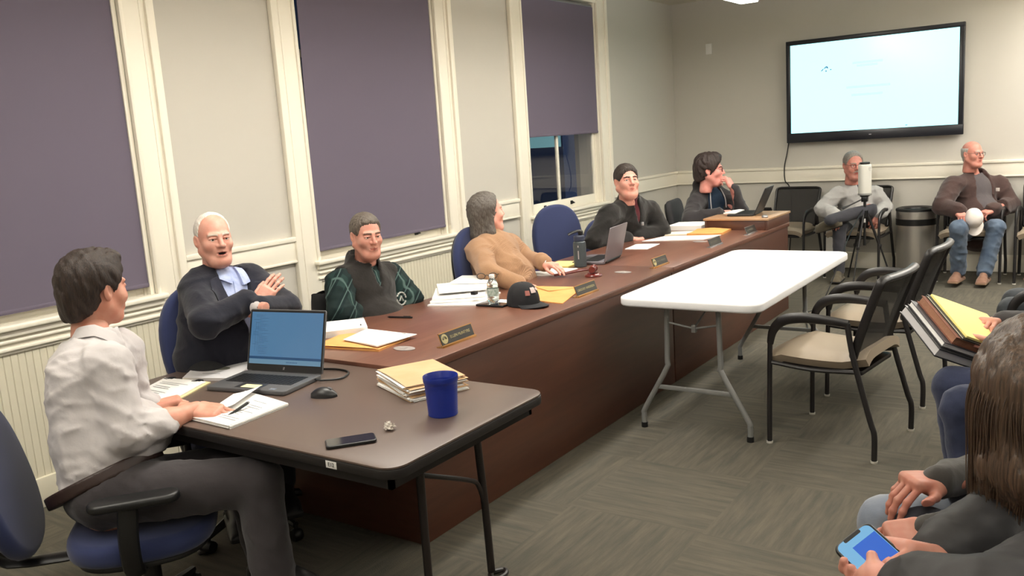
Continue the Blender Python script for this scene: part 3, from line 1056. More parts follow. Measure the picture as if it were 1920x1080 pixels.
# papers at the near end of the desk
pk = thing('report_stack', 'thick white report with a bound spine at the near end of the desk', 'papers', (0, 0, TK))
c = plan(1.165, 0.80, 0.24, 0.30, math.radians(-42))
m = MB()
add_stack(m, c, 0, 0.030, 0.003, 1)
m.build('sheets', paper, pk, smooth=60)
m = MB()
lines_on(m, c, 0.0345, [0.9], seed=3, frac=(0.7, 0.9), hgt=0.006)
m.build('page_number', ink, pk, smooth=0)
MB().tube([Vector((c[3][0], c[3][1], 0.018)) + Vector((0.01, 0.01, 0.014 * math.sin(i))) * 0 for i in range(1)] + [Vector((c[0][0], c[0][1], 0.018)), Vector((c[3][0], c[3][1], 0.018))], 0.016, 12).build('spine', mat('grey spine', (150, 148, 148), 0.5), pk)
en = thing('kraft_envelope', 'yellow kraft envelope under a white sheet at the near end of the desk', 'envelope', (0, 0, TK))
c = plan(1.46, 0.672, 0.37, 0.245, math.radians(8))
m = MB()
add_stack(m, c, 0, 0.006, 0.006, 5)
m.build('envelope_body', kraft, en, smooth=60)
m = MB()
m.prism([c[0], ((c[0][0] + c[1][0]) / 2, c[0][1] + 0.09), c[1]], 0.0123, 0.0130)
m.build('flap', kraft, en, smooth=0)
ps = thing('paper_sheet', 'white sheet lying on the yellow envelope at the near end of the desk', 'paper', (0, 0, TK))
c = [(1.385, 0.640), (1.640, 0.590), (1.655, 0.835), (1.345, 0.838)]
m = MB()
add_stack(m, c, 0.0150, 0.003, 0.004, 6)
m.build('sheet', paper, ps, smooth=60)
m = MB()
lines_on(m, c, 0.0225, [0.88], seed=3, frac=(0.78, 0.9), hgt=0.006)
m.build('page_number', ink, ps, smooth=0)

pn = thing('ballpoint_pen', 'black pen lying across the bare desk before the person in the vest', 'pen', (1.268, 1.155, TK + 0.005), math.atan2(0.033, 0.151))
MB().tube([(-0.072, 0, 0), (-0.060, 0, 0), (0.06, 0, 0), (0.072, 0, 0)], [0.001, 0.0048, 0.005, 0.004], 10).build('barrel', black_m, pn)
MB().box((0.022, -0.0012, 0.004), (0.062, 0.0012, 0.0068)).build('pen_clip', black_m, pn)

# big heap of papers before the vest man
hp = thing('document_pile', 'large untidy pile of white documents before the person in the black vest', 'papers', (0, 0, TK))
m = MB()
z = 0.0
for k, (cx, cy, w, h, a, th) in enumerate([(1.30, 1.66, 0.30, 0.36, 0.30, 0.006), (1.25, 1.70, 0.30, 0.34, 0.5, 0.008), (1.22, 1.72, 0.29, 0.33, 0.62, 0.010), (1.20, 1.86, 0.23, 0.30, 0.2, 0.008), (1.20, 1.78, 0.29, 0.30, 0.72, 0.008), (1.17, 1.95, 0.25, 0.24, 0.35, 0.009)]):
    add_stack(m, plan(cx, cy, w, h, a), z, th, 0.004, k + 10)
    z += th + 0.0028
m.build('sheets', paper, hp, smooth=60)
zt = z + 0.004
for x, y in ((1.425, 1.585), (1.20, 1.925)):
    b = MB().box((x - 0.014, y - 0.016, zt - 0.022), (x + 0.014, y + 0.016, zt - 0.004), 0.003)
    b.build('binder_clip', black_m, hp)
gl = thing('eyeglasses', 'black folded eyeglasses lying on the document pile', 'eyeglasses', (1.285, 1.90, TK + zt + 0.003), 0.5)
m = MB()
for s in (-1, 1):
    m.tube([(s * 0.034 + 0.024 * math.cos(a), 0.0, 0.018 + 0.017 * math.sin(a)) for a in [2 * PI * i / 16 for i in range(17)]], 0.0022, 6)
m.tube([(-0.010, 0, 0.02), (0, 0, 0.024), (0.010, 0, 0.02)], 0.0022, 6)
m.build('frame_front', black_m, gl)
for s in (-1, 1):
    MB().tube([(s * 0.058, 0, 0.024), (s * 0.062, 0.05, 0.02), (s * 0.06, 0.11, 0.012), (s * 0.058, 0.135, 0.0)], 0.0022, 6, sub=4).build('temple', black_m, gl)

# water bottle
bt = thing('water_bottle', 'small clear plastic water bottle with a white cap beside the black cap', 'bottle', (1.545, 1.590, TK + 0.0121))
clear = mat('clear bottle plastic', (226, 236, 232), 0.06, trans=0.92, spec=0.5)
MB().lathe([(0, 0.002), (0.024, 0), (0.031, 0.006), (0.031, 0.03), (0.0295, 0.034), (0.031, 0.038), (0.031, 0.078), (0.0295, 0.082), (0.031, 0.086), (0.029, 0.100), (0.020, 0.120), (0.0125, 0.128), (0.0125, 0.134), (0, 0.134)], n=28).build('bottle_body', clear, bt, smooth=50)
MB().lathe([(0, 0.132), (0.0148, 0.132), (0.0150, 0.1465), (0.0135, 0.149), (0, 0.149)], n=24).build('cap', white_pl, bt)
MB().lathe([(0.0316, 0.036), (0.0316, 0.076)], n=28).build('label_band', mat('bottle label', (150, 170, 156), 0.5, vary=(60, (222, 228, 222))), bt)
phone('black smartphone lying under the small water bottle', (1.560, 1.562, TK), math.radians(2), black_m, ph_scr, 0.082, 0.175)
ns = MB()
add_stack(ns, plan(1.59, 1.665, 0.16, 0.11, 0.1), 0, 0.0015, 0.001, 2)
tag(ns.build('paper_slip', paper, None, loc=(0, 0, TK)), 'small white paper slip between the water bottle and the black cap', 'paper')

# black cap on the desk
def ball_cap(label, loc, M3, main_m, brim_m, s=1.0, flat_back=False):
    t = thing('baseball_cap', label, 'cap', loc)
    t.rotation_euler = M3.to_euler()

    def crown(u, v):
        a = 2 * PI * u
        b = PI / 2 * v
        rx, ry = 0.080, 0.096
        r = math.cos(b) ** 0.72
        dent = 1 + 0.012 * math.cos(6 * a)
        zz = 0.118 * math.sin(b) ** 0.9 + (0.006 * math.cos(a + PI / 2) * 0 if v < 0.5 else 0)
        return Vector((rx * r * math.cos(a) * dent, ry * r * math.sin(a) * dent, zz + 0.004)) * s
    MB().sheet(crown, 36, 14, 0.003).build('crown', main_m, t, smooth=70)

    def brim(u, v):
        a = -1.15 + 2.3 * u + PI / 2
        rin = V(0.080 * math.cos(a), 0.096 * math.sin(a))
        k = math.cos((u - 0.5) * 2.3) ** 0.8
        L = 0.072 * k
        d = V(0.18 * math.cos(a), 1.0)
        d = d / np.linalg.norm(d)
        p = rin + d * L * v
        z = 0.006 - 0.020 * (abs(2 * u - 1) ** 2) * v * 0.6 - 0.004 * v + 0.010
        return Vector((p[0], p[1], max(z, 0.0015))) * s
    MB().sheet(brim, 24, 8, 0.0035).build('brim', brim_m, t, smooth=70)
    MB().lathe([(0, 0.1195 * s), (0.006 * s, 0.1195 * s), (0.005 * s, 0.1235 * s), (0, 0.125 * s)], n=12).build('top_button', main_m, t)
    return t, crown, s


cap_m = mat('black cap cotton', (30, 30, 33), 0.9, bump=(500, 0.2, 0.001))
t, crn, s = ball_cap('black baseball cap with an embroidered badge resting on the desk', (1.715, 1.620, TK), Matrix.Rotation(math.radians(-105), 3, 'Z'), cap_m, cap_m, 1.0)
pt_m = mat('white embroidery', (196, 176, 172), 0.8)
pt_r = mat('red embroidery', (150, 92, 84), 0.8)
m = MB()
# emblem stitched on the crown front
def on_crown(u, v):
    p = crn(u, v)
    n_ = (p - Vector((0, 0, 0.02))).normalized()
    return p + n_ * 0.0035
m.sheet(lambda u, v: on_crown(0.215 + 0.07 * u, 0.36 + 0.20 * v), 6, 4, 0.001)
m.sheet(lambda u, v: on_crown(0.30 + 0.045 * u, 0.42 + 0.10 * v), 6, 4, 0.001)
m.build('front_badge', pt_m, t)
MB().sheet(lambda u, v: on_crown(0.145 + 0.05 * u, 0.30 + 0.16 * v), 5, 4, 0.001).build('side_flag', pt_r, t)
MB().box((-0.012, -0.099, 0.006), (0.012, -0.096, 0.016), 0.001).build('strap_buckle', grey_metal, t)

# yellow envelope, white sheets beneath
ev = thing('kraft_envelope', 'yellow kraft envelope between the black cap and the gavel', 'envelope', (0, 0, TK))
c = [(1.660, 1.720), (1.905, 1.700), (1.785, 2.125), (1.475, 2.080)]
m = MB()
add_stack(m, c, 0, 0.004, 0.003, 4)
m.build('envelope_body', kraft, ev, smooth=60)
m = MB()
m.prism([c[2], c[3], (1.655, 1.965)], 0.0072, 0.0082)
m.build('flap', kraft, ev, smooth=0)
ss = MB()
add_stack(ss, [(1.56, 1.80), (1.66, 1.82), (1.46, 2.13), (1.38, 2.07)], 0, 0.002, 0.001, 4)
tag(ss.build('paper_sheet', paper, None, loc=(-0.02, 0, TK)), 'white sheet peeping out beside the yellow envelope by the black cap', 'paper')

# gavel and block
gm_ = mat('red brown gavel wood', (104, 34, 28), 0.3, coat=0.4)
t = thing('sound_block', 'round dark red gavel block on the desk', 'sound block', (1.642, 2.505, TK))
MB().lathe([(0, 0), (0.052, 0), (0.054, 0.006), (0.050, 0.012), (0.040, 0.015), (0.036, 0.020), (0, 0.021)], n=32).build('block', gm_, t)
t = thing('gavel', 'dark red wooden gavel resting on its block', 'gavel', (1.642, 2.505, TK + 0.0212))
ga = nrm(V(1.417 - 1.642, 2.432 - 2.505, 0))
MB().lathe([(0, -0.042), (0.020, -0.042), (0.023, -0.034), (0.023, -0.024), (0.018, -0.020), (0.020, 0), (0.018, 0.020), (0.023, 0.024), (0.023, 0.034), (0.020, 0.042), (0, 0.042)], (0, 0, 0.024), 24, axis=(ga[1], -ga[0], 0)).build('gavel_head', gm_, t)
e = ga * 0.245
MB().tube([(0, 0, 0.022), (e[0] * .3, e[1] * .3, 0.016), (e[0] * 0.75, e[1] * 0.75, -0.003), (e[0], e[1], -0.011)], [0.006, 0.0085, 0.009, 0.0075], 10, sub=4).build('handle', gm_, t)

# steel flask
fl = mat('grey flask coating', (72, 80, 84), 0.4, metal=0.25)
t = thing('insulated_bottle', 'tall grey insulated bottle with a loop lid beside the grey laptop', 'bottle', (1.372, 2.82, TK))
MB().lathe([(0, 0.0), (0.038, 0.0), (0.042, 0.004), (0.042, 0.150), (0.040, 0.163), (0.032, 0.170), (0, 0.170)], n=32).build('flask_body', fl, t)
lidm = mat('dark blue lid', (44, 50, 70), 0.45)
MB().lathe([(0, 0.170), (0.033, 0.170), (0.036, 0.174), (0.036, 0.200), (0.030, 0.208), (0, 0.208)], n=32).build('lid', lidm, t)
MB().tube([(0.012, 0.014, 0.206), (0.014, 0.02, 0.228), (0.0, 0.0, 0.236), (-0.03, -0.03, 0.228), (-0.052, -0.05, 0.215)], 0.008, 10, sub=4, flat=(1.3, 0.7)).box((-0.006, -0.002, 0.206), (0.022, 0.022, 0.234), 0.004).build('carry_loop', black_m, t)
mk = MB()
for z_ in (0.132, 0.055):
    mk.prism([(0.0424 * math.cos(a), 0.0424 * math.sin(a)) for a in [-1.35 + 0.15 * i / 4 for i in range(5)]] + [(0.0428 * math.cos(a), 0.0428 * math.sin(a)) for a in [-1.2 - 0.15 * i / 4 for i in range(5)]], z_, z_ + (0.012 if z_ > 0.1 else 0.055))
mk.build('printed_mark', silver, t, smooth=0)

# grey laptop, lid towards the room
lg_m = mat('grey aluminium laptop', (132, 126, 132), 0.42, metal=0.45)
scr_off = mat('dim laptop screen', (16, 18, 24), 0.2, emit=((120, 130, 150), 0.25))
a0, b0 = V(1.500, 2.850), V(1.432, 3.330)
c0 = (a0 + b0) / 2
d0 = nrm(b0 - a0)
laptop('laptop', 'grey laptop seen from behind its open lid, next to the tall grey bottle', (c0[0], c0[1], TK), math.atan2(-d0[1], -d0[0]), 0.345, 0.225, 0.232, math.radians(13), lg_m, scr_off)

# woman's papers
t = MB()
add_stack(t, [(1.145, 2.425), (1.395, 2.460), (1.400, 2.735), (1.150, 2.70)], 0, 0.004, 0.001, 3)
tag(t.build('paper_sheet', paper, None, loc=(0, 0, TK)), 'white sheet with a purple pen lying before the person in the tan jumper', 'paper')
t = MB()
add_stack(t, [(1.130, 2.745), (1.315, 2.760), (1.305, 2.975), (1.120, 2.955)], 0, 0.010, 0.001, 3)
tag(t.build('legal_pad', yellow_p, None, loc=(0, 0, TK)), 'yellow legal pad under the hand of the person in the tan jumper', 'notepad')
pn = thing('ballpoint_pen', 'purple pen lying on the white sheet before the person in the tan jumper', 'pen', (1.185, 2.575, TK + 0.0105), 0.15)
pur = mat('purple plastic', (72, 56, 140), 0.4)
MB().tube([(-0.065, 0, 0), (-0.055, 0, 0), (0.06, 0, 0), (0.07, 0, 0)], [0.001, 0.0045, 0.0048, 0.004], 10).build('barrel', pur, pn)
MB().box((0.02, -0.0012, 0.004), (0.058, 0.0012, 0.0065)).build('pen_clip', silver, pn)

# far papers
def sheet_thing(name, label, cat, c, th, m, seed, wob=0.002, z=0.0):
    q = MB()
    add_stack(q, c, z, th, wob, seed)
    return tag(q.build(name, m, None, loc=(0, 0, TK)), label, cat)


sheet_thing('paper_sheet', 'single white sheet just right of the grey laptop lid', 'paper', [(1.300, 3.60), (1.470, 3.62), (1.440, 3.90), (1.265, 3.86)], 0.003, paper, 3, 0.001)
sheet_thing('paper_sheet', 'front white sheet spread before the person in the black pullover', 'paper', [(1.235, 4.02), (1.680, 4.16), (1.720, 4.43), (1.300, 4.30)], 0.004, paper, 6, 0.003)
sheet_thing('paper_sheet', 'rear white sheet spread before the person in the black pullover', 'paper', [(1.205, 4.32), (1.520, 4.47), (1.500, 4.62), (1.130, 4.50)], 0.008, paper2, 8, 0.003)
pn = thing('ballpoint_pen', 'dark pen at the edge of the spread white papers', 'pen', (1.195, 4.21, TK + 0.005), 1.0)
MB().tube([(-0.065, 0, 0), (-0.055, 0, 0), (0.06, 0, 0), (0.07, 0, 0)], [0.001, 0.0045, 0.0048, 0.004], 10).build('barrel', black_m, pn)
sheet_thing('report_stack', 'thick white report standing highest behind the orange envelope', 'papers', [(1.130, 4.70), (1.430, 4.74), (1.420, 5.05), (1.120, 5.0)], 0.036, paper, 9, 0.002)
ev = thing('kraft_envelope', 'orange kraft envelope bulging on the desk before the riser', 'envelope', (0, 0, TK))
m = MB()
add_stack(m, [(1.450, 4.39), (1.715, 4.47), (1.690, 4.735), (1.415, 4.69)], 0, 0.012, 0.010, 12)
m.build('envelope_body', kraft, ev, smooth=60)

# laptop and papers on the riser
zr = TK + 0.0952
q = laptop('laptop', 'black laptop open on the wooden riser, its lid towards the white table', (1.80, 5.07, zr), math.radians(-84), 0.33, 0.22, 0.232, math.radians(24), mat('black laptop shell', (40, 39, 40), 0.45), scr_off)
q = MB()
add_stack(q, plan(1.60, 5.05, 0.10, 0.26, 0.05), 0, 0.004, 0.006, 4)
tag(q.build('paper_sheet', paper, None, loc=(0, 0, zr + 0.0197)), 'white sheet lying over the keys of the black laptop on the riser', 'paper')
mo2 = MB().lathe([(0, 0), (0.022, 0.0), (0.026, 0.008), (0.022, 0.018), (0.010, 0.024), (0, 0.025)], n=20)
tag(mo2.build('puck_speaker', grey_metal, None, loc=(1.945, 4.80, zr)), 'small silver puck on the corner of the wooden riser', 'speaker')

# ------------------------------------------------------------- big screen
tv = thing('wall_screen', 'large wall screen with a bright pale slide', 'screen', (2.176, YB, 1.88))
frm = mat('screen bezel', (26, 28, 36), 0.3)
TW, T0, T1 = 0.847, -0.528, 0.528
f = MB()
f.box((-TW, -0.10, T1 - 0.045), (TW, -0.045, T1), 0.004)
f.box((-TW, -0.10, T0), (TW, -0.045, T0 + 0.10), 0.004)
for s in (-1, 1):
    a, b = sorted((s * TW, s * (TW - 0.045)))
    f.box((a, -0.0995, T0 + 0.0005), (b, -0.0455, T1 - 0.0005), 0.004)
f.box((-TW + 0.04, -0.085, T0 + 0.05), (TW - 0.04, -0.05, T1 - 0.04))
f.box((-0.45, -0.05, -0.35), (0.45, -0.001, 0.35))
f.build('bezel', frm, tv)
scr = mat('screen slide light', (10, 12, 14), 0.2, emit=((178, 250, 255), 1.8))
MB().box((-TW + 0.045, -0.0875, T0 + 0.10), (TW - 0.045, -0.0855, T1 - 0.045)).build('display', scr, tv, smooth=0)
lm = mat('slide emblem', (10, 20, 60), 0.3, emit=((60, 130, 180), 0.75))
lf_ = mat('slide faint text', (10, 20, 60), 0.3, emit=((170, 240, 250), 1.7))
XL = -0.435
zL = 0.215
e_ = MB()
def scr_poly(m, pts):
    m.prism(pts, -0.0005, 0.0, xf=Matrix.Translation((XL, -0.0880, zL)) @ Matrix.Rotation(PI / 2, 4, 'X'))
scr_poly(e_, [(-0.055, -0.022), (-0.045, -0.022), (-0.025, -0.002), (-0.035, 0.0)])
scr_poly(e_, [(-0.030, 0.000), (-0.010, 0.003), (0.006, 0.022), (-0.004, 0.024), (-0.018, 0.010)])
scr_poly(e_, [(0.000, 0.006), (0.022, 0.0), (0.012, 0.020), (0.004, 0.026)])
scr_poly(e_, [(-0.012, -0.030), (0.006, -0.030), (0.002, -0.018), (-0.004, -0.016)])
scr_poly(e_, [(0.036, -0.018), (0.052, -0.018), (0.050, -0.008), (0.040, -0.009)])
e_.build('slide_emblem', lm, tv, smooth=0)
e_ = MB()
for z_, a, b in ((0.02, 0.26, 0.55), (-0.01, 0.30, 0.5), (-0.22, 0.2, 0.62), (-0.30, 0.25, 0.55)):
    scr_poly(e_, [(a, z_), (b, z_), (b, z_ + 0.022), (a, z_ + 0.022)])
e_.build('slide_text', lf_, tv, smooth=0)
MB().box((0.33, -0.0895, T0 + 0.118), (0.35, -0.0880, T0 + 0.124)).build('slide_mark', lm, tv, smooth=0)
MB().box((-0.012, -0.1005, T0 + 0.045), (0.012, -0.0995, T0 + 0.053)).build('maker_logo', silver, tv, smooth=0)
cbl = MB().tube([(1.345, YB - 0.06, 1.40), (1.315, YB - 0.045, 1.25), (1.285, YB - 0.048, 1.10), (1.29, YB - 0.05, 0.95), (1.335, YB - 0.03, 0.86), (1.35, YB - 0.03, 0.55), (1.33, YB - 0.04, 0.20), (1.30, YB - 0.04, 0.006)], 0.006, 8, sub=8)
tag(cbl.build('screen_cable', black_m), 'black cable hanging down the wall from the big screen', 'cable')

pl = thing('wall_switch', 'small white wall plate left of the big screen', 'wall plate', (0.442, YB, 2.437))
MB().box((-0.036, -0.012, -0.058), (0.036, -0.0005, 0.058), 0.004).build('plate', white_pl, pl)
MB().box((-0.016, -0.016, -0.034), (0.016, -0.012, 0.034), 0.002).build('rocker', white_pl, pl)

# steel bin
bn = thing('waste_bin', 'brushed steel waste bin with a black lid ring against the back wall', 'bin', (2.645, 7.275, 0))
MB().lathe([(0, 0.0), (0.178, 0.0), (0.180, 0.02), (0.180, 0.52), (0, 0.52)], n=48).build('drum', steel, bn)
MB().lathe([(0.179, 0.50), (0.186, 0.50), (0.186, 0.56), (0.181, 0.565), (0.179, 0.565)], n=48).build('black_band', black_m, bn)
MB().lathe([(0.181, 0.560), (0.184, 0.562), (0.184, 0.635), (0.178, 0.640), (0.15, 0.625), (0.14, 0.60)], n=48).build('steel_ring', steel, bn)
MB().lathe([(0.182, 0.636), (0.188, 0.640), (0.186, 0.658), (0.165, 0.668), (0.12, 0.655), (0.11, 0.62)], n=48).build('lid_rim', black_m, bn)
MB().lathe([(0.1795, 0.0), (0.184, 0.0), (0.184, 0.03), (0.1795, 0.03)], n=48).build('base_ring', black_m, bn)

# tripod with a white device on top
tp = thing('camera_tripod', 'black tripod standing before the person in the grey pullover', 'tripod', (2.27, 6.78, 0))
hub = (0, 0, 0.66)
for a, L in ((0.35, 1.0), (2.45, 1.0), (4.5, 1.0)):
    x, y = math.cos(a), math.sin(a)
    MB().tube([(0.025 * x, 0.025 * y, 0.66), (0.14 * x, 0.14 * y, 0.33)], 0.012, 10).tube([(0.14 * x, 0.14 * y, 0.34), (0.245 * x, 0.245 * y, 0.012)], 0.008, 8).box((0.14 * x - 0.014, 0.14 * y - 0.014, 0.325), (0.14 * x + 0.014, 0.14 * y + 0.014, 0.355), 0.003).build('leg', dark_metal, tp)
    MB().lathe([(0, 0), (0.012, 0), (0.010, 0.02), (0, 0.022)], (0.245 * x, 0.245 * y, 0), 12).build('foot', black_m, tp)
MB().tube([(0, 0, 0.35), (0, 0, 0.80)], 0.013, 12).build('centre_column', dark_metal, tp)
MB().lathe([(0, 0.63), (0.03, 0.63), (0.032, 0.69), (0, 0.69)], n=16).build('collar', black_m, tp)
MB().box((-0.028, -0.032, 0.775), (0.028, 0.032, 0.825), 0.006).box((-0.04, -0.03, 0.825), (0.04, 0.03, 0.838), 0.003).build('pan_head', black_m, tp)
MB().tube([(-0.02, -0.02, 0.80), (-0.11, -0.10, 0.755), (-0.17, -0.15, 0.725)], [0.006, 0.007, 0.011], 10).build('pan_handle', black_m, tp)
MB().box((-0.011, -0.030, 0.575), (0.011, -0.012, 0.612), 0.001).build('leg_tag', white_pl, tp)
dv = thing('speaker_tower', 'white rounded conference device on top of the tripod', 'device', (2.27, 6.78, 0.8385), math.radians(30))
MB().prism(rrect(-0.060, -0.045, 0.060, 0.045, 0.042, 10), 0, 0.295, 0.012, 4).build('shell', mat('white device shell', (216, 214, 206), 0.45), dv)
MB().prism(rrect(-0.046, -0.034, 0.046, 0.034, 0.032, 10), 0.295, 0.316, 0.006, 3).build('lens_dome', black_m, dv)
MB().prism(rrect(-0.064, -0.049, 0.064, 0.049, 0.046, 10), 0.0, 0.02, 0.004, 2).build('base_ring', mat('grey base', (140, 140, 136), 0.5), dv)
MB().tube([(0.035 + 0.012 * math.cos(a), -0.0465, 0.255 + 0.016 * math.sin(a)) for a in [2 * PI * i / 14 for i in range(15)]], 0.003, 6).build('round_mark', white_pl, dv)
cbl = MB().tube([(2.265, 6.72, 0.70), (2.245, 6.30, 0.52), (2.25, 5.85, 0.30), (2.225, 5.58, 0.10), (2.20, 5.35, 0.008), (2.16, 5.10, 0.006), (2.30, 4.70, 0.006), (2.42, 4.30, 0.006)], 0.0055, 8, sub=8)
tag(cbl.build('floor_cable', black_m), 'black cord sagging from the tripod down to the carpet', 'cable')

# under the dark table: power brick and cord
pb = thing('power_brick', 'black power brick lying on the carpet under the dark table', 'power supply', (1.02, 0.27, 0.0), 0.4)
MB().box((-0.085, -0.04, 0), (0.085, 0.04, 0.035), 0.010, 3).build('housing', black_m, pb)
MB().tube([(0.085, 0, 0.016), (0.16, 0.03, 0.006), (0.2, -0.1, 0.006), (0.28, -0.16, 0.006)], 0.004, 8, sub=6).build('cord', black_m, pb)

# pendant lights
diff = mat('lamp diffuser', (255, 252, 244), 0.5, emit=((255, 250, 238), 9.0))
LIGHTS = [(1.74, 3.92, 'pendant lamp over the white table, its end showing at the top of the photo'), (1.66, 0.95, 'pendant lamp above the dark folding table'), (1.66, -1.95, 'pendant lamp nearest the camera on the window side'),
          (4.55, 3.82, 'pendant lamp above the audience on the far side'), (4.55, 0.95, 'pendant lamp above the people at the right'), (4.55, -1.95, 'pendant lamp behind the camera'), (4.30, 6.15, 'added unseen pendant lamp brightening the wall behind the big screen')]  # last entry is an added lamp, out of view, to lift the back wall
for x, y, lb in LIGHTS:
    t = thing('pendant_lamp', lb, 'lamp', (x, y, 2.56), 0, 'long pendant lamps')
    MB().box((-0.085, -1.22, 0.004), (0.085, 1.22, 0.075), 0.012, 2).build('housing', white_pl, t)
    MB().box((-0.072, -1.20, -0.004), (0.072, 1.20, 0.0035), 0.002, 1).build('diffuser', diff, t)
    MB().box((-0.055, -1.15, 0.0755), (0.055, 1.15, 0.08)).build('uplight_lens', diff, t)
    for yy in (-1.0, 1.0):
        MB().tube([(0, yy, 0.075), (0, yy, ZC - 2.56)], 0.003, 6).build('hanger_wire', grey_metal, t)
    for dz, rx, pw in ((-0.006, 0, LP_DOWN), (0.083, PI, LP_UP)):
        ld = bpy.data.lights.new('lamp tube', 'AREA')
        ld.shape = 'RECTANGLE'
        ld.size, ld.size_y = 0.13, 2.35
        ld.energy = pw * (0.45 if (y < -1 and x < 3 and dz < 0) else 0.4 if (x > 3 and y < 2) else 1.7 if y > 6 else 1.0)
        ld.color = (1.0, 0.97, 0.915)
        lo = link('lamp_light', ld, t)
        lo.location = (0, 0, dz)
        lo.rotation_euler = (rx, 0, 0)
# ------------------------------------------------------------------ people
class SDF:
    """signed-distance field on a grid; shapes are blended smoothly, the skin is meshed as one surface"""

    def __init__(s, lo, hi, h):
        s.h = h
        s.lo = np.array(lo, np.float32)
        n = np.ceil((np.array(hi) - np.array(lo)) / h).astype(int) + 2
        s.n = n
        s.f = np.full(n, 1.0, np.float32)
        s.ax = [(s.lo[i] + h * np.arange(n[i])).astype(np.float32) for i in range(3)]

    def region(s, lo, hi):
        sl, cs = [], []
        for i in range(3):
            a = max(0, int((lo[i] - s.lo[i]) / s.h) - 1)
            b = min(s.n[i], int((hi[i] - s.lo[i]) / s.h) + 3)
            if b <= a:
                return None
            sl.append(slice(a, b))
            sh = [1, 1, 1]
            sh[i] = -1
            cs.append(s.ax[i][a:b].reshape(sh))
        return tuple(sl), cs

    def put(s, lo, hi, fn, k, op):
        m = k + 3 * s.h
        r = s.region(np.array(lo) - m, np.array(hi) + m)
        if r is None:
            return s
        sl, (X, Y, Z) = r
        d = fn(X, Y, Z)
        a = s.f[sl]
        k = max(k, 1e-5)
        if op == '+':
            h = np.maximum(k - np.abs(a - d), 0) / k
            s.f[sl] = np.minimum(a, d) - h * h * k * 0.25
        elif op == '-':
            d = -d
            h = np.maximum(k - np.abs(a - d), 0) / k
            s.f[sl] = np.maximum(a, d) + h * h * k * 0.25
        return s

    def cap(s, a, b, ra, rb=None, k=0.02, flat=None, op='+'):
        rb = ra if rb is None else rb
        a, b = np.array(a, np.float32), np.array(b, np.float32)
        ab = b - a
        L2 = float(ab @ ab) + 1e-9
        R = max(ra, rb) * (max(1, flat[1]) if flat is not None else 1)
        ax = None if flat is None else nrm(flat[0]).astype(np.float32)

        def fn(X, Y, Z):
            px, py, pz = X - a[0], Y - a[1], Z - a[2]
            t = np.clip((px * ab[0] + py * ab[1] + pz * ab[2]) / L2, 0, 1)
            wx, wy, wz = px - t * ab[0], py - t * ab[1], pz - t * ab[2]
            if ax is not None:
                q = (wx * ax[0] + wy * ax[1] + wz * ax[2]) * (1 / flat[1] - 1)
                wx, wy, wz = wx + q * ax[0], wy + q * ax[1], wz + q * ax[2]
            return np.sqrt(wx * wx + wy * wy + wz * wz) - (ra + (rb - ra) * t)
        return s.put(np.minimum(a, b) - R, np.maximum(a, b) + R, fn, k, op)

    def ell(s, c, r, R=None, k=0.02, op='+'):
        c, r = np.array(c, np.float32), np.array(r, np.float32)
        m = max(r)
        Rm = None if R is None else np.array(R, np.float32)   # rows = axes

        def fn(X, Y, Z):
            x, y, z = X - c[0], Y - c[1], Z - c[2]
            if Rm is not None:
                x, y, z = (x * Rm[0, 0] + y * Rm[0, 1] + z * Rm[0, 2], x * Rm[1, 0] + y * Rm[1, 1] + z * Rm[1, 2], x * Rm[2, 0] + y * Rm[2, 1] + z * Rm[2, 2])
            k0 = np.sqrt((x / r[0]) ** 2 + (y / r[1]) ** 2 + (z / r[2]) ** 2)
            k1 = np.sqrt((x / r[0] ** 2) ** 2 + (y / r[1] ** 2) ** 2 + (z / r[2] ** 2) ** 2) + 1e-9
            return k0 * (k0 - 1) / k1
        return s.put(c - m, c + m, fn, k, op)

    def box(s, c, hf, R=None, rad=0.01, k=0.01, op='+'):
        c, hf = np.array(c, np.float32), np.array(hf, np.float32)
        m = float(np.linalg.norm(hf)) + rad
        Rm = None if R is None else np.array(R, np.float32)

        def fn(X, Y, Z):
            x, y, z = X - c[0], Y - c[1], Z - c[2]
            if Rm is not None:
                x, y, z = (x * Rm[0, 0] + y * Rm[0, 1] + z * Rm[0, 2], x * Rm[1, 0] + y * Rm[1, 1] + z * Rm[1, 2], x * Rm[2, 0] + y * Rm[2, 1] + z * Rm[2, 2])
            x, y, z = np.abs(x) - hf[0], np.abs(y) - hf[1], np.abs(z) - hf[2]
            return np.sqrt(np.maximum(x, 0) ** 2 + np.maximum(y, 0) ** 2 + np.maximum(z, 0) ** 2) + np.minimum(np.maximum(x, np.maximum(y, z)), 0) - rad
        return s.put(c - m, c + m, fn, k, op)

    def cut(s, c, n, k=0.004):
        """remove everything on the side the normal points to"""
        c, n = np.array(c, np.float32), nrm(n).astype(np.float32)
        X, Y, Z = s.ax[0].reshape(-1, 1, 1), s.ax[1].reshape(1, -1, 1), s.ax[2].reshape(1, 1, -1)
        d = (X - c[0]) * n[0] + (Y - c[1]) * n[1] + (Z - c[2]) * n[2]
        h = np.maximum(k - np.abs(s.f - d), 0) / k
        s.f = np.maximum(s.f, d) + h * h * k * 0.25
        return s

    def isect(s, fn, k=0.004):
        X, Y, Z = s.ax[0].reshape(-1, 1, 1), s.ax[1].reshape(1, -1, 1), s.ax[2].reshape(1, 1, -1)
        d = fn(X, Y, Z)
        h = np.maximum(k - np.abs(s.f - d), 0) / k
        s.f = np.maximum(s.f, d) + h * h * k * 0.25
        return s

    def warp(s, fn, band=0.05):
        idx = np.nonzero(np.abs(s.f) < band)
        p = np.stack([s.ax[i][idx[i]] for i in range(3)], 1)
        s.f[idx] += fn(p).astype(np.float32)
        return s

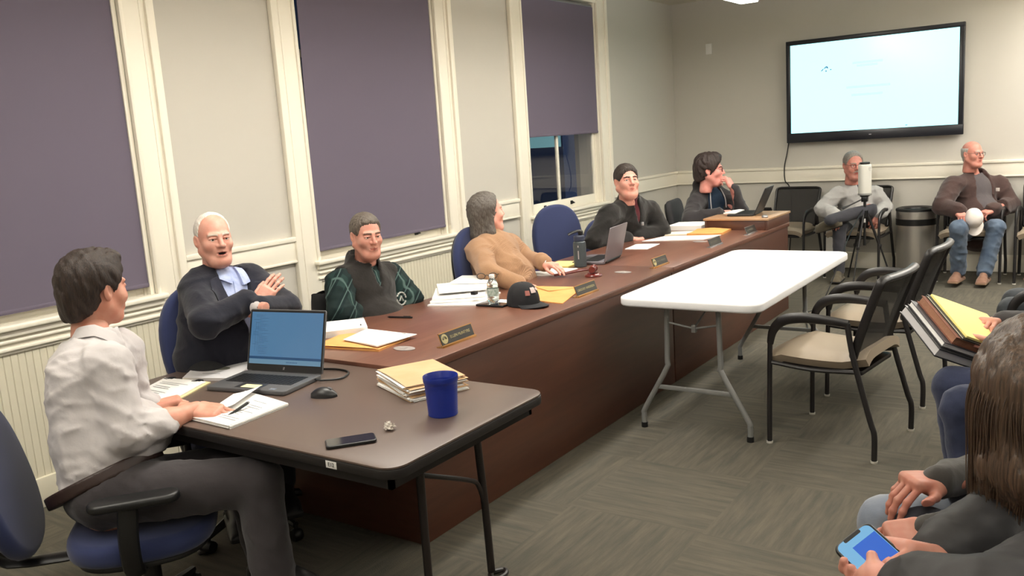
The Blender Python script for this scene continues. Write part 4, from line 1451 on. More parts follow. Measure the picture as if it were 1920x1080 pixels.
    def mesh(s):
        f = s.f
        f[0], f[-1] = np.maximum(f[0], 0.01), np.maximum(f[-1], 0.01)
        f[:, 0], f[:, -1] = np.maximum(f[:, 0], 0.01), np.maximum(f[:, -1], 0.01)
        f[:, :, 0], f[:, :, -1] = np.maximum(f[:, :, 0], 0.01), np.maximum(f[:, :, -1], 0.01)
        ins = f < 0
        nx, ny, nz = f.shape
        cnt = np.zeros((nx - 1, ny - 1, nz - 1), np.int8)
        for i in (0, 1):
            for j in (0, 1):
                for k in (0, 1):
                    cnt += ins[i:nx - 1 + i, j:ny - 1 + j, k:nz - 1 + k]
        cells = np.argwhere((cnt > 0) & (cnt < 8))
        if not len(cells):
            return np.zeros((0, 3)), np.zeros((0, 4), int)
        cid = np.full(cnt.shape, -1, np.int32)
        cid[tuple(cells.T)] = np.arange(len(cells))
        cor = [(i, j, k) for i in (0, 1) for j in (0, 1) for k in (0, 1)]
        val = {c: f[cells[:, 0] + c[0], cells[:, 1] + c[1], cells[:, 2] + c[2]] for c in cor}
        acc = np.zeros((len(cells), 3))
        num = np.zeros(len(cells))
        for a in cor:
            for ax in range(3):
                if a[ax]:
                    continue
                b = tuple(1 if q == ax else a[q] for q in range(3))
                va, vb = val[a], val[b]
                m = (va < 0) != (vb < 0)
                t = np.where(m, va / np.where(m, va - vb, 1), 0)
                p = np.array(a, float)[None, :].repeat(len(cells), 0)
                p[:, ax] += t
                acc[m] += p[m]
                num[m] += 1
        verts = s.lo + s.h * (cells + acc / num[:, None])
        quads = []
        for ax in range(3):
            o1, o2 = (ax + 1) % 3, (ax + 2) % 3
            sl0 = [slice(1, -1)] * 3
            sl1 = [slice(1, -1)] * 3
            sl0[ax] = slice(0, -1)
            sl1[ax] = slice(1, None)
            A, B = ins[tuple(sl0)], ins[tuple(sl1)]
            e = np.argwhere(A != B)
            off = np.array([1, 1, 1])
            off[ax] = 0
            fl = A[tuple(e.T)]
            g = e + off
            q = []
            for d1, d2 in ((1, 1), (0, 1), (0, 0), (1, 0)):
                c = g.copy()
                c[:, o1] -= d1
                c[:, o2] -= d2
                q.append(cid[c[:, 0], c[:, 1], c[:, 2]])
            q = np.stack(q, 1)
            q[~fl] = q[~fl][:, ::-1]
            quads.append(q)
        return verts, np.concatenate(quads)


def np_obj(name, parts, mats, parent, smooth=True):
    """parts: list of (verts, quads, material index array or int)"""
    vs, qs, ms, o = [], [], [], 0
    for v, q, m in parts:
        if not len(v):
            continue
        vs.append(v)
        qs.append(q + o)
        ms.append(np.full(len(q), m) if np.isscalar(m) else m)
        o += len(v)
    v, q, m = np.concatenate(vs), np.concatenate(qs), np.concatenate(ms)
    me = bpy.data.meshes.new(name)
    me.vertices.add(len(v))
    me.vertices.foreach_set('co', v.astype(np.float32).ravel())
    me.loops.add(q.size)
    me.loops.foreach_set('vertex_index', q.astype(np.int32).ravel())
    me.polygons.add(len(q))
    me.polygons.foreach_set('loop_start', np.arange(0, q.size, 4, dtype=np.int32))
    me.polygons.foreach_set('loop_total', np.full(len(q), 4, np.int32))
    me.polygons.foreach_set('material_index', m.astype(np.int32))
    for x in mats:
        me.materials.append(x)
    me.update(calc_edges=True)
    me.validate()
    if smooth:
        me.shade_smooth()
    return link(name, me, parent)


def strands(amp, wl, seed, axis=None, stretch=1.0):
    """locks of hair running along an axis"""
    r = np.random.RandomState(seed)
    K = r.normal(size=(6, 3))
    K /= np.linalg.norm(K, axis=1)[:, None]
    if axis is not None:
        a = nrm(axis)
        K = K - (K @ a)[:, None] * a[None, :] * (1 - 1 / stretch)
    K *= (2 * PI / wl) * r.uniform(0.6, 1.3, (6, 1))
    ph = r.uniform(0, 6.3, 6)
    K2 = r.normal(size=(6, 3)) * 2 * PI / (wl * 5)
    if axis is not None and stretch > 5:
        K2 = K2 - (K2 @ a)[:, None] * a[None, :] * 0.85

    def fn(p):
        s = 0
        for i in range(6):
            s = s + (1 - 2 * np.abs(np.sin(0.5 * (p @ K[i] + ph[i] + 1.6 * np.sin(p @ K2[i]))))) * (0.5 + 0.5 * np.sin(p @ K2[(i + 1) % 6] + ph[i]))
        return amp * s / 2.2
    return fn


def wrinkle(amp, wl, seed, axis=(0, 0, 1), stretch=2.0):
    """cloth folds: narrow ridges lying across an axis, fading in and out"""
    r = np.random.RandomState(seed)
    a = nrm(axis)
    n = 7
    K = np.array([nrm(a + r.normal(size=3) * 0.55) for _ in range(n)])
    M = np.cross(K, r.normal(size=(n, 3)))
    M /= np.linalg.norm(M, axis=1)[:, None]
    f = (2 * PI / wl) * r.uniform(0.55, 1.2, (n, 1))
    ph = r.uniform(0, 6.3, n)
    K2 = r.normal(size=(n, 3)) * 2 * PI / (wl * 3.2)

    def fn(p):
        s = 0
        for i in range(n):
            w = 0.5 * (p @ (K[i] * f[i]) + ph[i] + 1.1 * np.sin(p @ (M[i] * f[i] * 0.45) + ph[i]))
            g = np.clip(np.sin(p @ K2[i] + ph[i]) * 0.9 + 0.1, 0, 1)
            s = s + ((1 - np.abs(np.sin(w))) ** 2.2 - 0.2) * g
        return -amp * 0.62 * s
    return fn


def sphere_np(c, r, n=12, m=8):
    v, q = [], []
    for i in range(m + 1):
        t = PI * i / m
        for j in range(n):
            a = 2 * PI * j / n
            v.append((c[0] + r * math.sin(t) * math.cos(a), c[1] + r * math.cos(t), c[2] + r * math.sin(t) * math.sin(a)))
    for i in range(m):
        for j in range(n):
            q.append((i * n + j, i * n + (j + 1) % n, (i + 1) * n + (j + 1) % n, (i + 1) * n + j))
    return np.array(v), np.array(q)


def basis(fwd, up):
    """columns right, forward, up of a head / torso / hand"""
    f = nrm(fwd)
    u = np.array(up, float)
    u = nrm(u - f * (u @ f))
    return np.stack([np.cross(f, u), f, u], 1)


def head_np(h=0.0035, jowl=0.0, nose=1.0, gaze=0.0, mouth=0.0, lean=0.0, brow=0.0, lid=0.0012, neck=0.053):
    """head in its own space: x right, y forward, z up, eyes at z=0"""
    s = SDF((-0.11, -0.13, -0.19), (0.11, 0.14, 0.13), h)
    s.ell((0, -0.016, 0.036), (0.076, 0.097, 0.084), k=0.01)
    s.ell((0, 0.022, -0.035), (0.0625 + jowl * 0.6, 0.068, 0.083), k=0.04)
    s.ell((0, 0.064, -0.100), (0.024, 0.022, 0.018), k=0.03)
    for x in (-1, 1):
        s.cap((x * (0.052 + jowl), -0.008, -0.055), (x * (0.024 + jowl), 0.056, -0.099), 0.020 + jowl, 0.018, k=0.03)
        s.ell((x * 0.042, 0.060, -0.030), (0.024, 0.024, 0.022), k=0.03)
        s.cap((x * 0.012, 0.088, 0.021), (x * 0.046, 0.076, 0.022), 0.009 + brow * 0.002, 0.007, k=0.015)
    if jowl > 0:
        s.ell((0, 0.045, -0.115), (0.045, 0.045, 0.022 + jowl), k=0.04)
    for x in (-1, 1):
        s.ell((x * 0.0325, 0.094, 0.001), (0.0185, 0.016, 0.0115), k=0.012, op='-')
        s.ell((x * 0.0325, 0.0705, 0.0), (0.0165, 0.0155, 0.0150), k=0.004)
        s.cap((x * 0.020, 0.0850, -0.0090), (x * 0.045, 0.0790, -0.0080), 0.0042, k=0.005)
        s.cap((x * 0.019, 0.0865, 0.0080 - lid), (x * 0.033, 0.0875, 0.0088 - lid), 0.0044, k=0.003)
        s.cap((x * 0.033, 0.0875, 0.0088 - lid), (x * 0.047, 0.0800, 0.0062 - lid), 0.0044, k=0.003)
    s.cap((0, 0.090, 0.012), (0, 0.108 + 0.004 * nose, -0.030), 0.008, 0.0105 * nose, k=0.014)
    for x in (-1, 1):
        s.ell((x * 0.0125, 0.098, -0.033), (0.0085 * nose, 0.011, 0.0085), k=0.008)
        s.ell((x * 0.007, 0.106, -0.0405), (0.0042, 0.006, 0.004), k=0.004, op='-')
        # smile fold
        s.cap((x * 0.022, 0.088, -0.038), (x * 0.034, 0.074, -0.068), 0.0012, k=0.009, op='-')
    s.ell((0, 0.078, -0.062), (0.030, 0.018, 0.022), k=0.02)
    s.cap((-0.022, 0.0865, -0.0655), (0, 0.096, -0.0600), 0.0042, 0.0052, k=0.008)
    s.cap((0.022, 0.0865, -0.0655), (0, 0.096, -0.0600), 0.0042, 0.0052, k=0.008)
    s.cap((-0.019, 0.0865, -0.0725 - mouth), (0.019, 0.0865, -0.0725 - mouth), 0.0060, k=0.008)
    s.ell((0, 0.0935, -0.0745 - mouth), (0.015, 0.005, 0.005), k=0.006)
    s.cap((-0.024, 0.092, -0.0670), (0.024, 0.092, -0.0670), 0.0016, k=0.004, op='-')
    if mouth > 0:
        s.ell((0, 0.096, -0.068 - mouth * 0.4), (0.017, 0.014, 0.0035 + mouth * 0.7), k=0.004, op='-')
    for x in (-1, 1):
        c, si = math.cos(0.35), math.sin(0.35)
        R = np.array([[1, x * 0.35, 0], [-x * 0.35, 1, 0.25], [0, -0.25, 1]])
        R = np.stack([nrm(R[0]), nrm(R[1]), nrm(R[2])])
        s.ell((x * 0.0805, -0.012, -0.008), (0.0095, 0.019, 0.0315), R=R, k=0.006)
        s.ell((x * 0.0885, -0.006, -0.004), (0.0065, 0.010, 0.018), R=R, k=0.005, op='-')
    s.cap((0, -0.026, -0.05), (0, -0.034 - lean, -0.165), neck + jowl * 0.5, neck + 0.004 + jowl, k=0.03, flat=((0, 1, 0), 1.0))
    v, q = s.mesh()
    fc = v[q].mean(1)
    x, y, z = np.abs(fc[:, 0]), fc[:, 1], fc[:, 2]
    m = np.zeros(len(q), int)
    lip = (x < 0.021) & (y > 0.0845) & (((z > -0.0668) & (z < -0.0598 - 0.15 * x)) | ((z < -0.0668 - mouth * 0.6) & (z > -0.0755 - mouth + 0.20 * x)))
    m[lip] = 1
    if mouth > 0:
        m[(x < 0.016) & (y > 0.075) & (y < 0.093) & (np.abs(z + 0.068 + mouth * 0.4) < 0.003 + mouth * 0.4)] = 5
    bz = 0.0225 + 0.10 * (x - 0.03) * (x < 0.03) - 0.18 * np.maximum(x - 0.036, 0)
    m[(x > 0.011) & (x < 0.052) & (y > 0.06) & (np.abs(z - bz) < 0.0042 - 0.04 * np.maximum(x - 0.03, 0))] = 4
    parts = [(v, q, m)]
    for sx in (-1, 1):
        c = np.array((sx * 0.0325, 0.0768, 0.0))
        ev, eq = sphere_np((0, 0, 0), 0.0128, 18, 14)
        ca, sa = math.cos(-gaze), math.sin(-gaze)
        ev = np.stack([ev[:, 0] * ca - ev[:, 1] * sa, ev[:, 0] * sa + ev[:, 1] * ca, ev[:, 2]], 1)
        ring = np.arange(len(eq)) // 18
        em = np.where(ring < 1, 5, np.where(ring < 2, 3, 2))
        parts.append((ev + c, eq, em))
    return parts


def hand_np(side, curl=(0.5, 0.5, 0.5, 0.5), spread=0.1, thumb=(0.5, 0.5), h=0.003, sc=1.0, curl2=None):
    """hand: origin wrist, y along fingers, z = back of the hand; side=+1 right hand, -1 left hand"""
    s = SDF((-0.085, -0.06, -0.11), (0.085, 0.21, 0.05), h)
    s.cap((0, -0.05, 0), (0, 0.005, 0), 0.0255, 0.0265, k=0.01, flat=((0, 0, 1), 0.74))
    s.box((0.0, 0.050, 0.0), (0.026, 0.034, 0.0035), rad=0.0125, k=0.02)
    s.ell((-0.022, 0.034, -0.012), (0.020, 0.030, 0.014), k=0.015)
    s.ell((0.022, 0.040, -0.006), (0.020, 0.036, 0.013), k=0.015)
    base = [(-0.030, 0.090), (-0.010, 0.097), (0.011, 0.094), (0.030, 0.085)]
    LEN = [(0.040, 0.024, 0.021), (0.044, 0.028, 0.022), (0.040, 0.026, 0.021), (0.031, 0.020, 0.019)]
    RAD = [0.0092, 0.0094, 0.0089, 0.0079]
    nails = []
    for i in range(4):
        bx, by = base[i]
        c = curl[i]
        c2 = c if curl2 is None else curl2[i]
        p = np.array((bx, by - 0.012, 0.0))
        sp = spread * (i - 1.5) * 0.55
        ang = 0.0
        s.cap(p - V(0, 0.03, 0), p, 0.0100, RAD[i] + 0.001, k=0.010)
        for j in range(3):
            ang += (c * 1.15 if j == 0 else c2 * (1.35 if j == 1 else 0.85))
            d = np.array((math.sin(sp) * math.cos(ang), math.cos(sp) * math.cos(ang), -math.sin(ang)))
            q = p + d * (LEN[i][j] + (0.012 if j == 0 else 0))
            s.cap(p, q, RAD[i] * (1 - 0.07 * j), RAD[i] * (0.95 - 0.07 * j), k=0.0035)
            if j < 2:
                s.ell(q, (RAD[i] * 1.04,) * 3, k=0.004)
            p = q
    # thumb: leaves the index side (x<0) near the wrist
    t0 = np.array((-0.024, 0.022, -0.006))
    a, b = thumb
    d1 = nrm(V(-0.62 + 0.25 * a, 0.72, -0.35 - 0.35 * a))
    p1 = t0 + d1 * 0.044
    d2 = nrm(V(-0.32 + 0.45 * b, 0.92, -0.20 - 0.30 * b))
    p2 = p1 + d2 * 0.034
    d3 = nrm(V(-0.16 + 0.6 * b, 0.95, -0.16 - 0.35 * b))
    p3 = p2 + d3 * 0.024
    s.cap(t0, p1, 0.0165, 0.0118, k=0.014)
    s.cap(p1, p2, 0.0112, 0.0102, k=0.005)
    s.cap(p2, p3, 0.0105, 0.0088, k=0.004)
    v, q = s.mesh()
    v = v * sc
    if side > 0:
        pass
    else:
        v = v * np.array((-1, 1, 1))
        q = q[:, ::-1]
    return v, q


def place(v, B, c, s=1.0):
    return (v * s) @ np.asarray(B).T + np.asarray(c)


class Body:
    """a seated person: joints are points of the room"""

    def __init__(s, label, J, hf, hup=(0, 0, 1), hs=1.0, skin=(214, 160, 140), fwd=None, girth=1.0, belly=0.0, res=0.008, drop=0.03, hunch=0.0):
        s.J = {k: np.array(v, float) for k, v in J.items()}
        J = s.J
        s.girth, s.belly, s.res = girth, belly, res
        s.up = nrm(J['neck'] - J['pel'])
        mid0 = (J['shR'] + J['shL']) / 2
        for q in 'RL':
            J['sh' + q] = J['sh' + q] * 0.94 + mid0 * 0.06 - s.up * drop
        sh = nrm(J['shR'] - J['shL'])
        s.right = nrm(sh - s.up * (sh @ s.up))
        s.fwd = np.cross(s.up, s.right)
        s.H = J['head']
        s.hunch = hunch
        s.HB = basis(hf, hup)
        s.hs = hs
        g = np.mean([J['pel'], J['pel']], 0)
        s.root = thing('person', label, 'person', (0, 0, 0))
        nm = 'skin %d %d %d' % skin
        dk = tuple(int(c * 0.93) for c in skin)
        s.skin = mat(nm, skin, 0.52, bump=(130, 0.10, 0.001), vary=(30, (skin[0] - 4, skin[1] - 14, skin[2] - 14)))
        s.skin.node_tree.nodes['Principled BSDF'].inputs['Subsurface Weight'].default_value = 0.08
        s.skin.node_tree.nodes['Principled BSDF'].inputs['Subsurface Radius'].default_value = (0.01, 0.004, 0.002)
        s.lip = mat('lip ' + nm, (int(skin[0] * .86), int(skin[1] * .66), int(skin[2] * .66)), 0.45)
        s.body_parts = []

    # -- skin
    def head(s, hair_col=(60, 45, 38), **kw):
        s.browm = mat('brow %d %d %d' % hair_col, hair_col, 0.8)
        for v, q, m in head_np(**kw):
            s.body_parts.append((place(v, s.HB, s.H, s.hs), q, m))
        return s

    def hand(s, side, at_, fdir, back, **kw):
        v, q = hand_np(1 if side == 'R' else -1, **kw)
        # hand frame: y=fdir, z=back; x = y cross z
        y = nrm(fdir)
        z = np.array(back, float)
        z = nrm(z - y * (z @ y))
        x = np.cross(y, z)
        v = v @ np.stack([x, y, z], 0) + np.asarray(at_)
        s.body_parts.append((v, q, 0))
        return s

    def bbox(s, keys, m):
        P = np.array([s.J[k] for k in keys if k in s.J])
        return P.min(0) - m, P.max(0) + m

    def torso(s, f, g=0.0, k=0.05, low=True, shoulder=1.0, collar=True):
        J, G = s.J, s.girth
        P, N = J['pel'], J['neck']
        T = np.stack([s.right, s.fwd, s.up], 0)
        W, C = P + (N - P) * 0.34 - s.fwd * s.hunch * 0.7, P + (N - P) * 0.70 - s.fwd * s.hunch
        if low:
            f.ell(P, (0.178 * G + g, 0.135 * G + g, 0.13), R=T, k=0.03)
        f.cap(P, W, 0.165 * G + g, 0.155 * G + g, k=k, flat=(s.fwd, 0.80))
        f.cap(W, C, 0.155 * G + g, 0.160 * G ** 0.6 + g, k=k, flat=(s.fwd, 0.74))
        if s.belly:
            f.ell(P + (N - P) * 0.30 + s.fwd * (0.06 + 0.06 * s.belly), (0.150 * G + g, 0.10 + 0.05 * s.belly + g, 0.15), R=T, k=0.06)
        if getattr(s, 'bust', 0):
            for x in (-1, 1):
                f.ell(C - s.up * 0.03 + s.fwd * 0.095 + s.right * x * 0.075, (0.075 + g, 0.062 + g, 0.07), R=T, k=0.05)
        mid = (J['shR'] + J['shL']) / 2
        f.cap(C + s.right * 0.09, J['shR'] * 0.9 + mid * 0.1, 0.075 + g, 0.052 * shoulder + g, k=k * 0.8)
        f.cap(C - s.right * 0.09, J['shL'] * 0.9 + mid * 0.1, 0.075 + g, 0.052 * shoulder + g, k=k * 0.8)
        f.cap(N - s.up * 0.045, J['shR'] * 0.85 + N * 0.15 + s.up * 0.0, 0.050 + g, 0.048 * shoulder + g, k=k * 0.8)
        f.cap(N - s.up * 0.045, J['shL'] * 0.85 + N * 0.15 + s.up * 0.0, 0.050 + g, 0.048 * shoulder + g, k=k * 0.8)
        if collar:
            f.cap(N - s.up * 0.06, N + s.up * 0.005, 0.066 + g, 0.056 + g, k=0.03)
        return f

    def arm(s, f, side, g=0.0, upto=1.0, k=0.03, r=(0.056, 0.048, 0.046, 0.036)):
        J = s.J
        a, e, w = J['sh' + side], J['el' + side], J['wr' + side]
        f.cap(a, e, r[0] + g, r[1] + g, k=k)
        w2 = e + (w - e) * upto
        f.cap(e, w2, r[2] + g, r[2] + (r[3] - r[2]) * upto + g, k=0.02)
        return f

    def legs(s, f, g=0.0, r=(0.092, 0.066, 0.060, 0.048), k=0.03, sides='RL'):
        J = s.J
        T = np.stack([s.right, s.fwd, s.up], 0)
        f.ell(J['pel'], (0.182 * s.girth + g, 0.145 * s.girth + g, 0.125), R=T, k=0.03)
        for q in sides:
            x = 1 if q == 'R' else -1
            hp = J['pel'] + s.right * 0.085 * x - s.up * 0.02
            f.cap(hp, J['kn' + q], r[0] + g, r[1] + g, k=k)
            f.cap(J['kn' + q], J['an' + q], r[2] + g, r[3] + g, k=0.02)
        return f

    def finish_body(s, legs=True, arms='RL', forearm=None):
        """the body under the clothes, one grid, joined with head and hands"""
        keys = ['pel', 'neck', 'shR', 'shL', 'head'] + [a + q for q in arms for a in ('el', 'wr')] + (['knR', 'knL', 'anR', 'anL'] if legs else [])
        lo, hi = s.bbox(keys, 0.22)
        f = SDF(lo, hi, 0.0125)
        g = s.girth
        s.girth = g * 0.94
        s.torso(f, -0.022, low=True, collar=False)
        f.cap(s.J['neck'] - s.up * 0.05, s.H + s.HB @ V(0, -0.03, -0.10) * s.hs, 0.056, 0.050 * s.hs, k=0.03)
        for q in arms:
            s.arm(f, q, r=(0.048, 0.040, 0.041, 0.026), k=0.02)
        if legs:
            s.legs(f, r=(0.070, 0.050, 0.046, 0.036))
        s.girth = g
        v, q = f.mesh()
        parts = [(v, q, 0)] + s.body_parts
        if forearm:
            for side in forearm:
                e, w = s.J['el' + side], s.J['wr' + side]
                f2 = SDF(np.minimum(e, w) - 0.07, np.maximum(e, w) + 0.07, 0.005)
                d = w - e
                f2.cap(e + d * 0.15, e + d * 0.55, 0.042, 0.040, k=0.02)
                f2.cap(e + d * 0.5, w + d * 0.02, 0.040, 0.0275, k=0.03)
                parts.append(f2.mesh() + (0,))
        return np_obj('body', parts, [s.skin, s.lip, EYE_W, EYE_I, getattr(s, 'browm', s.skin), PUPIL], s.root)

    def cloth(s, name, f, m, label=None, fold=None, ms=None):
        if fold:
            f.warp(fold)
        v, q = f.mesh()
        mi = 0
        mm = [m]
        if ms:
            mi = ms[0](v[q].mean(1))
            mm = [m] + ms[1]
        o = np_obj(name, [(v, q, mi)], mm, s.root)
        if label:
            o['label'] = label
        return o

    # -- a flat piece of cloth laid on a garment seen from the front
    def drape(s, over, fn, nu, nv, off, m, name, th=0.003):
        from mathutils.bvhtree import BVHTree
        me = over.data
        bv = BVHTree.FromPolygons([v.co[:] for v in me.vertices], [p.vertices[:] for p in me.polygons])
        N = s.J['neck']

        def pos(u, v):
            r, h = fn(u, v)
            o = N + s.right * r + s.up * h
            q = Vector(o + s.fwd * 0.20)
            hit = (None,)
            for _ in range(5):
                hit = bv.ray_cast(q, Vector(-s.fwd))
                if hit[0] is None or hit[1].dot(Vector(s.fwd)) > 0.05:
                    break
                q = hit[0] - Vector(s.fwd) * 0.002
            if hit[0] is None:
                hit = bv.find_nearest(Vector(o + s.fwd * 0.06))
            return Vector(hit[0]) + Vector(s.fwd) * off
        return MB().slab(pos, nu, nv, Vector(s.fwd) * (th + off)).build(name, m, s.root, smooth=70)

    # -- hair: a shell over the skull, kept where keep(x, y, z) < 0 (head space)
    def hair(s, m, keep, grow=0.010, h=0.0035, rough=0.003, wl=0.02, extra=None, seed=1, k=0.016, stretch=None, edge=0.003):
        f = SDF((-0.16, -0.19, -0.30), (0.16, 0.16, 0.17), h)
        g = grow
        f.ell((0, -0.016, 0.036), (0.076 + g, 0.097 + g, 0.084 + g), k=0.01)
        f.cap((0, -0.06, -0.02), (0, -0.055, -0.06), 0.050 + g, 0.042 + g, k=0.03)
        if extra:
            extra(f)
        if rough:
            f.warp(strands(rough, wl, seed, axis=(0, 0.3, -1), stretch=stretch or 3.0), 0.03)
        f.isect(lambda X, Y, Z: keep(X, Y, Z) + edge * (np.sin(X * 430 + 2.2 * np.sin(Z * 95 + Y * 60)) * 0.6 + np.sin(Y * 270 + Z * 240 + 1.5 * np.sin(X * 120)) * 0.4), k)
        v, q = f.mesh()
        o = np_obj('hair', [(place(v, s.HB, s.H, s.hs), q, 0)], [m], s.root)
        return o

    def glasses(s, m, rx=0.023, rz=0.017):
        mb = MB()
        P = lambda x, y, z: Vector(place(np.array([[x, y, z]]), s.HB, s.H, s.hs)[0])
        for x in (-1, 1):
            pts = []
            for i in range(21):
                a = 2 * PI * i / 20
                ca, sa = math.cos(a), math.sin(a)
                pts.append(P(x * 0.033 + rx * math.copysign(abs(ca) ** 0.75, ca), 0.101 - 0.10 * abs(x * 0.033 + rx * ca - 0) * 0.25 * 1.0, -0.002 + rz * math.copysign(abs(sa) ** 0.75, sa)))
            mb.tube(pts, 0.0017 * s.hs, 6)
            mb.tube([P(x * 0.056, 0.097, 0.004), P(x * 0.072, 0.085, 0.006), P(x * 0.082, 0.02, 0.008), P(x * 0.086, -0.015, 0.006)], 0.0016 * s.hs, 6)
        mb.tube([P(-0.010, 0.1005, 0.002), P(0, 0.106, 0.005), P(0.010, 0.1005, 0.002)], 0.0016 * s.hs, 6)
        return mb.build('glasses', m, s.root, smooth=60)

    # -- a folded shirt collar around the neck
    def collar(s, m, r0=0.062, hgt=0.034, drop=0.034, gap=0.35, tilt=0.25, flare=0.030, name='collar', stand=False, shift=0.0, fold_top=0.003):
        N = s.J['neck'] + s.fwd * shift + s.up * 0.0
        up = nrm(s.up * math.cos(tilt) - s.fwd * math.sin(tilt) * 0.0 + (nrm(s.H - s.J['neck']) - s.up) * 0.4)
        fw = nrm(s.fwd - up * (s.fwd @ up))
        rt = np.cross(fw, up)

        def fn(u, v):
            a = gap + (2 * PI - 2 * gap) * u      # from one side of the opening round the back
            d = fw * math.cos(a) + rt * math.sin(a)
            fr = max(0.0, math.cos(a))
            low = fr ** 1.0 * tilt * 0.16
            if stand:
                r = r0 + 0.010 * v
                z = -0.03 + (hgt + 0.03) * (1 - v)
                r = r0 + 0.012 * v * v
            else:
                if v < 0.35:
                    t = v / 0.35
                    r, z = r0, -0.01 + (hgt + 0.01) * t
                elif v < 0.5:
                    t = (v - 0.35) / 0.15
                    r, z = r0 + 0.006 * t, hgt + fold_top * math.sin(PI * t)
                else:
                    t = (v - 0.5) / 0.5
                    pt = 1 + 0.75 * fr ** 2
                    r, z = r0 + 0.006 + flare * t, hgt - (hgt * 0.4 + drop) * t * pt * 0.75
            p = N + d * r + up * (z - low)
            return Vector(p)
        return MB().sheet(fn, 40, 12, 0.003).build(name, m, s.root, smooth=70)

    def shoe(s, side, toe, m, sole_m, L=0.28, W=0.052, heel_up=0.0, up=(0, 0, 1)):
        a = s.J['an' + side]
        y = nrm(toe)
        z = np.array(up, float)
        z = nrm(z - y * (z @ y))
        B = np.stack([np.cross(y, z), y, z], 1)
        f = SDF((-0.075, -0.12, -0.12), (0.075, 0.25, 0.09), 0.005)
        f.box((0, 0.055, -0.088), (W - 0.02, L / 2 - 0.02, 0.004), rad=0.014, k=0.01)
        f.ell((0, -0.02, -0.045), (0.038, 0.052, 0.05), k=0.02)
        f.ell((0, 0.105, -0.068), (W - 0.006, 0.075, 0.030), k=0.02)
        f.cap((0, -0.01, 0.02), (0, 0.0, -0.03), 0.040, 0.042, k=0.02)
        f.cap((0, 0.02, -0.02), (0, 0.11, -0.055), 0.034, 0.030, k=0.02)
        f.cut((0, 0, -0.100), (0, 0, -1))
        f.cut((0, 0, 0.03), (0, 0, 1))
        v, q = f.mesh()
        fc = v[q].mean(1)
        mi = (fc[:, 2] < -0.082).astype(int)
        return np_obj('shoe', [(place(v, B, a), q, mi)], [m, sole_m], s.root)


EYE_W = mat('eye white', (226, 220, 212), 0.25)
EYE_I = mat('iris', (74, 62, 52), 0.2)
PUPIL = mat('pupil', (14, 10, 10), 0.3)


def short_keep(front=0.075, side=-0.035, sidey=0.018, nape=-0.085, fy=0.083, widow=0.0, ear=0.027):
    """upper-back side of a hairline (forehead - sideburn - nape) in head space"""
    def line(p, q):
        ty, tz = q[0] - p[0], q[1] - p[1]
        L = math.hypot(ty, tz)
        return p, (tz / L, -ty / L)
    pa, na = line((sidey, side), (fy, front))
    pb, nb = line((-0.088, nape), (sidey, side))

    def fn(X, Y, Z):
        d1 = (Y - pa[0]) * na[0] + (Z - pa[1]) * na[1] + widow * (np.abs(X) > 0.02) * np.clip((np.abs(X) - 0.02) / 0.03, 0, 1) * np.clip((Z - 0.02) / 0.04, 0, 1)
        d2 = (Y - pb[0]) * nb[0] + (Z - pb[1]) * nb[1] + 0 * X
        d = np.maximum(d1, d2)
        e = ear - np.sqrt((Y + 0.008) ** 2 + (Z + 0.014) ** 2) + 0 * X
        return np.maximum(d, e)
    return fn


def fabric(name, col, rough=0.9, scale=400, strength=0.2, vary=None, sheen=0.15):
    return mat(name, col, rough, bump=(22, 0.35 + strength * 0.5, 0.008), vary=vary, sheen=sheen, spec=0.25)


def hair_mat(name, c1, c2, axis=(0, 0, 1)):
    return mat(name, c1, 0.5, bump=(90, 0.7, 0.004), vary=(60, c2), stretch=(4, 4, 0.5), spec=0.4)
# ---- the people themselves (joints: photograph place + depth from the camera)
black_f = fabric('black knit', (30, 29, 30))
navy_f = fabric('navy wool', (26, 27, 38))
shirt_w = fabric('white shirt cotton', (188, 183, 183), 0.8, 260, 0.12)
trouser_c = fabric('charcoal trousers', (58, 54, 56), 0.9)
trouser_k = fabric('black trousers', (30, 30, 33), 0.9)
leather_b = mat('brown belt leather', (46, 30, 26), 0.5)
shoe_k = mat('black shoe leather', (28, 26, 26), 0.45)
sole_k = mat('dark sole', (22, 21, 21), 0.8)


def seat_for(b, label, fab, shape='oval', arms=True, back=0.02, seat_z=0.48, tilt=0.12, off=0.0, **kw):
    P = b.J['pel']
    f = nrm(V(b.fwd[0], b.fwd[1]))
    a = math.atan2(-f[0], f[1]) + off
    c = V(P[0], P[1]) + f * back
    return office_chair(label, (c[0], c[1], 0), a, fab, seat_z=seat_z, shape=shape, arms=arms, tilt=tilt, **kw)


# 1 -------------------------------------------------- man in the white shirt
J = dict(pel=at(208, 915, 2.92), neck=at(186, 640, 2.98), head=at(178, 541, 3.02),
         shR=at(198, 672, 2.84), shL=at(226, 642, 3.16), elR=at(244, 818, 2.82), wrR=at(366, 768, 3.00),
         elL=at(250, 765, 3.18), wrL=at(288, 763, 3.17), knR=at(484, 902, 2.86), knL=at(458, 872, 3.08),
         anR=at(520, 1120, 2.84), anL=at(500, 1050, 3.08))
p = Body('person in a white shirt and charcoal trousers writing at the dark folding table', J, hf=V(-0.10, 0.99, -0.08), hs=1.04, skin=(206, 150, 128), girth=1.0, belly=0.35, hunch=0.05)
P1 = p
p.head(hair_col=(46, 36, 30))
hm1 = hair_mat('dark brown hair', (34, 26, 23), (56, 42, 34))
p.hair(hm1, short_keep(front=0.082, side=-0.030, sidey=0.012, nape=-0.105, ear=0.024), grow=0.017, rough=0.0045, wl=0.03, seed=3,
       extra=lambda f: (f.ell((0, 0.045, 0.105), (0.055, 0.045, 0.024), k=0.02), f.ell((0, -0.085, -0.055), (0.055, 0.035, 0.05), k=0.02)))
fd = J['wrR'] - J['elR']
hx = nrm(at(440, 770, 2.97) - J['wrR'])
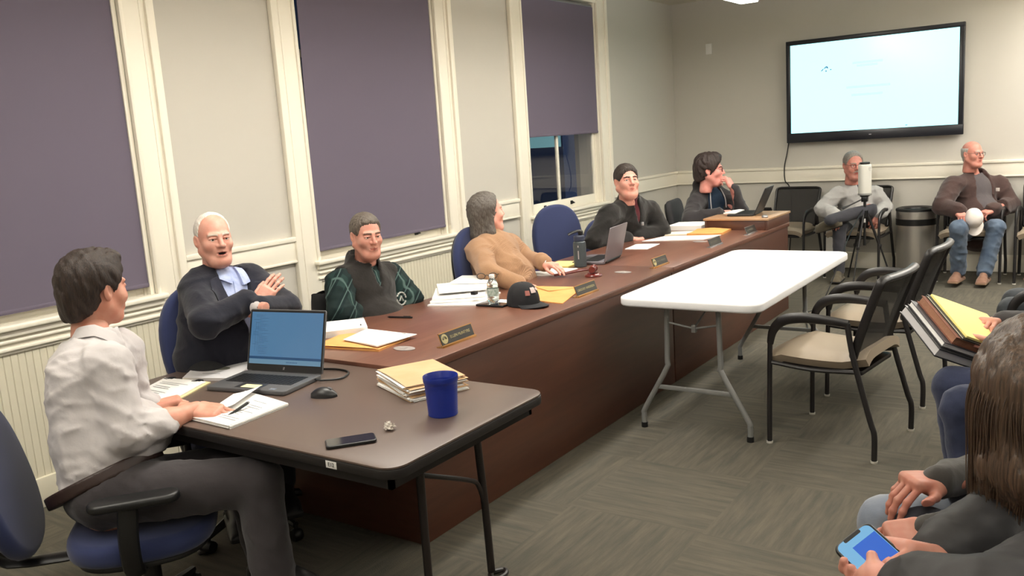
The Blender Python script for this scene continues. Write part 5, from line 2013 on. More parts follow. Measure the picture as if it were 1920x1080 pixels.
p.hand('R', J['wrR'], hx + V(0, 0, -0.10), V(-0.1, -0.35, 1.0), curl=(0.30, 0.34, 0.38, 0.42), thumb=(0.7, 0.7), spread=0.12)
p.hand('L', J['wrL'], nrm(at(330, 752, 3.20) - J['wrL']), V(0, 0, 1), curl=(0.4, 0.45, 0.5, 0.6))
p.finish_body(forearm='R')
lo, hi = p.bbox(['pel', 'neck', 'shR', 'shL', 'elR', 'elL', 'wrR', 'wrL'], 0.19)
f = SDF(lo, hi, 0.007)
p.torso(f, 0.012)
p.arm(f, 'R', 0.010, upto=0.36, r=(0.064, 0.056, 0.056, 0.050))
p.arm(f, 'L', 0.010, upto=0.6, r=(0.066, 0.058, 0.056, 0.046))
# rolled cuff
e, w = J['elR'], J['wrR']
f.cap(e + (w - e) * 0.34, e + (w - e) * 0.47, 0.058, 0.056, k=0.008)
f.warp(wrinkle(0.014, 0.13, 11, axis=nrm(p.fwd * 0.7 + p.up * 0.75)))
f.warp(wrinkle(0.006, 0.06, 4, axis=p.up))
BU = nrm(p.up - p.fwd * 0.36)
f.warp(lambda q: 0.020 * np.exp(-(((q - (J['pel'] + BU * 0.034)) @ BU) / 0.040) ** 2))
f.cut(J['pel'] + BU * 0.034, -BU)
f.cap(J['neck'] + p.up * 0.0, J['neck'] + p.up * 0.10, 0.052, 0.062, k=0.01, op='-')
p.cloth('shirt', f, shirt_w)
p.collar(shirt_w, r0=0.063, hgt=0.046, drop=0.034, gap=0.5, tilt=0.2, flare=0.022)
lo, hi = p.bbox(['pel', 'knR', 'knL', 'anR', 'anL'], 0.2)
f = SDF(lo, hi, 0.009)
p.legs(f, 0.006, r=(0.098, 0.074, 0.070, 0.062))
f.warp(wrinkle(0.007, 0.09, 21, axis=p.fwd))
f.ell(J['pel'] + p.fwd * 0.04 + p.up * 0.05, (0.160, 0.138, 0.09), R=np.stack([p.right, p.fwd, p.up], 0), k=0.04)
f.warp(lambda q: 0.016 * np.exp(-(((q - (J['pel'] + BU * 0.058)) @ BU) / 0.030) ** 2))
f.cut(J['pel'] + BU * 0.058, BU)
p.cloth('trousers', f, trouser_c)
lo, hi = p.bbox(['pel'], 0.26)
f = SDF(lo, hi, 0.007)
f.cap(J['pel'] - BU * 0.01, J['pel'] + BU * 0.09, 0.190, 0.188, k=0.005, flat=(p.fwd, 1.02))
f.cut(J['pel'] + BU * 0.062, BU)
f.cut(J['pel'] + BU * 0.020, -BU)
p.cloth('belt', f, leather_b)
for q in 'RL':
    p.shoe(q, V(0.8, 0.55, -0.1), shoe_k, sole_k)
oc1 = seat_for(p, 'blue swivel chair under the person in the white shirt', blue_f, back=0.09, seat_z=0.435, tilt=0.22, back_h=0.20, back_off=0.41, arm_h=0.14)
pn = thing('ballpoint_pen', 'dark pen held in the right hand of the person in the white shirt', 'pen', at(440, 772, 2.985))
pd_ = nrm(at(459, 758, 3.02) - at(418, 786, 2.95))
pn.rotation_euler = Vector((1, 0, 0)).rotation_difference(Vector(pd_)).to_euler()
MB().tube([(-0.060, 0, 0), (-0.052, 0, 0), (0.045, 0, 0), (0.058, 0, 0)], [0.001, 0.0048, 0.0055, 0.0055], 10).build('barrel', black_m, pn)
MB().lathe([(0, 0.0), (0.0045, 0.0), (0.0045, 0.006), (0, 0.006)], (0.058, 0, 0), 10, axis=(1, 0, 0)).build('end_cap', grey_metal, pn)

# 2 ------------------------------------------------- man in the navy blazer
J = dict(pel=at(415, 672, 3.82), neck=at(414, 520, 3.86), head=at(401, 447, 3.78),
         shR=at(366, 530, 3.74), shL=at(474, 513, 3.98), elR=at(385, 606, 3.52), wrR=at(474, 562, 3.68),
         elL=at(535, 577, 3.80), wrL=at(484, 577, 3.61), knR=at(430, 790, 3.5), knL=at(520, 770, 3.62), anR=at(440, 940, 3.5), anL=at(530, 900, 3.6))
p = Body('person with white hair in a navy blazer, arms crossed, behind the open laptop', J, hf=nrm(CAM - J['head']) * 1.0 + V(0.28, 0.22, -0.06), hs=0.90, skin=(208, 156, 138), girth=1.05, belly=0.3)
p.head(hair_col=(200, 190, 178), jowl=0.004, nose=1.2, mouth=0.004, gaze=0.1, lid=0.0030)
hm2 = hair_mat('white hair', (206, 198, 188), (226, 220, 212))
def keep2(X, Y, Z):
    k = short_keep(front=0.120, side=-0.010, sidey=0.006, nape=-0.075, fy=0.020)(X, Y, Z)
    return k
p.hair(hm2, keep2, grow=0.0065, rough=0.002, seed=5)
p.hand('L', J['wrL'], nrm(at(445, 574, 3.72) - J['wrL']), V(0.5, -0.8, 0.35), curl=(0.15, 0.2, 0.2, 0.25), thumb=(0.2, 0.2), h=0.0035)
p.hand('R', at(484, 572, 3.68), nrm(at(510, 535, 3.71) - at(484, 572, 3.68)), V(0.45, -0.85, 0.1), curl=(0.22, 0.2, 0.2, 0.22), thumb=(0.3, 0.3), spread=0.07, h=0.0035, sc=0.92)
p.finish_body(legs=True)
lo, hi = p.bbox(['pel', 'neck', 'shR', 'shL'], 0.2)
shirt_b = fabric('pale blue shirt', (150, 162, 200), 0.8, 300, 0.1, vary=(40, (170, 180, 210)))
f = SDF(lo, hi, 0.009)
p.torso(f, 0.003)
f.cap(J['neck'], J['neck'] + p.up * 0.10, 0.050, 0.062, k=0.01, op='-')
sh2 = p.cloth('shirt', f, shirt_b, fold=wrinkle(0.002, 0.06, 3))
p.collar(shirt_b, r0=0.066, hgt=0.040, drop=0.050, gap=0.50, tilt=0.35, flare=0.040)
lo, hi = p.bbox(['pel', 'neck', 'shR', 'shL', 'elR', 'elL', 'wrR', 'wrL'], 0.2)
f = SDF(lo, hi, 0.0075)
p.torso(f, 0.017)
f.cap(J['neck'] - p.up * 0.02, J['neck'] + p.up * 0.030 - p.fwd * 0.02, 0.082, 0.070, k=0.015)
N, Pq = J['neck'], J['pel']
# the open front: a V cut from the collar to the buttons
B0 = N + (Pq - N) * 0.62
for i in range(22):
    t = i / 21
    c = N + p.up * 0.04 + (B0 - N - p.up * 0.04) * t + p.fwd * 0.16
    f.ell(c, (0.085 * (1 - t) + 0.010, 0.15, 0.050), R=np.stack([p.right, p.fwd, p.up], 0), k=0.004, op='-')
f.cap(N - p.up * 0.02, N + p.up * 0.14, 0.064, 0.075, k=0.006, op='-')
p.arm(f, 'R', 0.010, upto=0.86, r=(0.062, 0.055, 0.053, 0.044))
p.arm(f, 'L', 0.010, upto=0.88, r=(0.062, 0.055, 0.053, 0.040))
bz = p.cloth('blazer', f, navy_f, fold=wrinkle(0.009, 0.11, 8))
navy_l = fabric('navy lapel wool', (32, 33, 46))
for s_ in (-1, 1):
    def lap(u, v, s_=s_):
        t = 0.14 + 0.42 * u
        inner = 0.088 * (1 - t) + 0.006
        w_ = 0.020 + 0.050 * min(1, t / 0.32) if t < 0.32 else 0.070 * (1 - (t - 0.32) / 0.68) ** 0.8 + 0.004
        return s_ * (inner + w_ * v), 0.035 - 0.335 * t - 0.02 * v * (t < 0.3)
    p.drape(bz, lap, 16, 4, 0.006, navy_l, 'lapel')
    def flap(u, v, s_=s_):
        return s_ * (0.016 + 0.050 * v + 0.012 * u), 0.040 - (0.085 - 0.02 * v) * u
    p.drape(sh2, flap, 6, 5, 0.016, shirt_b, 'collar_flap')
p.drape(sh2, lambda u, v: ((v - 0.5) * 0.030, -0.03 - 0.27 * u), 12, 2, 0.005, shirt_b, 'placket', 0.002)
lo = np.minimum(J['wrL'], J['elL']) - 0.1
hi = np.maximum(J['wrL'], J['elL']) + 0.1
f = SDF(lo, hi, 0.005)
e, w = J['elL'], J['wrL']
f.cap(e + (w - e) * 0.84, e + (w - e) * 0.98, 0.043, 0.036, k=0.004)
p.cloth('shirt_cuff', f, shirt_w)
bm_ = MB()
for i in range(3):
    c = e + (w - e) * (0.50 + 0.09 * i) - p.up * 0.030 + nrm(CAM - e) * 0.052
    bm_.lathe([(0, 0), (0.007, 0), (0.006, 0.003), (0, 0.004)], tuple(c), 12, axis=tuple(nrm(CAM - c)))
bm_.build('cuff_button', mat('gold button', (214, 186, 120), 0.3, metal=0.8), p.root)
lo, hi = p.bbox(['pel', 'knR', 'knL', 'anR', 'anL'], 0.2)
f = SDF(lo, hi, 0.011)
p.legs(f, 0.006)
f.cut(J['pel'] + p.up * 0.085, p.up - p.fwd * 0.6)
p.cloth('trousers', f, trouser_k)
for q in 'RL':
    p.shoe(q, V(0.8, -0.5, 0), shoe_k, sole_k)
seat_for(p, 'blue swivel chair under the person with white hair in the navy blazer', blue_f, back=0.13, seat_z=0.46, off=-0.12, back_off=0.24)

# 3 ---------------------------------------------------- man in the black vest
J = dict(pel=at(692, 660, 4.72), neck=at(680, 500, 4.70), head=at(687, 440, 4.62),
         shR=at(634, 522, 4.55), shL=at(733, 508, 4.86), elR=at(640, 588, 4.48), wrR=V(0.99, 1.36, 0.665),
         elL=at(768, 560, 4.84), wrL=V(1.02, 1.50, 0.66), knR=at(720, 740, 4.35), knL=at(790, 710, 4.6), anR=at(725, 840, 4.3), anL=at(795, 800, 4.6))
p = Body('person with grey-brown hair in a black vest over a dark green plaid shirt', J, hf=V(0.92, -0.38, -0.10), hs=0.92, skin=(196, 144, 126), girth=1.10, belly=0.6)
p.head(hair_col=(88, 76, 66), jowl=0.007, nose=1.15, lid=0.0026)
p.hair(hair_mat('grey brown hair', (70, 62, 56), (104, 94, 84)), short_keep(front=0.088, side=-0.035, sidey=0.020, nape=-0.08, fy=0.078, widow=0.012), grow=0.010, rough=0.002, seed=6)
p.hand('R', J['wrR'], V(0.9, 0.1, -0.2), V(0, 0, 1), h=0.004)
p.hand('L', J['wrL'], V(0.8, -0.5, -0.2), V(0, 0, 1), h=0.004)
p.finish_body()


def plaid_mat():
    m = bpy.data.materials.new('green plaid flannel')
    m.use_nodes = True
    nt = m.node_tree
    N_, L_ = nt.nodes, nt.links
    b = N_['Principled BSDF']
    b.inputs['Roughness'].default_value = 0.9
    b.inputs['Specular IOR Level'].default_value = 0.2
    tc = N_.new('ShaderNodeTexCoord')
    prev = None
    col = rgb(28, 40, 40)
    for i, (rot, sc, thr, c) in enumerate([((0, 0.5, 0.9), 12, 0.62, (34, 52, 50)), ((0.9, 0.2, 2.2), 12, 0.62, (22, 34, 35)), ((0, 0.5, 0.9), 12, 0.994, (78, 98, 94)), ((0.9, 0.2, 2.2), 12, 0.994, (78, 98, 94))]):
        mp = N_.new('ShaderNodeMapping')
        mp.inputs['Rotation'].default_value = rot
        w_ = N_.new('ShaderNodeTexWave')
        w_.inputs['Scale'].default_value = sc * 0.35
        w_.inputs['Distortion'].default_value = 0.0
        w_.inputs['Detail'].default_value = 0
        rp = N_.new('ShaderNodeValToRGB')
        rp.color_ramp.elements[0].position = thr - 0.015
        rp.color_ramp.elements[1].position = min(1, thr + 0.01)
        mx = N_.new('ShaderNodeMixRGB')
        L_.new(tc.outputs['Object'], mp.inputs[0])
        L_.new(mp.outputs[0], w_.inputs['Vector'])
        L_.new(w_.outputs['Fac'], rp.inputs[0])
        L_.new(rp.outputs[0], mx.inputs[0])
        if prev is None:
            mx.inputs[1].default_value = col
        else:
            L_.new(prev, mx.inputs[1])
        mx.inputs[2].default_value = rgb(*c)
        prev = mx.outputs[0]
    L_.new(prev, b.inputs['Base Color'])
    return m


plaid = plaid_mat()
lo, hi = p.bbox(['pel', 'neck', 'shR', 'shL', 'elR', 'elL', 'wrR', 'wrL'], 0.2)
f = SDF(lo, hi, 0.009)
p.torso(f, 0.0)
p.arm(f, 'R', 0.014, upto=0.95, r=(0.068, 0.060, 0.060, 0.050))
p.arm(f, 'L', 0.014, upto=0.95, r=(0.068, 0.060, 0.058, 0.048))
f.cap(J['neck'], J['neck'] + p.up * 0.12, 0.056, 0.066, k=0.01, op='-')
p.cloth('flannel_shirt', f, plaid, fold=wrinkle(0.008, 0.08, 5))
p.collar(plaid, r0=0.068, hgt=0.028, drop=0.034, gap=0.4, tilt=0.4, flare=0.022)
lo, hi = p.bbox(['pel', 'neck', 'shR', 'shL'], 0.24)
f = SDF(lo, hi, 0.008)
p.torso(f, 0.018, shoulder=1.05)
f.cap(J['neck'] - p.up * 0.03, J['neck'] + p.up * 0.035 - p.fwd * 0.005, 0.100, 0.090, k=0.02)
for q, s_ in (('R', 1), ('L', -1)):
    f.cap(J['sh' + q] + p.right * s_ * 0.035 + p.up * 0.03, J['sh' + q] + (J['el' + q] - J['sh' + q]) * 0.9 + p.right * s_ * 0.05, 0.075, 0.075, k=0.006, op='-')
f.cap(J['neck'] - p.up * 0.05 + p.fwd * 0.02, J['neck'] + p.up * 0.14 + p.fwd * 0.02, 0.066, 0.084, k=0.006, op='-')
N = J['neck']
for i in range(5):
    t = i / 4
    f.ell(N + p.up * (0.03 - 0.12 * t) + p.fwd * 0.16, (0.045 * (1 - t) + 0.006, 0.11, 0.04), R=np.stack([p.right, p.fwd, p.up], 0), k=0.004, op='-')
p.cloth('vest', f, fabric('black fleece', (34, 31, 29), 0.95, 300, 0.4), fold=wrinkle(0.010, 0.12, 7))
fr = N + (J['pel'] - N) * 0.40 + p.fwd * (0.17) - p.right * 0.105
em = MB()
emm = mat('pale embroidery', (168, 170, 164), 0.8)
for i in range(16):
    if i in (0, 8):
        continue
    a = 2 * PI * i / 16
    a2 = a + 0.30
    c1 = fr + (p.right * math.cos(a) + p.up * math.sin(a)) * 0.034
    c2 = fr + (p.right * math.cos(a2) + p.up * math.sin(a2)) * 0.034
    em.tube([tuple(c1), tuple(c2)], 0.0045, 6)
em.tube([tuple(fr - p.right * 0.014 - p.up * 0.012), tuple(fr + p.up * 0.014), tuple(fr + p.right * 0.014 - p.up * 0.012)], 0.004, 6)
em.build('chest_emblem', emm, p.root)
lo, hi = p.bbox(['pel', 'knR', 'knL', 'anR', 'anL'], 0.2)
f = SDF(lo, hi, 0.012)
p.legs(f, 0.006)
f.cut(J['pel'] + p.up * 0.085, p.up - p.fwd * 0.6)
p.cloth('trousers', f, trouser_k)
for q in 'RL':
    p.shoe(q, V(0.9, -0.3, 0), shoe_k, sole_k)
oc3 = seat_for(p, 'dark swivel chair with a jacket hung on it under the person in the black vest', fabric('dark chair fabric', (30, 32, 36)), back=0.10, seat_z=0.44, shape='square', back_h=0.10)
lo = J['shR'] - 0.28
hi = J['shR'] + 0.28
jk = MB()
jc = J['pel'] - p.fwd * 0.22
def jacket(u, v):
    a = 2 * PI * u
    k = 0.5 + 0.5 * math.sin(5 * a + 3 * v)
    q = V(J['pel'][0], J['pel'][1], 0) - nrm(V(p.fwd[0], p.fwd[1], 0)) * 0.130
    r = nrm(V(p.right[0], p.right[1], 0))
    fz = nrm(V(p.fwd[0], p.fwd[1], 0))
    wx = 0.235 - 0.03 * abs(v - 0.5)
    z = 0.86 - 0.46 * v
    w = 0.062 + 0.016 * k
    if v < 0.1:
        w *= 0.25 + 0.75 * (v / 0.1)
    return Vector(q - fz * 0.03 + r * wx * math.cos(a) + fz * w * math.sin(a) + V(0, 0, z + 0.012 * k))
jk.sheet(jacket, 40, 14)
jo = jk.build('draped_jacket', black_f, oc3, smooth=70)
jo.matrix_parent_inverse = Matrix.Rotation(-oc3.rotation_euler.z, 4, 'Z') @ Matrix.Translation(-oc3.location)

# 4 ---------------------------------------------------------- woman in tan
J = dict(pel=at(952, 560, 5.42), neck=at(920, 449, 5.46), head=at(913, 397, 5.42),
         shR=at(892, 464, 5.28), shL=at(958, 452, 5.64), elR=at(918, 512, 5.08), wrR=at(975, 535, 5.05),
         elL=at(985, 482, 5.62), wrL=at(1022, 494, 5.42), knR=at(1000, 600, 5.1), knL=at(1030, 580, 5.4), anR=at(1000, 690, 5.1), anL=at(1040, 660, 5.4))
p = Body('person with long grey hair in a tan jumper, turned towards the screen', J, hf=V(0.42, 0.90, 0.06), hs=1.0, skin=(222, 166, 148), girth=1.08, belly=0.25)
p.bust = 0.0
p.head(hair_col=(110, 90, 78), jowl=0.004)
hm4 = hair_mat('long grey hair', (104, 98, 92), (74, 66, 60))
def ex4(f):
    f.cap((0.0, -0.055, 0.02), (0.0, -0.070, -0.15), 0.066, 0.056, k=0.04)
    for x in (-1, 1):
        f.cap((x * 0.060, -0.015, 0.03), (x * 0.068, -0.030, -0.13), 0.026, 0.028, k=0.03)
        f.cap((x * 0.068, -0.030, -0.12), (x * 0.058, -0.025, -0.20), 0.026, 0.012, k=0.03)
    f.cap((0.0, -0.070, -0.14), (0.0, -0.080, -0.20), 0.052, 0.030, k=0.03)
def keep4(X, Y, Z):
    d = (Y - 0.045) - 0.50 * (Z - 0.06) * (Z > 0.0) - 0.0 * X
    return d
p.hair(hm4, keep4, grow=0.010, rough=0.0025, wl=0.02, seed=9, extra=ex4, stretch=5.0, h=0.0045)
p.hand('R', J['wrR'], V(0.9, 0.2, -0.2), V(0, 0, 1), h=0.0045)
p.hand('L', J['wrL'], nrm(V(0.85, -0.1, -0.10)), V(0.1, 0, 1), h=0.004, curl=(0.25, 0.25, 0.28, 0.3), sc=0.92)
p.finish_body()
lo, hi = p.bbox(['pel', 'neck', 'shR', 'shL', 'elR', 'elL', 'wrR', 'wrL'], 0.24)
f = SDF(lo, hi, 0.008)
p.torso(f, 0.020)
f.cap(J['pel'] + p.up * 0.06, J['pel'] + p.up * 0.11, 0.178, 0.178, k=0.012, flat=(p.fwd, 0.86))
for q in 'RL':
    e, w = J['el' + q], J['wr' + q]
    f.cap(e + (w - e) * 0.80, e + (w - e) * 0.93, 0.050, 0.046, k=0.006)
p.arm(f, 'R', 0.010, upto=0.95, r=(0.060, 0.054, 0.052, 0.040))
p.arm(f, 'L', 0.010, upto=0.96, r=(0.056, 0.048, 0.046, 0.036))
f.cap(J['neck'] - p.up * 0.01, J['neck'] + p.up * 0.045, 0.072, 0.066, k=0.02)
f.cap(J['neck'] + p.up * 0.01, J['neck'] + p.up * 0.14, 0.054, 0.066, k=0.008, op='-')
def knit_mat():
    m = fabric('tan knit', (150, 120, 94))
    nt = m.node_tree
    tc = nt.nodes.new('ShaderNodeTexCoord')
    wv = nt.nodes.new('ShaderNodeTexWave')
    wv.inputs['Scale'].default_value = 66
    wv.inputs['Distortion'].default_value = 1.2
    wv.inputs['Detail'].default_value = 1
    bp = nt.nodes.new('ShaderNodeBump')
    bp.inputs['Strength'].default_value = 0.4
    bp.inputs['Distance'].default_value = 0.004
    mx = nt.nodes.new('ShaderNodeMixRGB')
    mx.inputs[1].default_value = rgb(152, 116, 86)
    mx.inputs[2].default_value = rgb(164, 128, 98)
    nt.links.new(tc.outputs['Object'], wv.inputs['Vector'])
    nt.links.new(wv.outputs['Fac'], bp.inputs['Height'])
    nt.links.new(wv.outputs['Fac'], mx.inputs[0])
    pb = nt.nodes['Principled BSDF']
    old = pb.inputs['Normal'].links[0].from_node
    nt.links.new(old.outputs[0], bp.inputs['Normal'])
    nt.links.new(bp.outputs[0], pb.inputs['Normal'])
    nt.links.new(mx.outputs[0], pb.inputs['Base Color'])
    return m


p.cloth('jumper', f, knit_mat(), fold=wrinkle(0.014, 0.13, 12, axis=nrm(p.up + p.fwd * 0.5)))
rb = MB()
for k_ in range(3):
    rb.tube([tuple(J['neck'] + p.up * (0.022 + 0.006 * k_) + (p.right * math.cos(a) + p.fwd * math.sin(a)) * (0.076 - 0.003 * k_)) for a in [2 * PI * i / 28 for i in range(29)]], 0.0045, 6)
rb.build('ribbed_neckline', fabric('tan knit', (150, 120, 94)), p.root)
rg = MB()
rc = J['wrL'] + nrm(V(0.85, -0.1, -0.1)) * 0.02
rg.tube([tuple(rc + V(0.0, 0.033 * math.cos(a), 0.028 * math.sin(a))) for a in [2 * PI * i / 16 for i in range(17)]], 0.004, 6)
rg.build('bracelet', silver, p.root)
lo, hi = p.bbox(['pel', 'knR', 'knL', 'anR', 'anL'], 0.2)
f = SDF(lo, hi, 0.013)
p.legs(f, 0.006)
f.cut(J['pel'] + p.up * 0.085, p.up - p.fwd * 0.6)
p.cloth('trousers', f, trouser_k)
for q in 'RL':
    p.shoe(q, V(0.9, 0.3, 0), shoe_k, sole_k)
seat_for(p, 'blue swivel chair under the person in the tan jumper', blue_f, back=0.02, seat_z=0.46, arms=False)

# the empty blue chair between the woman in tan and the man in black
office_chair('empty blue swivel chair between the person in tan and the person in the black pullover', (0.90, 3.57, 0), math.radians(-115), blue_f, seat_z=0.46, tilt=0.10, arms=False)
# 5 ------------------------------------------------ man in the black pullover
J = dict(neck=at(1180, 373, 6.86), head=at(1175, 339, 6.78), shR=at(1138, 399, 6.66), shL=at(1224, 390, 7.06),
         elR=at(1114, 452, 6.62), wrR=at(1176, 447, 6.86), elL=at(1240, 434, 7.06), wrL=at(1196, 446, 6.92))
J['pel'] = J['neck'] + V(-0.20, 0.22, -0.47)
for q, dy in (('R', -0.12), ('L', 0.12)):
    J['kn' + q] = J['pel'] + V(0.40, dy, -0.02)
    J['an' + q] = J['kn' + q] + V(0.02, 0, -0.40)
p = Body('person with short dark hair in a black quarter-zip pullover leaning on the desk', J, hf=nrm(CAM - J['head']) + V(0.05, 0.45, 0.02), hs=1.05, skin=(212, 156, 138), girth=1.12, belly=0.5)
p.head(hair_col=(44, 36, 32), jowl=0.008, nose=1.05, gaze=0.15, h=0.004, lid=0.002, neck=0.048)
p.hair(hair_mat('dark cropped hair', (40, 33, 30), (58, 48, 42)), short_keep(front=0.084, side=-0.036, sidey=0.034, nape=-0.08, fy=0.082), grow=0.012, rough=0.002, seed=8)
p.hand('R', J['wrR'], V(0.6, 0.75, -0.15), V(0, 0, 1), curl=(0.7, 0.75, 0.8, 0.8), h=0.0045)
p.hand('L', J['wrL'], V(0.55, -0.8, -0.1), V(0, 0, 1), curl=(0.6, 0.6, 0.6, 0.6), h=0.0045)
p.finish_body()
maroon = fabric('maroon shirt', (82, 26, 34))
lo, hi = p.bbox(['neck', 'shR', 'shL'], 0.2)
f = SDF(lo, hi, 0.009)
p.torso(f, 0.004, low=False)
f.cap(J['neck'], J['neck'] + p.up * 0.030, 0.066, 0.062, k=0.01)
f.cap(J['neck'] + p.up * 0.035, J['neck'] + p.up * 0.14, 0.052, 0.064, k=0.008, op='-')
f.cut(J['pel'] + (J['neck'] - J['pel']) * 0.4, -p.up)
p.cloth('undershirt', f, maroon)
lo, hi = p.bbox(['pel', 'neck', 'shR', 'shL', 'elR', 'elL', 'wrR', 'wrL'], 0.2)
f = SDF(lo, hi, 0.009)
p.torso(f, 0.016)
p.arm(f, 'R', 0.014, upto=0.96, r=(0.066, 0.060, 0.056, 0.044))
p.arm(f, 'L', 0.014, upto=0.96, r=(0.066, 0.060, 0.056, 0.044))
f.cap(J['neck'] - p.up * 0.03, J['neck'] + p.up * 0.045 - p.fwd * 0.01, 0.092, 0.080, k=0.02)
f.cap(J['neck'], J['neck'] + p.up * 0.15, 0.062, 0.080, k=0.006, op='-')
for i in range(16):
    t = i / 15
    f.ell(J['neck'] + p.up * (0.04 - 0.17 * t) + p.fwd * 0.15, (0.036 * (1 - t) + 0.005, 0.10, 0.04), R=np.stack([p.right, p.fwd, p.up], 0), k=0.004, op='-')
p.cloth('pullover', f, fabric('black fleece pullover', (33, 31, 30), 0.95, 300, 0.3), fold=wrinkle(0.011, 0.12, 31))
zp = MB()
zc = J['neck'] - p.up * 0.145 + p.fwd * 0.168
zp.box(zc - V(.010, .010, .014), zc + V(.010, .010, .014), 0.004)
zp.build('zip_pull', silver, p.root)
lo, hi = p.bbox(['pel', 'knR', 'knL', 'anR', 'anL'], 0.2)
f = SDF(lo, hi, 0.014)
p.legs(f, 0.006)
f.cut(J['pel'] + p.up * 0.085, p.up - p.fwd * 0.6)
p.cloth('trousers', f, trouser_k)
for q in 'RL':
    p.shoe(q, V(1, 0, 0), shoe_k, sole_k)
seat_for(p, 'swivel chair under the person in the black pullover', blue_f, back=0.03, seat_z=0.46, arms=False, back_h=0.16)

# 6 ---------------------------------------- man with glasses, hand at mouth
J = dict(neck=at(1328, 348, 7.94), head=at(1331, 318, 7.80), shR=at(1301, 378, 7.82), shL=at(1366, 370, 7.98),
         elR=at(1294, 412, 7.62), wrR=at(1350, 402, 7.50), elL=at(1388, 396, 7.80), wrL=at(1373, 352, 7.72))
J['pel'] = J['neck'] + V(-0.10, 0.16, -0.46)
for q, dy in (('R', -0.12), ('L', 0.12)):
    J['kn' + q] = J['pel'] + V(0.34, dy * 1.2 - 0.08, -0.02)
    J['an' + q] = J['kn' + q] + V(0.02, 0, -0.40)
p = Body('person with glasses in a grey hoodie over a blue shirt, hand at the mouth', J, hf=V(0.93, 0.30, -0.02), hs=1.10, skin=(218, 152, 140), girth=1.08, belly=0.5)
p.head(hair_col=(44, 34, 30), jowl=0.003, h=0.004, neck=0.044)
hm6 = hair_mat('dark wavy hair', (38, 29, 27), (58, 44, 40))
p.hair(hm6, short_keep(front=0.072, side=-0.050, sidey=0.020, nape=-0.10, fy=0.090, ear=0.020), grow=0.022, rough=0.007, wl=0.035, seed=14, stretch=1.5,
       extra=lambda f: (f.ell((0, 0.03, 0.105), (0.06, 0.06, 0.03), k=0.02), f.ell((0, -0.085, -0.05), (0.055, 0.04, 0.05), k=0.03)))
p.glasses(black_m)
hc = p.H + p.HB @ V(0.03, 0.10, -0.085) * p.hs
p.hand('L', J['wrL'], nrm(hc + V(0, 0, 0.10) - J['wrL']), V(0.75, -0.1, 0.3), curl=(0.55, 0.7, 0.8, 0.9), thumb=(0.4, 0.5), h=0.004)
p.hand('R', J['wrR'], V(0.9, 0.25, 0.0), V(-0.1, -0.7, 0.7), curl=(0.9, 0.95, 1.0, 1.0), thumb=(0.6, 0.6), h=0.004)
p.finish_body()
blue_s = fabric('slate blue shirt', (44, 62, 84))
lo, hi = p.bbox(['pel', 'neck', 'shR', 'shL'], 0.22)
f = SDF(lo, hi, 0.010)
p.torso(f, 0.004)
f.cap(J['neck'] + p.up * 0.01, J['neck'] + p.up * 0.14, 0.056, 0.066, k=0.008, op='-')
p.cloth('polo_shirt', f, blue_s, fold=wrinkle(0.004, 0.1, 2))
p.collar(blue_s, r0=0.066, hgt=0.034, drop=0.026, gap=0.4, tilt=0.3, flare=0.022)
lo, hi = p.bbox(['pel', 'neck', 'shR', 'shL', 'elR', 'elL', 'wrR', 'wrL'], 0.2)
f = SDF(lo, hi, 0.009)
p.torso(f, 0.018)
p.arm(f, 'R', 0.014, upto=0.95, r=(0.066, 0.060, 0.056, 0.046))
p.arm(f, 'L', 0.014, upto=0.88, r=(0.066, 0.060, 0.056, 0.046))
f.cap(J['neck'] - p.fwd * 0.06 + p.right * 0.06, J['neck'] - p.fwd * 0.06 - p.right * 0.06, 0.060, 0.060, k=0.03)
f.cap(J['neck'] - p.up * 0.02, J['neck'] + p.up * 0.045, 0.088, 0.078, k=0.02)
for i in range(30):
    t = i / 29
    f.ell(J['neck'] + p.up * 0.05 + (J['pel'] - J['neck']) * t * 1.1 + p.fwd * 0.19, (0.092, 0.150, 0.05), R=np.stack([p.right, p.fwd, p.up], 0), k=0.004, op='-')
f.cap(J['neck'], J['neck'] + p.up * 0.14 + p.fwd * 0.02, 0.066, 0.082, k=0.006, op='-')
p.cloth('hoodie', f, fabric('dark grey hoodie', (50, 47, 49), 0.95), fold=wrinkle(0.011, 0.12, 41))
for s_ in (-1, 1):
    MB().tube([tuple(J['neck'] + p.fwd * 0.105 + p.right * s_ * 0.055 - p.up * 0.00), tuple(J['neck'] + p.fwd * 0.150 + p.right * s_ * 0.078 - p.up * 0.08), tuple(J['neck'] + p.fwd * 0.175 + p.right * s_ * 0.080 - p.up * 0.17)], 0.005, 6, sub=4).build('drawstring', shirt_w, p.root)
lo, hi = p.bbox(['pel', 'knR', 'knL', 'anR', 'anL'], 0.2)
f = SDF(lo, hi, 0.014)
p.legs(f, 0.006)
f.cut(J['pel'] + p.up * 0.085, p.up - p.fwd * 0.6)
p.cloth('trousers', f, trouser_k)
for q in 'RL':
    p.shoe(q, V(1, 0, 0), shoe_k, sole_k)
seat_for(p, 'dark swivel chair with a square back under the person with glasses', mat('dark grey mesh', (58, 57, 60), 0.8), back=-0.04, seat_z=0.44, shape='square', arms=False, back_h=0.24, tilt=0.2, off=0.7)

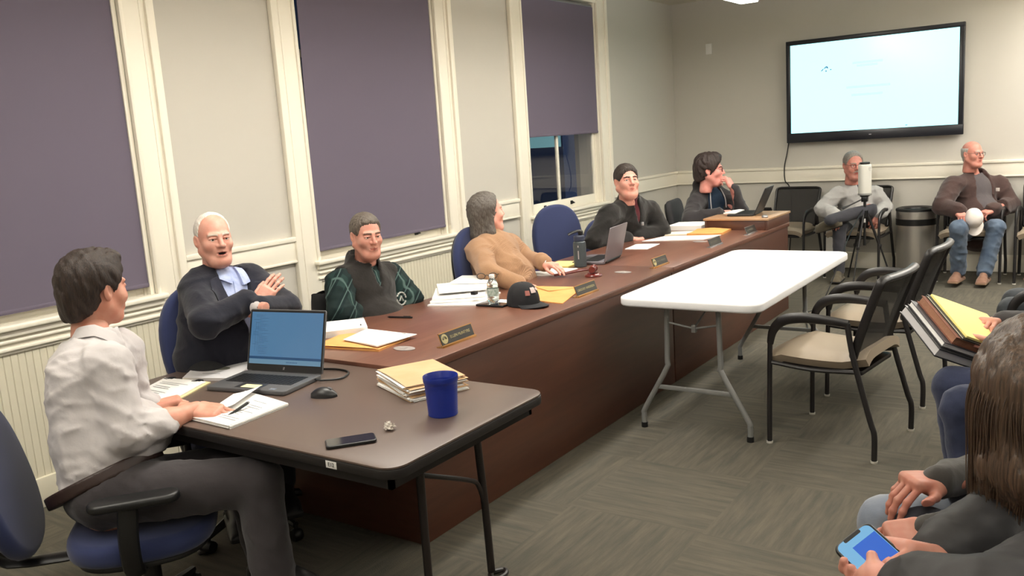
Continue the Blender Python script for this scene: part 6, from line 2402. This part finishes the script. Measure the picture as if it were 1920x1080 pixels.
# 7 ------------------------------------------- man in the grey pullover
J = dict(neck=at(1604, 348, 8.76), head=at(1600, 309, 8.66), shR=at(1565, 360, 8.70), shL=at(1643, 358, 8.76),
         elR=at(1541, 392, 8.66), wrR=at(1566, 402, 8.46), elL=at(1660, 388, 8.70), wrL=at(1645, 402, 8.50),
         pel=at(1604, 432, 8.86), knR=at(1574, 420, 8.50), anR=at(1573, 507, 8.56), knL=at(1630, 392, 8.46), anL=at(1556, 413, 8.36))
p = Body('person with glasses and grey hair in a pale grey pullover behind the tripod', J, hf=nrm(CAM - J['head']) + V(0.30, 0.15, -0.1), hs=1.08, skin=(196, 136, 122), girth=1.02, belly=0.4)
p.head(hair_col=(150, 140, 130), jowl=0.004, nose=1.1, h=0.0045)
p.hair(hair_mat('short grey hair', (112, 104, 98), (150, 142, 134)), short_keep(front=0.096, side=-0.025, sidey=0.018, nape=-0.08, fy=0.066), grow=0.009, rough=0.002, seed=18)
p.glasses(dark_metal)
mu = SDF((-0.05, 0.05, -0.08), (0.05, 0.13, -0.03), 0.0035)
for x in (-1, 1):
    mu.cap((0, 0.102, -0.052), (x * 0.026, 0.088, -0.062), 0.007, 0.005, k=0.006)
v_, q_ = mu.mesh()
np_obj('moustache', [(place(v_, p.HB, p.H, p.hs), q_, 0)], [hair_mat('grey moustache', (170, 160, 150), (140, 130, 122))], p.root)
p.hand('R', J['wrR'], V(0.15, -0.6, -0.5), V(0.2, -0.5, 0.8), curl=(0.5, 0.5, 0.5, 0.5), h=0.0045)
p.hand('L', J['wrL'], V(-0.1, -0.35, -0.9), V(0.5, -0.8, 0.2), curl=(0.4, 0.4, 0.4, 0.4), h=0.0045)
p.finish_body()
lo, hi = p.bbox(['pel', 'neck', 'shR', 'shL', 'elR', 'elL', 'wrR', 'wrL'], 0.2)
grey_k = fabric('pale grey knit', (172, 170, 168), 0.95, 260, 0.3)
f = SDF(lo, hi, 0.010)
p.torso(f, 0.014)
p.arm(f, 'R', 0.014, upto=0.92, r=(0.064, 0.058, 0.056, 0.048))
p.arm(f, 'L', 0.014, upto=0.92, r=(0.064, 0.058, 0.056, 0.048))
f.cap(J['neck'], J['neck'] + p.up * 0.14, 0.062, 0.078, k=0.006, op='-')
for i in range(5):
    t = i / 4
    f.ell(J['neck'] + p.up * (0.04 - 0.11 * t) + p.fwd * 0.15, (0.042 * (1 - t) + 0.006, 0.10, 0.035), R=np.stack([p.right, p.fwd, p.up], 0), k=0.004, op='-')
p.cloth('pullover', f, grey_k, fold=wrinkle(0.015, 0.11, 51))
p.collar(grey_k, r0=0.066, hgt=0.036, gap=0.55, stand=True)
lo, hi = p.bbox(['neck', 'shR', 'shL'], 0.16)
f = SDF(lo, hi, 0.012)
p.torso(f, 0.002, low=False)
f.cap(J['neck'] + p.up * 0.01, J['neck'] + p.up * 0.14, 0.054, 0.066, k=0.008, op='-')
p.cloth('undershirt', f, fabric('slate undershirt', (58, 56, 66)))
lo, hi = p.bbox(['pel', 'knR', 'knL', 'anR', 'anL'], 0.2)
f = SDF(lo, hi, 0.012)
p.legs(f, 0.004, r=(0.090, 0.068, 0.062, 0.050))
f.cut(J['pel'] + p.up * 0.085, p.up - p.fwd * 0.6)
p.cloth('trousers', f, fabric('slate trousers', (62, 62, 68)), fold=wrinkle(0.006, 0.1, 52))
khaki_s = fabric('khaki suede', (92, 84, 70), 0.9)
p.shoe('R', V(0.05, -0.98, 0), khaki_s, sole_k, L=0.29)
p.shoe('L', V(-0.93, 0.1, -0.30), khaki_s, sole_k, L=0.29, up=(0.2, -0.75, 0.6))

# 8 ------------------------------------------ man in the brown jacket
J = dict(neck=at(1828, 328, 8.26), head=at(1824, 288, 8.16), shR=at(1784, 341, 8.16), shL=at(1876, 341, 8.30),
         elR=at(1766, 386, 8.06), wrR=at(1797, 396, 7.86), elL=at(1894, 384, 8.22), wrL=at(1860, 394, 7.92),
         pel=at(1830, 432, 8.26), knR=at(1797, 428, 7.78), anR=at(1797, 506, 8.02), knL=at(1868, 426, 7.86), anL=at(1846, 508, 7.92))
p = Body('bald person with glasses in a brown jacket and jeans beside the steel bin', J, hf=V(0.80, -0.62, -0.02), hs=0.95, skin=(204, 142, 126), girth=1.08, belly=0.55)
p.head(hair_col=(170, 160, 150), jowl=0.006, nose=1.15, h=0.0045)
def keep8(X, Y, Z):
    return np.maximum(short_keep(front=0.10, side=-0.020, sidey=0.006, nape=-0.085, fy=0.02)(X, Y, Z), Z - 0.055 + 0.0 * X)
p.hair(hair_mat('thin grey hair', (164, 156, 150), (190, 184, 178)), keep8, grow=0.007, rough=0.002, seed=19)
p.glasses(dark_metal)
p.hand('R', J['wrR'], V(0.45, -0.72, -0.45), V(0.2, -0.4, 0.9), curl=(0.6, 0.6, 0.6, 0.65), thumb=(0.2, 0.3), h=0.0045)
p.hand('L', J['wrL'], V(-0.60, -0.62, -0.2), V(-0.1, -0.3, 0.95), curl=(0.6, 0.6, 0.65, 0.65), thumb=(0.3, 0.3), spread=0.2, h=0.0045)
p.finish_body()
lo, hi = p.bbox(['pel', 'neck', 'shR', 'shL'], 0.22)
f = SDF(lo, hi, 0.010)
p.torso(f, 0.004)
f.cap(J['neck'] + p.up * 0.01, J['neck'] + p.up * 0.14, 0.056, 0.066, k=0.008, op='-')
grey_sh = fabric('dark grey shirt', (84, 78, 80))
p.cloth('shirt', f, grey_sh, fold=wrinkle(0.006, 0.1, 61))
lo, hi = p.bbox(['pel', 'neck', 'shR', 'shL', 'elR', 'elL', 'wrR', 'wrL'], 0.22)
f = SDF(lo, hi, 0.009)
p.torso(f, 0.022)
p.arm(f, 'R', 0.020, upto=0.94, r=(0.068, 0.064, 0.060, 0.052))
p.arm(f, 'L', 0.020, upto=0.94, r=(0.068, 0.064, 0.060, 0.052))
f.cap(J['neck'] - p.up * 0.02, J['neck'] + p.up * 0.03 - p.fwd * 0.01, 0.092, 0.080, k=0.015)
for i in range(30):
    t = i / 29
    f.ell(J['neck'] + p.up * 0.04 + (J['pel'] - J['neck']) * t * 1.15 + p.fwd * 0.20, (0.110 - 0.01 * t, 0.165, 0.05), R=np.stack([p.right, p.fwd, p.up], 0), k=0.004, op='-')
f.cap(J['neck'], J['neck'] + p.up * 0.14 + p.fwd * 0.02, 0.066, 0.084, k=0.006, op='-')
brown_j = fabric('brown duck canvas', (70, 53, 50), 0.9, 300, 0.3)
p.cloth('jacket', f, brown_j, fold=wrinkle(0.015, 0.13, 62))
p.collar(brown_j, r0=0.080, hgt=0.030, drop=0.035, gap=0.75, tilt=0.3, flare=0.028)
pc_ = J['neck'] - p.up * 0.155 + p.fwd * 0.150 - p.right * 0.115
MB().box((-0.016, -0.004, -0.016), (0.016, 0.004, 0.016), 0.003).build('chest_patch', mat('pale patch', (186, 176, 170), 0.8), p.root, loc=pc_)
lo, hi = p.bbox(['pel', 'knR', 'knL', 'anR', 'anL'], 0.22)
f = SDF(lo, hi, 0.010)
p.legs(f, 0.008, r=(0.088, 0.068, 0.064, 0.060))
f.cut(J['pel'] + p.up * 0.085, p.up - p.fwd * 0.6)
jeans = fabric('blue denim', (72, 86, 106), 0.9, 260, 0.25, vary=(9, (94, 108, 126)))
p.cloth('jeans', f, jeans, fold=wrinkle(0.011, 0.08, 63))
tan_b = fabric('tan boot leather', (132, 98, 80), 0.7)
sole_t = mat('tan sole', (150, 122, 98), 0.8)
p.shoe('R', V(-0.12, -1, 0), tan_b, sole_t, L=0.29)
p.shoe('L', V(-0.05, -1, 0), tan_b, sole_t, L=0.29)
white_c = mat('white cap cotton', (222, 214, 208), 0.85, bump=(500, 0.2, 0.001))
B_ = basis(V(0.1, -0.2, -1), nrm(CAM - at(1824, 410, 7.72)))
ball_cap('white baseball cap held by the person in the brown jacket', at(1826, 409, 7.80), Matrix(B_.tolist()), white_c, white_c, 0.95)
# 12 ------------------------------------ person in dark trousers at the edge
J = dict(pel=V(4.26, 3.22, 0.56), neck=V(4.24, 3.22, 1.06), head=V(4.20, 3.22, 1.24), shR=V(4.23, 3.42, 1.00), shL=V(4.23, 3.02, 1.00),
         elR=V(4.10, 3.46, 0.74), wrR=V(4.02, 3.30, 0.70), elL=V(4.12, 2.98, 0.74), wrL=V(4.00, 3.14, 0.70),
         knR=V(3.82, 3.34, 0.54), knL=V(3.82, 3.10, 0.54), anR=V(3.82, 3.34, 0.10), anL=V(3.86, 3.08, 0.10))
p = Body('person in a black jacket and slate trousers, only the lap showing at the right edge', J, hf=V(-1, 0.2, 0), skin=(206, 150, 130), girth=1.05, belly=0.3)
p.head(hair_col=(70, 60, 52), h=0.006)
p.hand('R', J['wrR'], V(-0.9, -0.4, -0.2), V(0, 0, 1), h=0.005)
p.hand('L', J['wrL'], V(-0.9, 0.4, -0.2), V(0, 0, 1), h=0.005)
p.finish_body()
p.hair(hm1, short_keep(), grow=0.01)
lo, hi = p.bbox(['pel', 'neck', 'shR', 'shL', 'elR', 'elL', 'wrR', 'wrL'], 0.2)
f = SDF(lo, hi, 0.013)
p.torso(f, 0.016)
p.arm(f, 'R', 0.016, upto=0.95)
p.arm(f, 'L', 0.016, upto=0.95)
f.cap(J['neck'], J['neck'] + p.up * 0.14, 0.062, 0.078, k=0.006, op='-')
p.cloth('jacket', f, black_f, fold=wrinkle(0.006, 0.12, 71))
lo, hi = p.bbox(['pel', 'knR', 'knL', 'anR', 'anL'], 0.2)
f = SDF(lo, hi, 0.012)
p.legs(f, 0.008)
f.cut(J['pel'] + p.up * 0.085, p.up - p.fwd * 0.6)
p.cloth('trousers', f, fabric('slate blue trousers', (58, 62, 66)), fold=wrinkle(0.006, 0.1, 72))
for q in 'RL':
    p.shoe(q, V(-1, 0, 0), shoe_k, sole_k)

# 11 ------------------------------------ person holding the pile of folders
J = dict(pel=V(4.26, 1.52, 0.56), neck=V(4.27, 1.52, 1.06), head=V(4.22, 1.52, 1.24), shR=V(4.25, 1.72, 1.00), shL=V(4.25, 1.32, 1.00),
         elR=V(4.14, 1.84, 0.76), wrR=at(1868, 604, 3.62), elL=V(4.18, 1.30, 0.76), wrL=at(1890, 648, 3.34),
         knR=at(1790, 725, 3.40), knL=at(1808, 765, 3.18), anR=at(1808, 900, 3.40), anL=at(1824, 960, 3.20))
p = Body('person in dark blue jeans holding a pile of folders under a yellow pad', J, hf=V(-1, 0.1, -0.1), skin=(206, 150, 130), girth=1.0, belly=0.2)
p.head(hair_col=(70, 60, 52), h=0.006)
p.hand('R', J['wrR'], nrm(at(1838, 600, 3.52) - J['wrR']), V(0.1, 0.5, 0.9), curl=(0.5, 0.5, 0.5, 0.5), h=0.004)
p.hand('L', J['wrL'], nrm(at(1840, 652, 3.42) - J['wrL']), V(0, -0.2, -1), curl=(0.3, 0.3, 0.3, 0.3), h=0.004)
p.finish_body()
p.hair(hm1, short_keep(), grow=0.012)
lo, hi = p.bbox(['pel', 'neck', 'shR', 'shL', 'elR', 'elL', 'wrR', 'wrL'], 0.2)
f = SDF(lo, hi, 0.013)
p.torso(f, 0.014)
p.arm(f, 'R', 0.012, upto=0.9)
p.arm(f, 'L', 0.012, upto=0.9)
f.cap(J['neck'], J['neck'] + p.up * 0.14, 0.062, 0.078, k=0.006, op='-')
p.cloth('jumper', f, fabric('charcoal jumper', (52, 50, 52)), fold=wrinkle(0.006, 0.12, 73))
lo, hi = p.bbox(['pel', 'knR', 'knL', 'anR', 'anL'], 0.2)
f = SDF(lo, hi, 0.010)
p.legs(f, 0.008, r=(0.092, 0.072, 0.068, 0.056))
f.cut(J['pel'] + p.up * 0.085, p.up - p.fwd * 0.6)
p.cloth('jeans', f, fabric('dark blue denim', (38, 44, 66), 0.9, 260, 0.2, vary=(8, (48, 54, 78))), fold=wrinkle(0.006, 0.1, 74))
for q in 'RL':
    p.shoe(q, V(-1, 0, 0), shoe_k, sole_k)

# the pile in that person's hands
A, Bq, Dq = at(1745, 553, 3.60), at(1812, 632, 3.36), at(1850, 575, 3.78)
ex = nrm(Bq - A)
ey = Dq - A
ey = nrm(ey - ex * (ey @ ex))
ez = np.cross(ex, ey)
if ez[2] < 0:
    ez = -ez
LX, LY = float(np.linalg.norm(Bq - A)), 0.30


def pile_item(name, label, cat, off, z0, z1, lx, ly, m, edge=None, bev=0.001):
    t = thing(name, label, cat, A)
    X = Matrix((list(ex) + [0], list(ey) + [0], list(ez) + [0], [0, 0, 0, 1])).transposed()
    if edge is None:
        MB().prism([(off[0], off[1]), (off[0] + lx, off[1]), (off[0] + lx, off[1] + ly), (off[0], off[1] + ly)], z0, z1, bev, 2, xf=X).build('body', m, t)
    else:
        c = 0.003
        for a, b in ((z0, z0 + c), (z1 - c, z1)):
            MB().prism([(off[0], off[1]), (off[0] + lx, off[1]), (off[0] + lx, off[1] + ly), (off[0], off[1] + ly)], a, b, xf=X).build('cover', m, t)
        MB().prism([(off[0] + 0.006, off[1] + 0.005), (off[0] + lx - 0.006, off[1] + 0.005), (off[0] + lx - 0.006, off[1] + ly - 0.006), (off[0] + 0.006, off[1] + ly - 0.006)], z0 + c, z1 - c, xf=X).build('pages', edge, t)
    return t


pile_item('legal_pad', 'yellow legal pad on top of the pile of folders in the right-hand lap', 'notepad', (0, 0), -0.004, 0.006, LX, LY, yellow_p)
pile_item('manila_folder', 'dark-edged manila folder right under the yellow legal pad', 'folder', (-0.008, -0.010), -0.016, -0.0045, LX + 0.01, LY, mat('dark card', (52, 50, 44), 0.6), paper2)
pile_item('accordion_folder', 'brown accordion folder in the middle of the lap pile', 'folder', (-0.006, -0.030), -0.050, -0.0165, LX, LY, mat('rust card', (128, 78, 58), 0.7), mat('rust pleats', (150, 104, 78), 0.7, bump=(120, 0.6, 0.004)))
pile_item('report_folder', 'dark grey folder with white pages under the brown accordion folder', 'folder', (0.0, -0.065), -0.074, -0.0505, LX, LY, mat('dark grey card', (58, 56, 60), 0.5), paper)
pile_item('ring_binder', 'black binder with white pages at the bottom of the lap pile', 'binder', (0.012, -0.085), -0.112, -0.0745, LX + 0.01, LY, black_m, mat('grey pages', (190, 188, 190), 0.7))

# 10 ----------------------------- person with a dark cap on the knee
J = dict(pel=V(4.27, 0.42, 0.56), neck=V(4.22, 0.42, 1.04), head=V(4.16, 0.42, 1.22), shR=V(4.21, 0.62, 0.98), shL=V(4.21, 0.21, 0.98),
         elR=at(1880, 872, 2.50), wrR=at(1762, 903, 2.27), elL=at(1880, 985, 1.98), wrL=at(1738, 996, 2.08),
         knR=at(1668, 985, 2.42), knL=at(1690, 1085, 2.16), anR=at(1690, 1180, 2.42), anL=at(1700, 1300, 2.2))
p = Body('person in a charcoal coat and faded jeans with a dark cap on the knee', J, hf=V(-1, 0.15, -0.1), skin=(176, 122, 104), girth=1.06, belly=0.3)
p.head(hair_col=(90, 80, 72), h=0.006)
p.hand('R', J['wrR'], nrm(at(1712, 903, 2.25) - J['wrR']), V(-0.25, -0.35, 0.9), curl=(0.75, 0.78, 0.8, 0.85), curl2=(0.25, 0.28, 0.3, 0.35), thumb=(-0.3, -0.5), spread=0.16, h=0.003, sc=1.06)
p.hand('L', J['wrL'], nrm(at(1688, 1003, 2.08) - J['wrL']), V(-0.1, -0.5, 0.8), curl=(0.8, 0.85, 0.9, 0.9), thumb=(0.5, 0.5), h=0.003)
p.finish_body()
p.hair(hm1, short_keep(), grow=0.012)
coat = fabric('charcoal coat', (60, 57, 54), 0.85, 200, 0.2)
lo, hi = p.bbox(['pel', 'neck', 'shR', 'shL', 'elR', 'elL', 'wrR', 'wrL'], 0.22)
f = SDF(lo, hi, 0.009)
p.torso(f, 0.030)
p.arm(f, 'R', 0.010, upto=1.02, r=(0.064, 0.056, 0.050, 0.036))
p.arm(f, 'L', 0.006, upto=0.97, r=(0.064, 0.050, 0.044, 0.034))
f.cap(J['neck'], J['neck'] + p.up * 0.14, 0.066, 0.080, k=0.006, op='-')
p.cloth('coat', f, coat, fold=wrinkle(0.013, 0.10, 81))
lo, hi = p.bbox(['pel', 'knR', 'knL', 'anR', 'anL'], 0.22)
f = SDF(lo, hi, 0.009)
p.legs(f, 0.006, r=(0.096, 0.078, 0.072, 0.062))
f.cut(J['pel'] + p.up * 0.085, p.up - p.fwd * 0.6)
p.cloth('jeans', f, fabric('faded denim', (128, 132, 140), 0.9, 260, 0.2, vary=(10, (108, 116, 130))), fold=wrinkle(0.006, 0.09, 82))
for q in 'RL':
    p.shoe(q, V(-1, 0, 0), shoe_k, sole_k)
navy_c = mat('navy cap cotton', (38, 38, 46), 0.9, bump=(500, 0.2, 0.001))
cc_ = at(1742, 1022, 2.25)
B_ = basis(nrm(V(-0.55, -0.2, -0.55)), nrm(V(-0.25, -0.62, 0.75)))
ball_cap('dark navy cap resting on the knee of the faded jeans', cc_, Matrix(B_.tolist()), navy_c, navy_c, 1.0)
dup(bpy.data.objects['guest_chair'], (4.20, 0.42, 0), PI / 2, 'guest chair under the person with the dark cap on the knee', G1)

# 9 ------------------------------ woman with long brown hair, nearest
J = dict(head=at(1974, 736, 1.46), pel=V(4.36, -0.46, 0.56))
J['neck'] = J['head'] + V(0.05, -0.03, -0.17)
J['shR'] = J['neck'] + V(0.00, 0.19, -0.05)
J['shL'] = J['neck'] + V(-0.02, -0.19, -0.06)
J['elR'] = at(1895, 985, 1.50)
J['wrR'] = at(1762, 1042, 1.46)
J['elL'] = at(1880, 1150, 1.20)
J['wrL'] = at(1700, 1105, 1.32)
J['knR'] = at(1640, 1180, 1.60)
J['knL'] = at(1660, 1250, 1.45)
J['anR'] = J['knR'] + V(0.02, 0.0, -0.42)
J['anL'] = J['knL'] + V(0.02, 0.0, -0.42)
p = Body('person with long brown hair in a black quilted jacket looking at a phone', J, hf=V(-0.75, 0.55, -0.35), hs=1.0, skin=(192, 138, 120), girth=1.0, belly=0.2)
p.head(hair_col=(86, 66, 50))
ph_top, ph_bot = at(1594, 1004, 1.49), at(1690, 1094, 1.38)
ph_c = (ph_top + ph_bot) / 2
py_ = nrm(ph_bot - ph_top)
pz_ = nrm(nrm(CAM - ph_c) + V(-0.15, 0.1, 0.35))
pz_ = nrm(pz_ - py_ * (pz_ @ py_))
px_ = np.cross(py_, pz_)
# right hand on the far edge of the phone
p.hand('R', J['wrR'], nrm(at(1700, 1030, 1.445) - J['wrR']), nrm(V(-0.1, 0.35, 0.9)), curl=(0.5, 0.75, 0.85, 0.9), thumb=(0.5, 0.35), h=0.0025)
# left hand under the phone, thumb over the glass
f = SDF(np.minimum(J['wrL'], ph_c) - 0.12, np.maximum(J['wrL'], ph_c) + 0.12, 0.003)
lh = at(1640, 1086, 1.40)
f.cap(J['wrL'], lh - pz_ * 0.012, 0.028, 0.034, k=0.02)
for i in range(4):
    b = lh - pz_ * 0.020 + py_ * (0.026 - 0.018 * i)
    m1 = ph_c + px_ * 0.046 + py_ * (0.030 - 0.019 * i) - pz_ * 0.008
    if (m1 - ph_c) @ (lh - ph_c) < 0:
        m1 = m1 - px_ * 0.092
    sd = 1 if (m1 - ph_c) @ px_ > 0 else -1
    f.cap(b, m1, 0.0095, 0.0090, k=0.010)
    f.cap(m1, m1 + pz_ * 0.014 - px_ * sd * 0.006, 0.0088, 0.0075, k=0.004)
t1 = lh + pz_ * 0.012 + py_ * 0.01
tt = at(1637, 1046, 1.425) + pz_ * 0.006
f.cap(lh, t1, 0.020, 0.015, k=0.015)
f.cap(t1, tt, 0.0135, 0.0092, k=0.006)
v_, q_ = f.mesh()
p.body_parts.append((v_, q_, 0))
p.finish_body()
hm9 = bpy.data.materials.new('long brown hair')
hm9.use_nodes = True
nt = hm9.node_tree
b_ = nt.nodes['Principled BSDF']
b_.inputs['Roughness'].default_value = 0.42
tc_ = nt.nodes.new('ShaderNodeTexCoord')
mp_ = nt.nodes.new('ShaderNodeMapping')
mp_.inputs['Scale'].default_value = (260, 260, 7)
nz_ = nt.nodes.new('ShaderNodeTexNoise')
nz_.inputs['Scale'].default_value = 1.0
nz_.inputs['Detail'].default_value = 3
rp_ = nt.nodes.new('ShaderNodeValToRGB')
rp_.color_ramp.elements[0].position, rp_.color_ramp.elements[0].color = 0.3, rgb(50, 38, 30)
rp_.color_ramp.elements[1].position, rp_.color_ramp.elements[1].color = 0.75, rgb(96, 74, 56)
bp_ = nt.nodes.new('ShaderNodeBump')
bp_.inputs['Strength'].default_value = 0.6
bp_.inputs['Distance'].default_value = 0.003
nt.links.new(tc_.outputs['Object'], mp_.inputs[0])
nt.links.new(mp_.outputs[0], nz_.inputs['Vector'])
nt.links.new(nz_.outputs[0], rp_.inputs[0])
nt.links.new(rp_.outputs[0], b_.inputs['Base Color'])
nt.links.new(nz_.outputs[0], bp_.inputs['Height'])
nt.links.new(bp_.outputs[0], b_.inputs['Normal'])
H9 = p.H
f = SDF(H9 - V(0.24, 0.24, 0.36), H9 + V(0.24, 0.24, 0.18), 0.0045)
R9 = p.HB.T
f.ell(H9 + p.HB @ V(0, -0.012, 0.036), (0.094, 0.116, 0.100), R=R9, k=0.01)
dn = V(0, 0, -1)
lft = -CR
for a_, r0_, r1_, L_ in ((2.7, 0.058, 0.052, 0.20), (2.0, 0.060, 0.055, 0.22), (1.3, 0.060, 0.050, 0.22), (0.6, 0.056, 0.040, 0.20), (-2.9, 0.058, 0.05, 0.18), (-2.0, 0.055, 0.05, 0.18), (-1.2, 0.05, 0.04, 0.16)):
    # around the head: 0 = face, positive = left side (towards the camera)
    d_ = p.HB @ V(-math.sin(a_), math.cos(a_), 0)
    d_[2] = 0
    d_ = nrm(d_)
    s0 = H9 + d_ * 0.052 + V(0, 0, 0.02)
    s1 = H9 + d_ * 0.070 + dn * 0.12
    s2 = H9 + d_ * 0.062 + dn * L_ + V(-0.02, 0.0, 0)
    f.cap(s0, s1, r0_, r1_, k=0.035)
    f.cap(s1, s2, r1_, r1_ * 0.45, k=0.03)
f.warp(strands(0.0035, 0.022, 91, axis=(0.08, 0, -1), stretch=12.0), 0.03)
f.warp(strands(0.005, 0.06, 92, axis=(0.08, 0, -1), stretch=9.0), 0.03)
v_, q_ = f.mesh()
ho = np_obj('hair', [(v_, q_, 0)], [hm9], p.root)
st = MB()
r_ = random.Random(17)
for i in range(150):
    a_ = r_.uniform(0.3, 3.0)
    d_ = p.HB @ V(-math.sin(a_), math.cos(a_), 0)
    d_[2] = 0
    d_ = nrm(d_)
    tn = np.cross(d_, V(0, 0, 1))
    k_ = r_.uniform(0.0, 0.010)
    w_ = r_.uniform(-0.012, 0.012)
    z1 = r_.uniform(0.15, 0.245)
    pts = [H9 + d_ * (0.092 + k_) + V(0, 0, 0.055), H9 + d_ * (0.118 + k_) + V(0, 0, -0.01) + tn * w_ * 0.4, H9 + d_ * (0.118 + k_) + dn * 0.10 + tn * w_, H9 + d_ * (0.098 + k_ * 1.4) + dn * z1 + tn * w_ * 1.5 + V(-0.015, 0, 0)]
    st.tube([tuple(x) for x in pts], [0.0009, 0.0012, 0.0011, 0.0004], 5, sub=5, cap=False)
st.build('loose_strands', hm9, ho, smooth=80)
puff = mat('black quilted nylon', (42, 41, 42), 0.6, bump=(16, 0.3, 0.006), spec=0.35)
lo, hi = p.bbox(['pel', 'neck', 'shR', 'shL', 'elR', 'elL', 'wrR', 'wrL'], 0.22)
f = SDF(lo, hi, 0.0075)
p.torso(f, 0.020)
for q in 'RL':
    a_, e_, w_ = J['sh' + q], J['el' + q], J['wr' + q]
    p.arm(f, q, 0.010, upto=0.95, r=(0.062, 0.056, 0.052, 0.040))
    for S_, T_, n_, ra, rb in ((a_, e_, 5, 0.086, 0.078), (e_, w_, 5, 0.076, 0.056)):
        for i in range(n_):
            t_ = (i + 0.5) / n_ * (1.0 if S_ is a_ else 0.93)
            c_ = S_ + (T_ - S_) * t_
            r_b = ra + (rb - ra) * t_
            f.ell(c_, (r_b, r_b, r_b * 0.62), R=np.stack([*(lambda d: (nrm(np.cross(d, V(0.3, 0.2, 1))), nrm(np.cross(d, np.cross(d, V(0.3, 0.2, 1)))), d))(nrm(T_ - S_))], 0), k=0.012)
T9 = np.stack([p.right, p.fwd, p.up], 0)
for i in range(6):
    c_ = J['pel'] + (J['neck'] - J['pel']) * (0.05 + 0.17 * i)
    if i < 5:
        f.ell(c_, (0.205, 0.165, 0.062), R=T9, k=0.012)
f.cap(J['neck'], J['neck'] + p.up * 0.14, 0.068, 0.082, k=0.006, op='-')
p.cloth('quilted_jacket', f, puff, fold=wrinkle(0.004, 0.05, 95))
lo, hi = p.bbox(['pel', 'knR', 'knL', 'anR', 'anL'], 0.22)
f = SDF(lo, hi, 0.011)
p.legs(f, 0.004, r=(0.088, 0.068, 0.062, 0.052))
f.cut(J['pel'] + p.up * 0.085, p.up - p.fwd * 0.6)
p.cloth('jeans', f, fabric('faded denim', (128, 132, 140)))
for q in 'RL':
    p.shoe(q, V(-1, 0.1, 0), shoe_k, sole_k)
t = thing('smartphone', 'smartphone with a lit blue screen held by the person with long brown hair', 'phone', ph_c)
X = Matrix((list(px_) + [0], list(py_) + [0], list(pz_) + [0], [0, 0, 0, 1])).transposed()
hl_ = float(np.linalg.norm(ph_bot - ph_top)) / 2
MB().prism(rrect(-0.039, -hl_, 0.039, hl_, 0.014, 8), -0.006, 0.005, 0.004, 3, xf=X).build('case', black_m, t)
so = MB().prism(rrect(-0.034, -hl_ + 0.005, 0.034, hl_ - 0.005, 0.011, 8), 0.0051, 0.0056, xf=X).build('screen', mat('phone screen pale blue', (20, 30, 40), 0.2, emit=((126, 186, 226), 0.9)), t)
MB().prism(rrect(-0.017, -hl_ + 0.004, 0.017, -hl_ + 0.0115, 0.003, 4), 0.0057, 0.0059, xf=X).build('camera_notch', black_m, so)
sd = 1 if (px_ @ CR) > 0 else -1
bx0, bx1 = sorted((sd * -0.014, sd * 0.033))
MB().prism([(bx0, -hl_ + 0.026), (bx1, -hl_ + 0.026), (bx1, hl_ - 0.03), (bx0, hl_ - 0.03)], 0.0057, 0.0059, xf=X).build('chat_panel', mat('phone screen blue', (10, 20, 60), 0.2, emit=((58, 108, 204), 0.9)), so)
dup(bpy.data.objects['guest_chair'], (4.30, -0.46, 0), PI / 2, 'guest chair under the person with long brown hair', G1)
# ------------------------------------------------------------------- world
wd = bpy.data.worlds.new('dusk')
SC.world = wd
wd.use_nodes = True
wd.node_tree.nodes['Background'].inputs[0].default_value = (0.03, 0.045, 0.09, 1)
wd.node_tree.nodes['Background'].inputs[1].default_value = 0.8
SC.view_settings.view_transform = 'Standard'
SC.view_settings.look = 'None'
SC.view_settings.gamma = 1.0
SC.view_settings.use_curve_mapping = False
SC.view_settings.exposure = EXPOSURE
